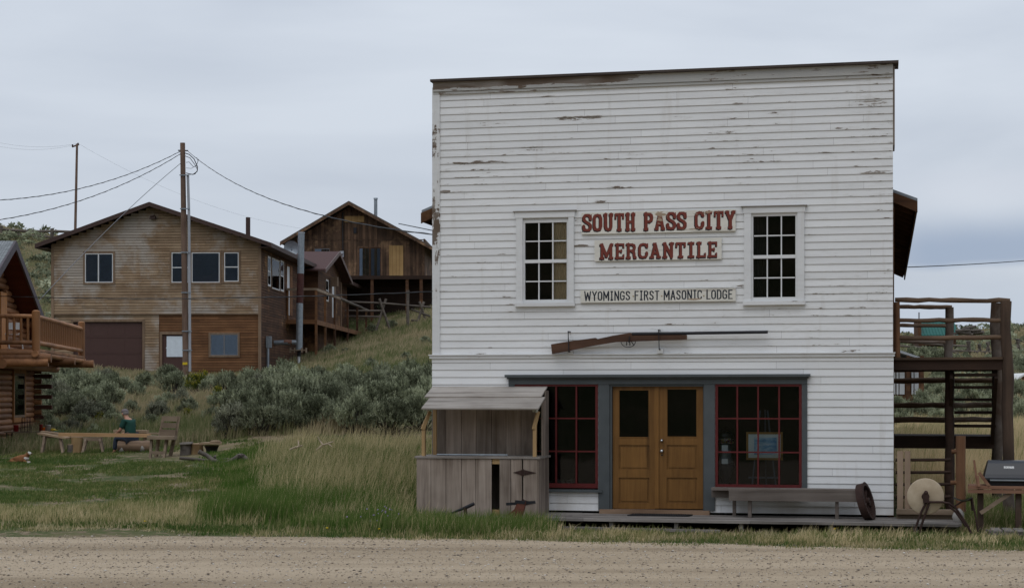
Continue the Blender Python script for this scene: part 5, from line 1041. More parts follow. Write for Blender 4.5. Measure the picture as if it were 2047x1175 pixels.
b = MB(K); b.log((uw-2.5, 0, zd-.12), (.1, 0, zd-.12), .11, 10, 5, .001); make('beam_log', b, M['cabin_log_y'], bal)
b = MB(K); b.log((uw-2.5, -.05, zd-.38), (.35, -.05, zd-.38), .13, 10, 5, .001); make('beam_log', b, M['cabin_log_y'], bal)
for (p, h_) in (((0, 0), 1.05), ((0, E), 1.12)):
    b = MB(K); b.log((*p, zd-.15), (*p, zd+h_), .115, 10, 4, .001, wob=.02); b.blob((*p, zd+h_), (.112, .112, .05), 10, 6, .5); make('post', b, M['cabin_log_z'], bal)
for (p, q, r_2) in (((0, 0, zd+.92), (0, E, zd+.92), .065), ((0, 0, zd+.18), (0, E, zd+.18), .07), ((uw-2.5, 0, zd+.92), (0, 0, zd+.92), .06), ((uw-2.5, 0, zd+.18), (0, 0, zd+.18), .065)):
    b = MB(K); b.log(p, q, r_2, 9, 8, .0015); make('rail', b, M['cabin_log_y'], bal)
pr = None
for i in range(24):
    loc = (0, .3+i*(E-.55)/23, 0) if i < 22 or True else None
    if pr is None: b = MB(K); b.log((0, 0, zd+.2), (0, 0, zd+.92), .042, 7, 3, .003); pr = make('baluster', b, M['cabin_log_z'], bal); c_ = pr; base_l = pr.location.copy()
    else: c_ = pr.copy(); COL.objects.link(c_); c_.parent = bal
    c_.location = base_l+Vector(loc)
for i in range(14):
    c_ = pr.copy(); COL.objects.link(c_); c_.parent = bal; c_.location = base_l+Vector((-.22-i*.19, 0, 0))
ch = thing('folding_chair', 'white folding chair on the cabin balcony', 'chair', K.M @ Vector((-.75, .9, zd)), -K.a)
b = MB(K); b.prism([(-.95, zd+.58), (-.60, zd+.58), (-.55, zd+.68), (-.62, zd+.78), (-.92, zd+.78), (-.99, zd+.68)], .98, 1.0, 'xz', .5); make('backrest', b, M['white_plain'], ch)
b = MB(K); b.box(-.95, -.60, .62, 1.0, zd+.42, zd+.44); make('seat', b, M['white_plain'], ch)
for x in (-.96, -.58):
    b = MB(K); b.tube([(x, 1.0, zd+.75), (x+.12, .55, zd)], .016, 6); make('leg', b, M['white_plain'], ch); b = MB(K); b.tube([(x, .65, zd+.45), (x+.05, 1.1, zd)], .016, 6); make('leg', b, M['white_plain'], ch)
# ================================================================== the work yard on the lawn
class At:                                           # a spot on the ground and points around it at a chosen depth
    def __init__(s, px, py, Y=None):
        s.g = onground(px, py) if Y is None else Vector(((px-CX)/F*Y, Y, gz((px-CX)/F*Y, Y))); s.Y = s.g.y; s.k = s.Y/F
    def p(s, px, py, d=0.): return P(px, py, s.Y+d)
    def z(s, d=0., x=None): return gz(s.g.x if x is None else x, s.Y+d)
def W2(): return MB(WF)
def sawhorse(x0, x1, yt, yb, label, splay=9, d=.55, tone=.5, dark=False):
    a = At((x0+x1)/2, yb); t_ = thing('sawhorse', label, 'sawhorse', a.g, 0, 'wooden sawhorses in the yard'); m = M['saw_wood']
    b = W2(); pl, pr_ = a.p(x0, yt+3), a.p(x1, yt+3); b.bar(pl, pr_, .13, .10); make('beam', b, m, t_)
    for sx, xx in ((-1, x0), (1, x1)):
        for sd in (-1, 1):
            b = W2(); p = a.p(xx-sx*4, yt+5, sd*.05); q = a.p(xx+sx*splay*.5-sx*2, yb, sd*d/2); q.z = gz(q.x, q.y)-.03; b.bar(p, q, .15, .06, up=(1, 0, 0)); make('leg', b, m, t_)
        b = W2(); b.bar(a.p(xx-sx*3, yt+12, -.2), a.p(xx-sx*3, yt+12, .2), .03, .14); make('brace', b, m, t_)
    return a
s1 = sawhorse(86, 124, 868, 905, 'broad legged sawhorse at the left end of the long board')
s2 = sawhorse(168, 204, 874, 904, 'short sawhorse with a plank apron under the middle of the long board')
a = At(210, 902); yb_ = At(268, 903).Y-.75; b = W2(); p, q = P(119, 868, yb_), P(300, 870, yb_); b.bar(p, q, .24, .09, .9)
single('long_board', b, wood('new_plank', (.33, .185, .085), (.48, .29, .15), 'x', 5, .05), 'long new orange brown board laid across the sawhorses', 'board')
b = W2(); b.bar(P(80, 866, a.Y-.15), P(137, 875, a.Y-.35), .28, .05, .9); b.bar(P(84, 862, a.Y+.2), P(130, 868, a.Y+.1), .22, .04, .5)
single('short_board', b, M['cut_wood'], 'short pale boards laid on the left sawhorse', 'board')
# black table with cans
a = At(40, 892); tb = thing('work_table', 'thin legged dark table beside the cabin wall', 'table', a.g)
b = W2(); zt_ = a.p(40, 862).z; x0, x1 = a.p(13, 862).x, a.p(112, 862).x; b.box(x0, x1, a.Y-.3, a.Y+.35, zt_-.03, zt_, .4); make('top', b, M['saw_wood'], tb)
for xx in (x0+.08, x0+.75, x1-.15):
    for d in (-.25, .3): b = W2(); b.tube([(xx, a.Y+d, zt_-.03), (xx, a.Y+d, gz(xx, a.Y+d)-.02)], .018, 6); make('leg', b, M['iron_black'], tb)
def can(px, yt, yb, w, m, label, cat='can', d=0., name='paint_can'):
    b = W2(); c = a.p(px, yb, d); h = a.p(px, yt, d).z-c.z; r = w*a.k/2; b.lathe((c.x, c.y, zt_+.001), [(.001, 0), (r, 0), (r, h*.9), (r*1.06, h*.92), (r*1.06, h), (.001, h)], 14); return single(name, b, m, label, cat)
can(32, 849, 862, 10, plain('red_can_paint', (.28, .02, .02), .4), 'red paint can on the table against the cabin logs')
can(82, 848, 862, 7, plain('dark_red_tin', (.20, .02, .015), .4), 'dark red tin on the table right of the wire basket', 'tin', name='tin'); can(87, 854, 862, 7, plain('orange_tin', (.60, .12, .01), .4), 'small orange tin in front of the dark red tin', 'tin', -.1, 'tin')
can(96, 849, 862, 12, plain('cloudy_jug', (.35, .34, .32), .3), 'cloudy grey jug among the tins on the table', 'jug', name='jug')
b = W2(); c = a.p(106, 859, -.1); b.blob((c.x, c.y, zt_+.05), (.09, .05, .045), 8, 6); b.tube([(c.x, c.y, zt_+.05), (c.x+.15, c.y, zt_+.03)], .02, 6); single('power_tool', b, plain('yellow_tool', (.55, .38, .03), .5), 'small yellow hand tool on the table', 'tool')
b = W2(); c = a.p(117, 860, -.1); b.bar((c.x-.12, c.y, zt_+.02), (c.x+.16, c.y, zt_+.02), .05, .03); single('green_tool', b, plain('green_tool', (.10, .30, .16), .5), 'pale green handled tool at the right end of the table', 'tool')
b = W2(); c = a.p(52, 858)
for i in range(12):
    t_ = i*math.pi/6; b.tube([(c.x+.17*math.cos(t_), c.y+.17*math.sin(t_), zt_), (c.x+.12*math.cos(t_), c.y+.12*math.sin(t_), zt_+.42)], .008, 5)
for h, r in ((.0, .17), (.14, .155), (.28, .14), (.42, .12)): b.tube([(c.x+r*math.cos(k*.628), c.y+r*math.sin(k*.628), zt_+h) for k in range(11)], .008, 5, caps=False)
single('wire_basket', b, M['rust'], 'dark wire basket standing on the table by the cabin corner', 'basket')
b = W2(); g_ = At(30, 902); b.bar(P(-60, 900, g_.Y), P(72, 901, g_.Y), .3, .05); single('ground_board', b, M['saw_wood'], 'pale board lying on the lawn behind the dog', 'board')
# stumps and logs
def stump(px, yt, yb, w, m, label, cut=True, tilt=0., name='stump', cat='stump', prof=None):
    a = At(px, yb); r = w*a.k/2; h = a.p(px, yt).z-a.g.z; t_ = thing(name, label, cat, a.g)
    b = W2(); pr = prof or [(1.08, -.1), (1.05, .1), (.95, .5), (1., .96)]; vs = [(r*q, h*z) for q, z in pr]; b.lathe(a.g, vs, 12); k0 = random.uniform(.05, .12)
    b.v = [(x+random.uniform(-1, 1)*k0*r*.5, y+random.uniform(-1, 1)*k0*r*.5, z) for x, y, z in b.v]; make('bark', b, m, t_)
    b = W2(); b.lathe((a.g.x, a.g.y, a.g.z+h*.955), [(r*1.01, 0), (r*.99, .02), (.001, .022)], 12); make('cut_face', b, M['cut_wood'], t_); return a
M['bark'] = plain('grey_bark', (.13, .11, .095), .95, var=.4, scale=7, bump=.6); M['bark_y'] = wood('yellow_split_wood', (.17, .10, .045), (.38, .26, .13), 'z', 6, .2)
stump(154, 872, 905, 24, M['bark_y'], 'tall split yellow brown stump under the long board'); stump(141, 888, 905, 13, M['bark'], 'small dark gnarled stump left of the yellow brown one')
stump(371, 887, 909, 22, M['bark'], 'grey barked stump left of the tree slabs'); stump(394, 886, 907, 26, M['bark_y'], 'broad yellow brown stump between grey stump and overhanging slab'); stump(423, 890, 905, 30, plain('burnt_bark', (.02, .018, .016), .95), 'blackened stump carrying the ragged slab', prof=[(.7, 0), (.8, .5), (1, .96)])
a = At(425, 905)
b = W2(); b.prism([(a.p(402, 0).x, a.Y-.3), (a.p(446, 0).x, a.Y-.2), (a.p(440, 0).x, a.Y+.25), (a.p(408, 0).x, a.Y+.3)], a.p(0, 887.5).z, a.p(0, 883.5).z, 'xy'); b.blob(a.p(430, 883), (.15, .12, .045), 8, 5, jit=.3); single('wood_slab', b, M['cut_wood'], 'ragged orange slab of wood lying over the blackened stump', 'slab')
b = W2(); a2 = At(383, 907); b.bar(a2.p(361, 886, -.25), a2.p(384, 884.5, -.25), .3, .05); single('wood_slab', b, M['grey_wood_x'], 'pale grey slab on the grey barked stump', 'slab')
a = At(268, 903)
b = W2(); lp, lq = a.p(237, 892.5), a.p(302, 891.5); b.log(lp, lq, .16, 12, 8, .006, .5, .10); lb = single('bench_log', b, M['bench_log'], 'thick weathered log the man is sitting on', 'log'); zlog = (lp.z+lq.z)/2+.15
for px in (246, 287): b = W2(); c = a.p(px, 900); b.blob((c.x, c.y, gz(c.x, c.y)+.09), (.16, .16, .12), 8, 6, jit=.15); single('log_rest', b, M['concrete'], 'rounded stone under the '+('left' if px < 260 else 'right')+' end of the log bench', 'stone')
b = W2(); b.bar(a.p(229, 861, .75), a.p(295, 862, .75), .35, .07); b.bar(a.p(262, 866, .75), a.p(320, 866, .75), .3, .04)
for px in (234, 290): c = a.p(px, 864, .75); b.box(c.x-.04, c.x+.04, c.y-.04, c.y+.04, gz(c.x, c.y)-.05, c.z)
single('low_workboard', b, M['cut_wood'], 'pale board on posts in front of the seated man', 'board')
# wooden chair with slatted back
a = At(325, 912); cw = thing('slatted_chair', 'homemade wooden chair with three broad back slats and splayed legs', 'chair', a.g)
b = W2()
for (x0, x1, yt, yb) in ((324, 354, 831, 841), (320, 352, 844.5, 854.5), (317.5, 350, 858, 870)): b.prism([a.p(x0, yb).xz, a.p(x1-1, yb+1).xz, a.p(x1, yt+1).xz, a.p(x0+1.5, yt).xz], a.Y+.10-.02*(yt > 850), a.Y+.14)
for i in range(3):
    pass
make('back_slats', b, M['saw_wood'], cw)
for x0, x1 in ((327, 319), (358, 351)): b = W2(); b.bar(a.p(x0, 832, .16), a.p(x1, 872, .16), .05, .07, .9); make('back_post', b, M['saw_wood'], cw)
b = W2(); b.bar(a.p(297, 873.5, -.12), a.p(351, 875, -.12), .42, .09); make('seat', b, M['saw_wood'], cw)
for (x0, y0, x1, y1, d) in ((303, 876, 300, 913, -.3), (333, 877, 328, 918, -.32), (348, 877, 340, 914, .05), (317, 876, 312, 912, .1)):
    b = W2(); q = a.p(x1, y1, d); q.z = gz(q.x, q.y)-.03; b.bar(a.p(x0, y0, d*.5), q, .06, .08); make('leg', b, M['saw_wood'], cw)
b = W2(); b.bar(a.p(299, 904, -.28), a.p(330, 905, -.30), .03, .08); make('stretcher', b, M['saw_wood'], cw)
# driftwood branches
def branch(name, label, a, chains, m, d=0.):
    b = W2()
    for pts, r0, r1 in chains: ps = [a.p(x, y, d+random.uniform(-.08, .08)) for x, y in pts]; n = len(ps); b.tube(ps, [r0+(r1-r0)*i/(n-1) for i in range(n)], 7, wob=.15)
    return single(name, b, m, label, 'branch')
a = At(450, 926)
branch('fallen_branch', 'crooked dark dead branch lying on the lawn below the sagebrush', a, [([(397, 902), (412, 909), (425, 919), (440, 925), (455, 924), (468, 918), (478, 911), (486, 912), (496, 921), (505, 924)], .05, .06), ([(430, 922), (428, 915), (430, 911)], .05, .03), ([(410, 908), (404, 905), (400, 899)], .035, .02), ([(478, 911), (482, 908), (487, 909)], .04, .03)], M['bark'])
branch('pale_branch', 'straight pale grey branch behind the dark crooked one', At(450, 923), [([(359, 915), (385, 917), (415, 920), (470, 918), (490, 918), (504, 921)], .035, .05)], M['log_bark'], .4)
M['bleached'] = plain('bleached_wood', (.48, .38, .28), .8, var=.2)
a = At(600, 905, 38.)
branch('bleached_branch', 'bleached pronged branch in tall grass, left of the pair', a, [([(580, 898), (590, 893), (597, 892), (604, 890)], .02, .015), ([(597, 892), (597, 884), (596, 880)], .018, .008), ([(597, 892), (588, 897)], .015, .01)], M['bleached'], -1)
a = At(650, 905, 38.)
branch('bleached_branch', 'bleached forked branch in tall grass, right of the pair', a, [([(633, 899), (645, 889), (655, 886), (666, 882)], .025, .012), ([(646, 889), (638, 878), (635, 872)], .02, .008), ([(655, 886), (664, 892)], .015, .01)], M['bleached'], -1)
# ------------------------------------------------------------------ skinned bodies
def skin_obj(name, joints, edges, m, parent, Mw, subd=2):
    me = bpy.data.meshes.new(name); me.from_pydata([j[0] for j in joints], edges, []); o = bpy.data.objects.new(name, me); COL.objects.link(o)
    mo = o.modifiers.new('s', 'SKIN'); mo.use_smooth_shade = True
    for i, j in enumerate(joints):
        sv_ = me.skin_vertices[0].data[i]; r = j[1]; sv_.radius = (r, r) if not isinstance(r, tuple) else r; sv_.use_root = (i == 0)
    su_ = o.modifiers.new('d', 'SUBSURF'); su_.levels = subd; su_.render_levels = subd
    dg_ = bpy.context.evaluated_depsgraph_get(); ev = o.evaluated_get(dg_); nm = bpy.data.meshes.new_from_object(ev); o.modifiers.clear(); o.data = nm; bpy.data.meshes.remove(me)
    nm.materials.clear(); nm.materials.append(m); nm.polygons.foreach_set('use_smooth', [True]*len(nm.polygons)); at_ = nm.attributes.new('tone', 'FLOAT', 'FACE'); at_.data.foreach_set('value', [.5]*len(nm.polygons))
    W[o.name] = Mw.copy(); o.parent = parent
    if parent: o.matrix_local = W[parent.name].inverted() @ Mw
    else: o.matrix_world = Mw
    return o
skin_m = plain('skin', (.42, .22, .15), .6, var=.05); shirt = plain('green_shirt', (.012, .055, .042), .9, var=.12); jeans = plain('blue_jeans', (.035, .045, .07), .9, var=.15)
hair_m = plain('grey_hair', (.20, .18, .17), .9, var=.2); cap_m = plain('grey_cap', (.16, .14, .14), .9, var=.1)
a = At(268, 903); sx = a.p(262, 880).x; zs_ = zlog
man = tag(thing('person', 'man in dark green shirt and jeans, back turned, bent over work, sitting on the log', 'person', (sx, a.Y, a.z()), R(52)), None)
Mm = Matrix.Translation((sx, a.Y, zs_)) @ Matrix.Rotation(R(52), 4, 'Z')     # local +y is the way he faces
# joints: pelvis, waist, chest, neck, head ...
hp, kn, an = .10, .40, .40
J = [((0, .0, .10), .13), ((0, .02, .25), .125), ((0, .07, .42), .14), ((0, .13, .54), .09), ((0, .18, .62), .05), ((0, .24, .70), .075), ((0, .26, .77), .075),
     ((.17, .11, .50), .06), ((.24, .17, .27), .045), ((.16, .40, .20), .035), ((.13, .47, .19), .03), ((-.17, .11, .50), .06), ((-.24, .17, .27), .045), ((-.16, .40, .20), .035), ((-.13, .47, .19), .03),
     ((.10, .05, .08), .09), ((.14, .42, .10), .062), ((.14, .46, -.30), .042), ((.14, .56, -.34), .035), ((-.10, .05, .08), .09), ((-.16, .42, .08), .062), ((-.17, .48, -.30), .042), ((-.17, .58, -.34), .035)]
Eg = [(0, 1), (1, 2), (2, 3), (3, 4), (4, 5), (5, 6), (3, 7), (7, 8), (8, 9), (9, 10), (3, 11), (11, 12), (12, 13), (13, 14), (0, 15), (15, 16), (16, 17), (17, 18), (0, 19), (19, 20), (20, 21), (21, 22)]
J += [((.13+dx, .53, .185+dz), .011) for dx, dz in ((-.03, .0), (-.01, .005), (.01, .005), (.03, 0))]+[((-.13+dx, .53, .185+dz), .011) for dx, dz in ((-.03, .0), (-.01, .005), (.01, .005), (.03, 0))]
Eg += [(10, 23+i) for i in range(4)]+[(14, 27+i) for i in range(4)]
skin_obj('body', J, Eg, skin_m, man, Mm)
g_ = 1.14
Js = [(J[0][0], .155), (J[1][0], .150), (J[2][0], .165), ((0, .135, .57), .115), ((.14, .115, .52), .095), ((.225, .155, .32), .066), ((-.14, .115, .52), .095), ((-.225, .155, .32), .066)]
skin_obj('shirt', Js, [(0, 1), (1, 2), (2, 3), (3, 4), (4, 5), (3, 6), (6, 7)], shirt, man, Mm)
Jt = [((0, 0, .07), .155), (J[15][0], .11), (J[16][0], .078), ((.14, .455, -.26), .06), (J[19][0], .11), (J[20][0], .078), ((-.17, .475, -.26), .06)]
skin_obj('trousers', Jt, [(0, 1), (1, 2), (2, 3), (0, 4), (4, 5), (5, 6)], jeans, man, Mm)
b = MB(); b.M = Mm; b.blob((0, .235, .745), (.088, .10, .085), 14, 10, .5); make('hair', b, hair_m, man)
b = MB(); b.M = Mm
b.v = []; b.blob((0, .255, .785), (.093, .108, .075), 14, 10, .5); b.prism([(-.07, .32), (.07, .32), (.055, .43), (-.055, .43)], .765, .775, 'xy', .5); make('cap', b, cap_m, man)
b = MB(); b.M = Mm
b.blob((0, .335, .715), (.014, .025, .02), 8, 6, .5); make('nose', b, skin_m, man)
for sx_ in (-.095, .095): b = MB(); b.M = Mm; b.blob((sx_, .24, .72), (.012, .025, .032), 8, 6, .5); make('ear', b, skin_m, man)
for sx_ in (.14, -.17): b = MB(); b.M = Mm; b.blob((sx_, .54, -.36), (.05, .13, .05), 10, 6, .5); make('shoe', b, cap_m, man)
# the dog
a = At(42, 920, 42.5); brown = plain('tan_fur', (.24, .105, .045), .95, var=.2, scale=12); white = plain('white_fur', (.62, .58, .54), .95, var=.08)
Md = Matrix.Translation((a.g.x, a.g.y, a.z())) @ Matrix.Rotation(R(-12), 4, 'Z') @ Matrix.Scale(1.08, 4)
dog = thing('dog', 'small tan and white dog lying on the lawn by the cabin', 'dog', (a.g.x, a.g.y, a.z()), R(-12))
J = [((-.17, 0, .09), .095), ((-.05, 0, .105), .085), ((.08, 0, .115), .085), ((.15, -.01, .16), .06), ((.20, -.02, .21), .05), ((.25, -.03, .225), .03), ((.285, -.035, .215), .018),
     ((-.20, -.09, .05), .05), ((-.10, -.12, .03), .028), ((-.03, -.13, .022), .02), ((-.27, .02, .05), .025), ((-.33, -.06, .025), .015), ((.10, -.06, .05), .035), ((.20, -.08, .022), .02), ((.27, -.08, .02), .018), ((.10, .06, .05), .035), ((.21, .06, .022), .02), ((.27, .06, .02), .018)]
skin_obj('body', J, [(0, 1), (1, 2), (2, 3), (3, 4), (4, 5), (5, 6), (0, 7), (7, 8), (8, 9), (0, 10), (10, 11), (2, 12), (12, 13), (13, 14), (2, 15), (15, 16), (16, 17)], brown, dog, Md)
skin_obj('white_chest', [((.09, -.0, .09), .088), ((.15, -.012, .13), .070), ((.175, -.03, .07), .06)], [(0, 1), (1, 2)], white, dog, Md)
b = MB(); b.M = Md; b.blob((.245, -.035, .225), (.035, .036, .034), 10, 8, .5); b.blob((.222, -.045, .245), (.03, .02, .03), 8, 6, .5); make('white_face', b, white, dog)
for y_ in (-.068, .045): b = MB(); b.M = Md; b.blob((.185, y_, .215), (.022, .010, .042), 8, 6, .5); make('ear', b, brown, dog)
b = MB(); b.M = Md; b.blob((.30, -.035, .218), .010, 8, 6, .5); make('nose', b, M['iron_black'], dog)
b = MB(); b.M = Md; b.tube([(.19, -.085, .024), (.28, -.085, .021)], .024, 8); make('white_paw', b, white, dog)
# ================================================================== poles and wires
def pole(name, px0, py0, px1, py1, Y, r, label):
    t_ = thing(name, label, 'pole', P(px1, py1, Y)); b = W2(); p, q = P(px1, py1, Y), P(px0, py0, Y); p.z = gz(p.x, Y)-.3; b.tube([p, p.lerp(q, .5), q], [r, r*.9, r*.78], 12); make('shaft', b, M['pole_wood'], t_); return t_
Yp = 77.; pl = pole('utility_pole', 365, 286, 372, 745, Yp, .145, 'tall brown utility pole with a grey conduit in front of the tan house')
b = W2(); b.tube([P(375.5, 350, Yp-.05), P(377.5, 420, Yp-.05), P(379, 598, Yp-.05), P(379.5, 742, Yp-.05)], .062, 10); make('conduit', b, M['conduit'], pl)
for y in (351, 418, 505, 585, 662, 700):
    b = W2(); x = 365+7*(y-286)/459; b.box(P(x-6, y, Yp).x, P(x+13.5, y, Yp).x, Yp-.16, Yp-.12, P(x, y+1, Yp).z, P(x, y-1, Yp).z); make('strap', b, M['galv'], pl)
b = W2(); b.bar(P(356, 301, Yp), P(376, 301.5, Yp), .05, .05); make('bolt', b, M['iron_black'], pl)
for pts, r in (([(369, 306), (378, 309), (388, 318), (395, 334), (394, 343), (386, 349), (379, 348), (372, 346)], .022), ([(370, 312), (380, 316), (390, 330), (395, 340), (390, 348), (380, 349), (373, 346)], .016), ([(372, 325), (378, 324), (386, 333), (392, 333), (396, 322), (393, 315)], .013), ([(372, 336), (382, 337), (393, 331), (397, 318)], .009)):
    b = W2(); b.tube([P(x, y, Yp-.12) for x, y in pts], r, 6); make('cable_loop', b, M['cable'], pl)
b = W2(); b.box(P(366.5, 726, Yp).x, P(376, 726, Yp).x, Yp-.18, Yp-.155, P(0, 729, Yp).z, P(0, 724, Yp).z); make('tag', b, plain('yellow_tag', (.6, .42, .02), .5), pl)
p2 = pole('utility_pole', 154, 288, 149, 458, 150., .13, 'thin distant utility pole with a short crossarm on the left hillside')
b = W2(); b.bar(P(144, 294, 150), P(158, 289, 150), .1, .12); make('crossarm', b, M['pole_wood'], p2)
for x, y in ((145, 291), (156, 288)): b = W2(); b.tube([P(x, y+3, 150), P(x, y-2, 150)], .07, 6); make('insulator', b, M['rust'], p2)
def wire(label, p, q, sag, r, m='cable', group=None, twist=False, n=24):
    b = W2(); pts = []
    for i in range(n+1): t_ = i/n; v = p.lerp(q, t_); v.z -= sag*4*t_*(1-t_); pts.append(v)
    b.tube(pts, r, 5)
    if twist:
        tw = []
        for i in range(n*8+1): t_ = i/(n*8); v = p.lerp(q, t_); v.z -= sag*4*t_*(1-t_)+1.0*r*math.cos(i*.55); v.y += 1.0*r*math.sin(i*.55); tw.append(v)
        b.tube(tw, r*.7, 4)
    return single('overhead_wire', b, M[m], label, 'wire', group)
wire('upper dark wire from the near pole leaving the left edge', P(360, 303, Yp), P(-60, 402, 62), .55, .014, twist=True)
wire('lower dark wire from the near pole leaving the left edge', P(362, 307, Yp), P(-60, 447, 60), .55, .014, twist=True)
wire('slanting grey service wire from the near pole down across the tan house', P(362, 326, Yp), P(62, 618, 56), -.2, .013, 'cable_grey')
wire('dark wire running from the near pole right to the store eave', P(376, 303, Yp), P(866, 469, 33), .62, .012, twist=True)
wire('second dark wire meeting the store eave from the left', P(797, 447, 38), P(866, 461, 33), .0, .010)
wire('low horizontal wire crossing in front of both houses to the store wall', P(-80, 588, 52), P(864, 583, 34), .14, .010, twist=True)
wire('wire leaving the right store eave toward the right edge', P(1815, 534, 40), P(2160, 510, 60), .05, .012)
x_, y_ = P(2160, 500, 60.1).xy; b = W2(); b.tube([(x_, y_, gz(x_, y_)-.3), (x_, y_, P(0, 495, 60.1).z)], [.15, .11], 12); single('utility_pole', b, M['pole_wood'], 'plain brown pole past the right edge that carries the store wire', 'pole')
wire('faint far wire from the distant pole to the left edge, upper one', P(156, 287, 150), P(-60, 270, 140), .6, .006, 'cable_grey')
wire('faint far wire from the distant pole to the left edge, lower one', P(145, 291, 150), P(-60, 278, 140), .6, .006, 'cable_grey')
wire('faint far wire from the distant pole toward the right behind the houses, upper', P(156, 287, 150), P(860, 460, 170), 3., .006, 'cable_grey')
# ================================================================== rail fences
def fence(label, pts, Y, posts, name='rail_fence', r=.07, xposts=True, zf_=None):
    # pts: list of rails, each a list of (px, py); posts: list of (px, ytop)
    t_ = thing(name, label, 'fence', P(posts[0][0], posts[0][1], Y)); yy = (lambda x: Y) if not callable(zf_) else zf_
    for rail in pts:
        b = W2()
        for p, q in zip(rail[:-1], rail[1:]): b.log(P(*p, yy(p[0])), P(*q, yy(q[0])), r, 6, 4, .004)
        make('rail', b, M['log_bark'], t_)
    for px, yt in posts:
        y_ = yy(px); top = P(px, yt, y_); x = top.x; z0 = gz(x, y_)-.1; b = W2()
        if xposts: h = top.z-z0; b.log((x-.22*h, y_-.15, z0), (x+.10*h, y_+.1, top.z+.1), r*1.1, 6, 3); b.log((x+.25*h, y_+.15, z0), (x-.10*h, y_-.1, top.z+.1), r*1.1, 6, 3)
        else: b.log((x, y_, z0), (x, y_, top.z), r*1.3, 7, 3)
        make('post', b, M['log_bark'], t_)
    return t_
fence('old pole fence along the hillside below the brown house', [[(693, 603), (765, 606), (862, 614)], [(690, 621), (765, 621)], [(690, 632), (762, 633)], [(822, 618), (860, 632)], [(822, 640), (860, 643)]], 108., [(765, 600), (843, 606)])
fence('single tall fence post standing in front of the brown house deck', [], 106., [(815.5, 580)], 'fence_post', .075, False)
fence('weathered pole fence along the skyline of the left hill', [[(-60, 452), (0, 458), (60, 463), (104, 462), (150, 464)], [(-60, 464), (0, 466), (60, 471), (104, 474), (150, 478)], [(-60, 476), (0, 477), (60, 484), (104, 480)]], 154., [(-40, 448), (2, 452), (104, 457)], xposts=False, r=.13)
fence('zigzag buck and rail fence on the right hillside', [[(1785, 690), (1850, 695), (1895, 700), (1940, 702), (1990, 704), (2050, 698), (2120, 690)], [(1785, 680), (1895, 690), (1940, 692)], [(1900, 700), (1935, 716)], [(1990, 712), (2120, 716)]], 140., [(1889, 688), (1936, 684), (1958, 690), (1975, 686), (1998, 684), (2035, 680), (2075, 678)], r=.10)
wire('thin wire across the lower right hillside', P(2026, 676, 90), P(2110, 694, 90), .1, .02)
# ================================================================== far buildings on the right
T = Frame(P(1836, 650, 150).x, 150, R(4)); fx = lambda x: T.uz(x, 650)[0]; fz = lambda y: T.uz(1870, y)[1]
sh = thing('green_roofed_shed', 'distant shed with a teal metal roof seen between the stair rails', 'shed', T.M @ Vector((1.5, 2, 8)), -T.a)
b = MB(T); b.prism([(0, fz(671)), (2.2, fz(640)), (2.2, fz(640)+.06), (0, fz(671)+.06)], fx(1842), fx(1916), 'yz')
for i in range(12): x = fx(1842)+(fx(1916)-fx(1842))*i/12; b.prism([(-.01, fz(671)+.06), (2.2, fz(640)+.06), (2.2, fz(640)+.10), (-.01, fz(671)+.10)], x, x+.05, 'yz', .1)
make('roof', b, M['teal_metal'], sh)
b = MB(T); b.box(fx(1837), fx(1912), .15, 4, fz(690), fz(671)); b.box(fx(1835), fx(1842)-.01, .0, 2.2, fz(672), fz(640)); make('wall', b, M['dark_siding'], sh)
b = MB(T); b.tube([(fx(1844), 1.8, fz(645)), (fx(1844), 1.8, fz(622))], .07, 8); make('chimney_pipe', b, M['conduit'], sh)
b = W2()
for i in range(26): c = P(random.uniform(1917, 1957), random.uniform(656, 668), 148); b.log((c.x-.5, c.y, c.z), (c.x+.6, c.y+random.uniform(-1, 1), c.z+random.uniform(-.2, .2)), .12, 6, 2)
single('log_pile', b, M['bark'], 'dark pile of logs beside the teal roofed shed', 'log pile')
Q = Frame(P(1760, 740, 70).x, 70, R(8)); qx = lambda x: Q.uz(x, 700)[0]; qz = lambda y: Q.uz(1800, y)[1]
lc = thing('low_cabin', 'small cabin with pale roof edge and tall white framed panes behind the landing', 'cabin', Q.M @ Vector((0, 2, 1.5)), -Q.a)
b = MB(Q); b.box(0, qx(1842), 0, 4, 1.2, qz(722)); make('wall', b, M['dark_siding'], lc)
b = MB(Q); b.prism([(qx(1700), qz(672)), (qx(1790), qz(699)), (qx(1834), qz(714)), (qx(1834), qz(718)), (qx(1790), qz(704)), (qx(1700), qz(678))], -.9, 4.4); make('roof', b, M['conduit'], lc)
for i, (x0, x1) in enumerate(((1768, 1774), (1776, 1781), (1784, 1789.5), (1792, 1796), (1798, 1808), (1816, 1819), (1822, 1826), (1828, 1836))):
    b = MB(Q); b.box(qx(x0), qx(x1), -.06, -.01, qz(788), qz(744)); make('window_panel', b, M['vinyl_white'], lc)
for x in (1812, 1839): b = MB(Q); b.box(qx(x)-.07, qx(x)+.07, -.9, -.75, 1.0, qz(712)); make('porch_post', b, M['dark_siding'], lc)
wg = thing('arched_wagon', 'white arched top of a wagon just visible at the right edge', 'wagon', P(2055, 770, 95))
Yw = 95.; b = W2(); cx_, cz_ = P(2062, 776, Yw).x, P(2062, 776, Yw).z; R_ = 34*Yw/F
for s_ in range(14):
    t0, t1 = math.pi*s_/14, math.pi*(s_+1)/14; q = [(cx_+k*R_*math.cos(t_)*1.05, cz_+k*R_*.92*math.sin(t_)) for k, t_ in ((1, t0), (1, t1), (.9, t1), (.9, t0))]; b.prism(q, Yw, Yw+3)
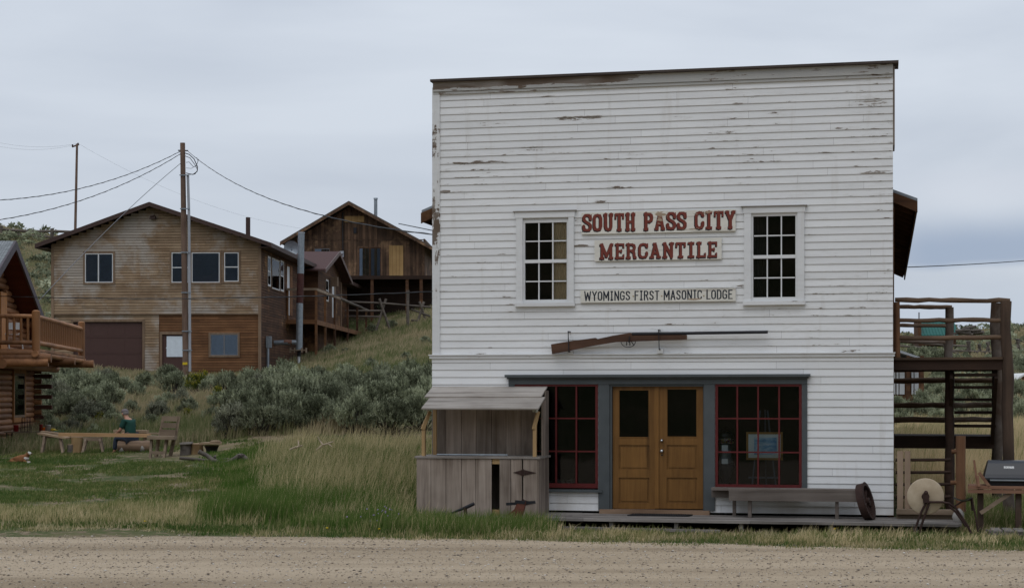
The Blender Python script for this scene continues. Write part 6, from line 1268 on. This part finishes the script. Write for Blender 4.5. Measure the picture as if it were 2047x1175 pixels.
make('cover', b, M['white_plain'], wg); b = W2(); b.box(cx_-R_*.95, cx_+R_*.95, Yw+.1, Yw+2.9, cz_-1.0, cz_+.1); b.lathe((cx_, Yw+.15, cz_), [(R_*.88, 0), (.01, 0)], 20, 'y'); make('wagon_box', b, M['brown_siding'], wg)
# ================================================================== grasses
def grass_mat(name, greens, dries):
    t = NT(name); t.b.inputs['Roughness'].default_value = .9; a = t.attr('tone')
    c = t.ramp(a, (0, sc(greens[0], 1.15)), (.35, sc(greens[1], 1.15)), (.62, sc(dries[0], 1.15)), (1, sc(dries[1], 1.1))); t.done(c, .85, 0, .15)
    tr = t.n.new('ShaderNodeBsdfTranslucent'); t.l.new(c, tr.inputs[0]); mx = t.n.new('ShaderNodeMixShader'); mx.inputs[0].default_value = .3
    t.l.new(t.b.outputs[0], mx.inputs[1]); t.l.new(tr.outputs[0], mx.inputs[2]); t.l.new(mx.outputs[0], t.o.inputs['Surface']); return t.m
M['grass'] = grass_mat('meadow_grass', ((.060, .125, .018), (.155, .19, .058)), ((.36, .31, .15), (.66, .53, .32)))
M['lawn'] = grass_mat('lawn_grass', ((.048, .095, .020), (.12, .155, .045)), ((.28, .245, .11), (.56, .46, .29)))
M['dull_grass'] = grass_mat('dull_hill_grass', ((.065, .095, .028), (.135, .155, .06)), ((.27, .235, .13), (.46, .36, .23)))
def sX(X, Y): return CX+F*X/Y
def blades(name, X, Y, H, Wd, tone, m, label, lean=.35, wind=.12, Z=None, head=0.):
    n = len(X); Z = ground(X, Y)-.004 if Z is None else Z; an = rng.uniform(0, 2*np.pi, n); ln = np.abs(rng.normal(0, lean, n))*H
    dx, dy = np.cos(an)*ln+wind*H*rng.uniform(.2, 1.4, n), np.sin(an)*ln; wa = rng.uniform(0, np.pi, n); wx, wy = np.cos(wa)*Wd/2, np.sin(wa)*Wd/2*.6
    wx = np.where(np.abs(wx) < Wd*.22, Wd*.35, wx); V = np.zeros((n, 5, 3)); hz_ = np.sqrt(np.maximum(H**2-ln**2*.7, (H*.3)**2))
    for k, (t_, w_) in enumerate(((0, -1), (0, 1), (.55, -.8), (.55, .8))): V[:, k] = np.stack([X+dx*t_**2+wx*w_, Y+dy*t_**2+wy*w_, Z+hz_*t_], -1)
    V[:, 4] = np.stack([X+dx, Y+dy, Z+hz_*(1-.12*ln/H)], -1)
    me = soup(name, V, [(0, 1, 3, 2), (2, 3, 4)], None, np.clip(tone, 0, 1), m); o = bpy.data.objects.new(name, me); COL.objects.link(o); W[name] = Matrix.Identity(4)
    return tag(o, label, 'grass', kind='stuff')
def scatter(n, x0, x1, y0, y1, cond=None, clump=0, cr=.12, p=1.):
    # spots over a patch given by sight columns and distances, denser nearby
    Y = y0*(y1/y0)**(rng.random(n)**p); X = (rng.uniform(x0, x1, n)-CX)/F*Y
    if cond is not None: k = cond(X, Y); X, Y = X[k], Y[k]
    if clump: X = np.repeat(X, clump)+rng.normal(0, cr, len(X)*clump); Y = np.repeat(Y, clump)+rng.normal(0, cr, len(Y)*clump)
    return X, Y
pat = lambda X, Y, s=.5, seed=20: np.clip((fbm(X*s+90, Y*s+90, seed)-.5)*1.9+.5, 0, 1)
offroad = lambda X, Y, m=.0: Y > edge_y(X)+m
not_deck = lambda X, Y: ~((Y-S.y)*S.c+(X-S.x)*S.s > -1.32) | (X*S.c-(Y-S.y)*S.s-S.x*S.c < uA-.05) | (X*S.c-(Y-S.y)*S.s-S.x*S.c > uB+.05)
def not_store(X, Y): u = (X-S.x)*S.c-(Y-S.y)*S.s; v = (X-S.x)*S.s+(Y-S.y)*S.c; return ~((v > -1.28) & (v < DP+1) & (u > uA-.05) & (u < UW+.1)) & ~((v > -1.28) & (v < .3) & (u >= UW) & (u < uB))
def not_house(X, Y): u = (X-H.x)*H.c-(Y-H.y)*H.s; v = (X-H.x)*H.s+(Y-H.y)*H.c; return ~((v > -.05) & (u > -.1) & (u < U1+.1) & (v < 30))
def not_cabin(X, Y): u = (X-K.x)*K.c-(Y-K.y)*K.s; v = (X-K.x)*K.s+(Y-K.y)*K.c; return ~((v > -5) & (v < 9.4) & (u < uw+.1))
allc = lambda X, Y: not_store(X, Y) & not_house(X, Y) & not_cabin(X, Y) & offroad(X, Y, .05)
def tufts(n, x0, x1, y0, y1, cond, m, cr, keep=None):
    X, Y = scatter(n, x0, x1, y0, y1, cond); a, b_ = rng.random(len(X)), rng.random(len(X)); X = np.repeat(X, m); Y = np.repeat(Y, m)
    q = rng.normal(0, 1, (2, len(X)))*cr; X = X+q[0]; Y = Y+q[1]; a, b_ = np.repeat(a, m), np.repeat(b_, m); k = (keep or allc)(X, Y); return X[k], Y[k], a[k], b_[k]
nz = lambda n, s_: rng.normal(0, s_, n)
# the verge along the road
X, Y, a, b_ = tufts(15000, -150, 2250, 23.7, 30.2, lambda X, Y: offroad(X, Y, -.42+.60*(vnoise(X*1.6, Y*1.6, 7)-.3)) & not_store(X, Y), 9, .09, lambda X, Y: not_store(X, Y)); e = np.clip((Y-edge_y(X)+.25)/.8, .22, 1)
near = np.where((sX(X, Y) > 1060), .62, 1.)
blades('verge_grass', X, Y, near*(.055+.065*e)*(.25+1.3*a**1.5)*(.6+.8*rng.random(len(X))), .012+0*X, .0+.75*pat(X, Y, .8, 31)+.75*(b_-.42)+nz(len(X), .1), M['lawn'], 'short patchy grass verge between the gravel road and the buildings', .8)
X, Y, a, b_ = tufts(3200, 800, 2120, 25., 28.6, lambda X, Y: offroad(X, Y, .5) & not_store(X, Y) & (pat(X, Y, .8, 44) > .5), 22, .10, lambda X, Y: not_store(X, Y) & offroad(X, Y, .2))
blades('verge_tufts', X, Y, (.06+.17*a**2)*(.6+.5*rng.random(len(X))), .011+0*X, .10+1.1*b_+nz(len(X), .08), M['grass'], 'bent green and straw coloured grass tufts along the boardwalk', .8, .25)
# lawn
def lawn_c(X, Y): s = sX(X, Y); return allc(X, Y) & (s < 560+8*(Y-28)) & (Y < 50) & (pat(X, Y, .35, 3)*.55+pat(X, Y, 1.3, 5)*.45+.10*(Y < 31) > .49)
X, Y, a, b_ = tufts(17000, -150, 640, 27, 50, lawn_c, 13, .11)
blades('lawn', X, Y, (.025+.085*a)*(.5+.6*rng.random(len(X))), .017+0*X, -.08+.42*pat(X, Y, .45, 17)+.38*b_**1.5+nz(len(X), .05), M['lawn'], 'patchy green lawn with bare brown spots in front of the cabin', .7)
# straw-coloured band at the left behind the verge
X, Y, a, b_ = tufts(3600, -120, 520, 27.6, 31.5, lambda X, Y: (pat(X, Y, .5, 51) > .2) & (Y < 29.9+1.6*pat(X, Y, .4, 52)) & offroad(X, Y, .5), 16, .12)
blades('straw_grass', X, Y, (.05+.24*a**1.5)*(.6+.5*rng.random(len(X)))*(.5+.8*pat(X, Y, .5, 151)), .010+0*X, .06+.45*pat(X, Y, .35, 152)+.55*b_+nz(len(X), .1), M['grass'], 'low straw coloured grass along the left verge', .32)
X, Y, a, b_ = tufts(3300, 410, 790, 26.5, 30., lambda X, Y: offroad(X, Y, .6) & (np.abs(sX(X, Y)-600+rng.normal(0, 45, len(X))) < 140) & (pat(X, Y, .7, 61) > .22), 20, .10)
blades('green_clump', X, Y, (.20+.40*a)*(.65+.45*rng.random(len(X))), .011+0*X, .02+.22*b_+.45*(rng.random(len(X)) < .08)+nz(len(X), .04), M['grass'], 'vivid green tall grass clump at the roadside', .28)
def meadow(X, Y): s = sX(X, Y)+rng.normal(0, 38, len(X)); return allc(X, Y) & (s > 500-(Y-28)*6+60*pat(X, Y, .4, 71)) & (s < 900) & offroad(X, Y, .7)
X, Y, a, b_ = tufts(8500, 400, 900, 26.8, 44, meadow, 22, .10); hh = np.clip((Y-26)/5, .45, 1)*np.clip((sX(X, Y)-430)/160, .35, 1)*np.clip((48-Y)/10, .4, 1)
blades('meadow', X, Y, (.22+.55*a**1.2)*(.65+.45*rng.random(len(X)))*hh, .011+0*X, -.18+.34*pat(X, Y, .45, 73)+.70*(b_-.32)+.25*(rng.random(len(X)) < .10)+nz(len(X), .05), M['grass'], 'tall meadow grass left of the booth', .40, .12)
X, Y, a, b_ = tufts(1500, 520, 880, 28, 42, meadow, 8, .16); hh = np.clip((Y-26)/5, .5, 1)*np.clip((sX(X, Y)-430)/160, .3, 1)
blades('meadow_seed_heads', X, Y, (.55+.40*a)*(.85+.2*rng.random(len(X)))*hh, .010+0*X, .60+.35*b_, M['grass'], 'tan seed stalks rising above the meadow grass', .3, .2)
# slopes behind: dry bank, hillside, gold grass on the right
X, Y, a, b_ = tufts(12000, -60, 720, 47, 88, lambda X, Y: allc(X, Y) & (Y < 86), 14, .16)
blades('bank_grass', X, Y, np.where(Y > 66, .6, 1)*(.12+.45*a**1.5)*(.65+.45*rng.random(len(X)))*(.5+.8*pat(X, Y, .3, 81)), .022+0*X, .30+.50*pat(X, Y, .25, 83)+.45*(b_-.4)+nz(len(X), .06), M['dull_grass'], 'dry tan and green grass on the bank below the tan house', .3)
X, Y, a, b_ = tufts(12000, 560, 900, 52, 128, lambda X, Y: allc(X, Y) & (pat(X, Y, .3, 95) > .16), 11, .2)
blades('hillside_grass', X, Y, (.08+.42*a**1.6)*(.65+.45*rng.random(len(X)))*(.4+pat(X, Y, .3, 91)), .032+0*X, .30+.42*pat(X, Y, .2, 93)+.6*(b_-.45)+nz(len(X), .06), M['dull_grass'], 'yellow green grass on the slope below the old brown house', .35)
X, Y, a, b_ = tufts(14000, 1770, 2500, 30.6, 62, allc, 13, .13)
blades('golden_grass', X, Y, (.40+.6*a)*(.7+.4*rng.random(len(X)))*np.clip((Y-29)/4, .4, 1)*np.where(Y > 44, .6, 1), .013+.0003*(Y-30), .72+.30*pat(X, Y, .4, 97)-.45*(b_ < .12)+.25*(b_-.5)+nz(len(X), .06), M['grass'], 'tall golden dry grass behind the log stair', .22)
X, Y = scatter(1300, 1790, 2130, 27.0, 30.2, lambda X, Y: (not_deck(X, Y)) & (sX(X, Y) > 1905) | ((Y-S.y)*S.c+(X-S.x)*S.s < -1.4), 16, .12); k = not_store(X, Y) & offroad(X, Y, .5) & (sX(X, Y) > 1795); X, Y = X[k], Y[k]
blades('weed_tufts', X, Y, (.12+.26*rng.random(len(X)))*np.where(sX(X, Y) > 1925, 1.2, .62), .010+0*X, .08+.30*pat(X, Y, 1.1, 99)+.5*(rng.random(len(X)) < .2), M['grass'], 'green weeds and bent seed heads round the grindstone and workbench', .5)
X, Y = scatter(330, 838, 1100, 26.4, 27.9, lambda X, Y: ((Y-S.y)*S.c+(X-S.x)*S.s < -1.30), 16, .08); k = ((Y-S.y)*S.c+(X-S.x)*S.s < -1.32); X, Y = X[k], Y[k]
blades('booth_tufts', X, Y, (.14+.26*rng.random(len(X))), .009+0*X, .05+.25*rng.random(len(X))+.5*(rng.random(len(X)) < .14), M['grass'], 'green tufts growing before the booth planks', .35)
X, Y = scatter(26000, 1770, 2250, 62, 240, lambda X, Y: allc(X, Y)); blades('far_grass', X, Y, .25+.3*rng.random(len(X)), .05+.0006*Y, 0.42+.4*pat(X, Y, .1, 98)+rng.normal(0, .1, len(X)), M['dull_grass'], 'pale grass over the far right hillside', .35)
X, Y = scatter(40000, -150, 330, 84, 175, lambda X, Y: allc(X, Y)); blades('left_hill_grass', X, Y, .12+.2*rng.random(len(X)), .07+0*X, .42+.35*pat(X, Y, .12, 97), M['dull_grass'], 'thin pale grass over the left hill', .35)
# ================================================================== sagebrush and rabbitbrush
def leaf_mat(name, st):
    t = NT(name); oi = t.n.new('ShaderNodeObjectInfo'); c = t.ramp(t.attr('tone'), *st); c = t.val(c, oi.outputs['Random'], .78, 1.2)
    t.done(c, .9, 0, .1); tr = t.n.new('ShaderNodeBsdfTranslucent'); t.l.new(c, tr.inputs[0]); mx = t.n.new('ShaderNodeMixShader'); mx.inputs[0].default_value = .3
    t.l.new(t.b.outputs[0], mx.inputs[1]); t.l.new(tr.outputs[0], mx.inputs[2]); t.l.new(mx.outputs[0], t.o.inputs['Surface']); return t.m
M['sage'] = leaf_mat('sage_leaves', ((0, (.070, .078, .045)), (.45, (.235, .255, .160)), (1, (.54, .56, .38))))
M['sage_dull'] = leaf_mat('dull_sage_leaves', ((0, (.070, .070, .048)), (.45, (.205, .21, .145)), (1, (.45, .45, .33))))
M['rabbit'] = leaf_mat('rabbitbrush_leaves', ((0, (.05, .075, .018)), (.6, (.10, .13, .035)), (.80, (.15, .17, .04)), (.86, (.34, .30, .03)), (1, (.42, .36, .04))))
M['twig'] = plain('grey_brown_twigs', (.06, .05, .042), .95, var=.2)
def bush_mesh(seed, lobes, sprigs, leaves, up=1.0, spread=1., leafl=.09, leafw=.014, yellow=False):
    g = np.random.default_rng(seed); P_, T_ = [], []; stems = MB(); rs = random.Random(seed)
    for i in range(lobes):
        a = g.uniform(0, 2*np.pi); e = np.arcsin(g.uniform(.02, 1.)) if i else 1.2; r = g.uniform(.50, .88)
        c = np.array([np.cos(a)*np.cos(e)*r*spread, np.sin(a)*np.cos(e)*r*spread, .15+np.sin(e)*r*.85]); lr = g.uniform(.13, .27)
        lt = g.uniform(-.34, .34)
        p0 = Vector((c[0]*.12, c[1]*.12, -.05)); p2 = Vector(c); pm = p0.lerp(p2, .5)+Vector((rs.uniform(-.06, .06), rs.uniform(-.06, .06), rs.uniform(-.08, .02)))
        stems.tube([p0, pm, p2], [.030, .020, .008], 5, .5)
        for _ in range(1): q_ = p2+Vector((rs.uniform(-.14, .14)+c[0]*.15, rs.uniform(-.14, .14)+c[1]*.15, rs.uniform(.10, .34))); stems.tube([p2, q_], [.009, .004], 4, .5)
        d = g.normal(size=(sprigs, 3)); d[:, 2] = np.abs(d[:, 2])*1.0-.25; d /= np.linalg.norm(d, axis=1)[:, None]
        base = c+d*lr*g.uniform(.55, 1.0, (sprigs, 1))*np.array([1, 1, .9]); sd = d*.55+np.array([c[0]*.35, c[1]*.35, up])+g.normal(0, .22, (sprigs, 3)); sd /= np.linalg.norm(sd, axis=1)[:, None]
        L = g.uniform(.10, .26, sprigs); st = .5+lt+g.normal(0, .14, sprigs)
        tt = g.random((sprigs, leaves)); lp = base[:, None]+sd[:, None]*(L[:, None]*tt)[..., None]
        ld = sd[:, None]*.9+g.normal(0, .38, (sprigs, leaves, 3)); ld /= np.linalg.norm(ld, axis=2)[..., None]
        wd = np.cross(ld, g.normal(size=(sprigs, leaves, 3))); wd /= np.linalg.norm(wd, axis=2)[..., None]+1e-9
        ll = leafl*g.uniform(.6, 1.3, (sprigs, leaves, 1)); q = np.stack([lp, lp+ld*ll*.5+wd*leafw, lp+ld*ll, lp+ld*ll*.5-wd*leafw], 2).reshape(-1, 4, 3)
        tn = st[:, None]+g.normal(0, .12, (sprigs, leaves))
        if yellow: tn = np.where((tt > .72) & (g.random(tt.shape) < .75) & (lp[..., 2] > .45), .93, np.clip(tn, 0, .78))
        P_.append(q); T_.append(tn.ravel())
    V = np.concatenate(P_); k = V[:, :, 2].min(1) > -.02
    return V[k], np.clip(np.concatenate(T_)[k], 0, 1), stems
def bush_proto(name, seed, m, **kw):
    V, T, st_ = bush_mesh(seed, **kw); me = soup('crown', V, [(0, 1, 2, 3)], None, T, m)
    sm = bpy.data.meshes.new('stems'); sm.from_pydata(st_.v, [], st_.f); sm.materials.append(M['twig']); return me, sm
SAGE = [bush_proto('s', 100+i, M['sage'], lobes=30, sprigs=24, leaves=14) for i in range(4)]
DULL = [bush_proto('d', 200+i, M['sage_dull'], lobes=30, sprigs=24, leaves=14, up=.5) for i in range(2)]
RABB = [bush_proto('r', 300+i, M['rabbit'], lobes=14, sprigs=30, leaves=13, up=1.2, leafl=.10, leafw=.010, yellow=True) for i in range(2)]
LOWS = [bush_proto('l', 400+i, M['sage'], lobes=9, sprigs=14, leaves=9, leafl=.13, leafw=.035) for i in range(3)]
used_b = 0
def bush(kind, x, y, r, h, label, group, cat='sagebrush', name='sagebrush', rot=None, dz=0.):
    global used_b
    me, sm = random.choice(kind); o = thing(name, label, cat, (x, y, gz(x, y)-.04+dz), random.uniform(0, 6.28) if rot is None else rot, group); o.scale = (r, r*random.uniform(.85, 1.15), h)
    for n_, me_ in (('crown', me), ('stems', sm)): c_ = bpy.data.objects.new(n_, me_); COL.objects.link(c_); c_.parent = o
    used_b += 1; return o
def bush_px(kind, px, Y, wpx, top, label, group, k=.72, **kw):
    g_ = onground(px, top+k*wpx, 40.); x, Y = g_.x, g_.y; r = wpx/2*Y/F/.95; h = max(.3, (P(px, top, Y).z-g_.z)/1.0)
    return bush(kind, x, Y, r, h, label, group, **kw)
ORD = lambda n: str(n)+('th' if 10 < n % 100 < 14 else {1: 'st', 2: 'nd', 3: 'rd'}.get(n % 10, 'th'))
G1 = 'big grey green sagebrush between the lawn and the store'
for rn, Y, row in (('front', 45.2, [(466, 84, 806), (520, 90, 792), (585, 92, 790), (650, 92, 792), (715, 88, 790), (780, 92, 796), (842, 88, 788)]),
               ('second', 48., [(492, 96, 778), (552, 100, 764), (616, 98, 764), (680, 98, 768), (744, 98, 766), (806, 98, 764), (860, 90, 760)]),
               ('third', 51., [(556, 92, 742), (600, 92, 746), (650, 92, 752), (706, 92, 752), (760, 96, 744), (815, 96, 738), (858, 90, 742)]),
               ('back', 54., [(560, 80, 727), (604, 84, 738), (655, 84, 748), (710, 84, 746), (768, 90, 733), (824, 90, 726), (862, 90, 730)])):
    for i, (px, w_, top) in enumerate(row): bush_px(DULL if px < 500 and Y < 47 else SAGE, px+random.uniform(-6, 6), Y+random.uniform(-.6, .6), w_*1.12, top+random.uniform(-6, 4), 'silvery sagebrush in the '+rn+' row of the big thicket, '+ORD(i+1)+' from the left', G1)
G2 = 'sagebrush scattered on the bank below the tan house'
bk = [(104, 60, 66, 780), (92, 66, 62, 742), (118, 56, 72, 790), (160, 70, 66, 745), (148, 60, 78, 782), (196, 66, 76, 750), (215, 61, 70, 768), (232, 70, 56, 745), (128, 72, 66, 735), (178, 58, 66, 798), (100, 55, 54, 830), (140, 53, 52, 838), (346, 62, 66, 742), (338, 66, 56, 728), (318, 53, 52, 800), (304, 50, 44, 826), (378, 55, 50, 796), (250, 52, 46, 832), (350, 50, 34, 850), (455, 66, 66, 745), (500, 70, 66, 738), (236, 48, 38, 846), (440, 56, 50, 782),
      (112, 62, 60, 760), (180, 63, 64, 770), (136, 66, 62, 752), (90, 58, 50, 806), (205, 57, 54, 800), (166, 54, 48, 826), (122, 50, 46, 850), (188, 50, 40, 848), (225, 54, 44, 818), (274, 66, 44, 765), (262, 58, 40, 800), (290, 72, 46, 744), (420, 70, 50, 752), (476, 60, 54, 768), (424, 53, 46, 812), (448, 50, 50, 832), (500, 64, 52, 758), (532, 74, 60, 738), (520, 68, 58, 748), (545, 78, 44, 738), (360, 58, 48, 776), (330, 58, 44, 786), (150, 76, 50, 732), (100, 76, 50, 730), (210, 76, 46, 736)]
bk.sort()
for i, (px, Y, w_, top) in enumerate(bk): bush_px(SAGE if i % 5 else DULL, px, Y, w_, top, 'grey green sagebrush on the bank below the tan house, '+ORD(i+1)+' from the left', G2)
G3 = 'yellow tipped rabbitbrush on the bank'
for px, Y, w_, top, lb in ((398, 64, 62, 744, 'large yellow tipped rabbitbrush right of the utility pole'), (370, 51, 44, 814, 'yellow flowered rabbitbrush behind the slatted chair'), (204, 51, 34, 820, 'small yellow flowered rabbitbrush above the long board, left of the man'), (345, 49, 36, 836, 'dark green low rabbitbrush close behind the slatted chair'), (430, 61, 46, 770, 'green rabbitbrush near the left end of the big sagebrush')):
    bush_px(RABB, px, Y, w_, top, lb, G3, cat='shrub', name='rabbitbrush')
G4 = 'sagebrush on the slope below the old brown house'
for px, Y, w_, top in ((640, 60, 56, 735), (690, 64, 50, 728), (742, 68, 34, 715), (812, 72, 22, 703), (786, 58, 40, 745), (745, 100, 26, 648), (783, 103, 24, 640), (700, 106, 34, 606), (760, 112, 40, 596), (660, 96, 30, 688), (850, 90, 26, 672), (690, 88, 20, 694), (825, 62, 60, 726)):
    g4 = globals().get('g4', 0)+1; bush_px(SAGE, px, Y, w_, top, 'small sagebrush on the slope below the old brown house, '+('near' if Y < 80 else 'far')+' side, clump '+ORD(g4), G4)
G5 = 'sagebrush behind the log stair'
for Y, n_, y_ in ((62, 9, 806), (68, 9, 788), (75, 8, 770), (84, 8, 752)):
    for i in range(n_): px = 1775+(2140-1775)*(i+.5)/n_+random.uniform(-14, 14); bush_px(SAGE, px, Y+random.uniform(-2, 2), 62*68/Y, y_+random.uniform(-9, 9), 'grey green sagebrush behind the log stair, '+{62: 'nearest', 68: 'second', 75: 'third', 84: 'farthest'}[Y]+' row, '+ORD(i+1)+' from the left', G5)
for i in range(5): bush_px(SAGE, 1800+i*22, 98+random.uniform(-5, 5), 50, 700+random.uniform(-6, 6), 'sagebrush uphill of the low cabin, '+ORD(i+1)+' from the left', G5)
# smaller bushes further off, nearest first; the remainder is ground cover
pts = []
for (x0, x1, y0, y1, n_) in ((-110, 175, 88, 172, 80), (1775, 2160, 105, 260, 36)):
    Xf, Yf = scatter(n_*6, x0, x1, y0, y1, allc, p=.8); pts += [(a, b_) for a, b_ in list(zip(Xf, Yf))[:n_]]
for x, y in pts: r = random.uniform(.45, .9); bush(LOWS, x, y, r, r*random.uniform(.65, .85), 'rounded grey sagebrush dotted over the '+('left hill behind the log cabin' if x < 0 else 'right hill behind the stair'), 'sagebrush dotted over the '+('left' if x < 0 else 'right')+' hill')
Vc, Tc = [], []
for (x0, x1, y0, y1, n_) in ((-180, 250, 88, 180, 150), (1750, 2300, 100, 600, 420)):
    Xf, Yf = scatter(n_, x0, x1, y0, y1, allc, p=.9)
    for x, y in zip(Xf, Yf):
        r = random.uniform(.4, .8)*(1+y/600); m_ = 60; d = rng.normal(size=(m_, 3)); d[:, 2] = np.abs(d[:, 2]); d /= np.linalg.norm(d, axis=1)[:, None]; c = np.array([x, y, gz(x, y)])+d*r*np.array([1, 1, .75])
        e1 = rng.normal(size=(m_, 3))*r*.16; e2 = rng.normal(size=(m_, 3))*r*.10; Vc.append(np.stack([c-e1, c+e2, c+e1+[0, 0, r*.1], c-e2], 1)); Tc.append(np.clip(rng.normal(.45, .2)+rng.normal(0, .12, m_), 0, 1))
me = soup('sagebrush_cover', np.concatenate(Vc), [(0, 1, 2, 3)], None, np.concatenate(Tc), M['sage']); o = bpy.data.objects.new('sagebrush_cover', me); COL.objects.link(o); tag(o, 'far sagebrush cover over the hills at both sides', 'sagebrush', kind='stuff')
# small flowers: purple asters left of the booth, a few dandelions in the verge
b = W2()
for i in range(34): X_ = (random.gauss(765, 22)-CX)/F*27.6; Y_ = 27.3+random.uniform(-.3, .4); b.blob((X_, Y_, gz(X_, Y_)+random.uniform(.12, .38)), .013, 5, 3)
o = single('purple_flowers', b, plain('lilac_petals', (.40, .30, .50), .8), 'tiny lilac flowers in the grass left of the booth', 'flowers'); o['kind'] = 'stuff'
b = W2()
for px, py in ((627, 1055), (654, 1067), (290, 1052), (1670, 1066), (1675, 1066), (758, 1068), (1668, 1068)): p = onground(px, py); b.blob((p.x, p.y, p.z+.09), (.022, .022, .012), 6, 4)
o = single('dandelions', b, plain('yellow_petals', (.65, .45, .02), .8), 'a few yellow dandelions in the verge', 'flowers'); o['kind'] = 'stuff'
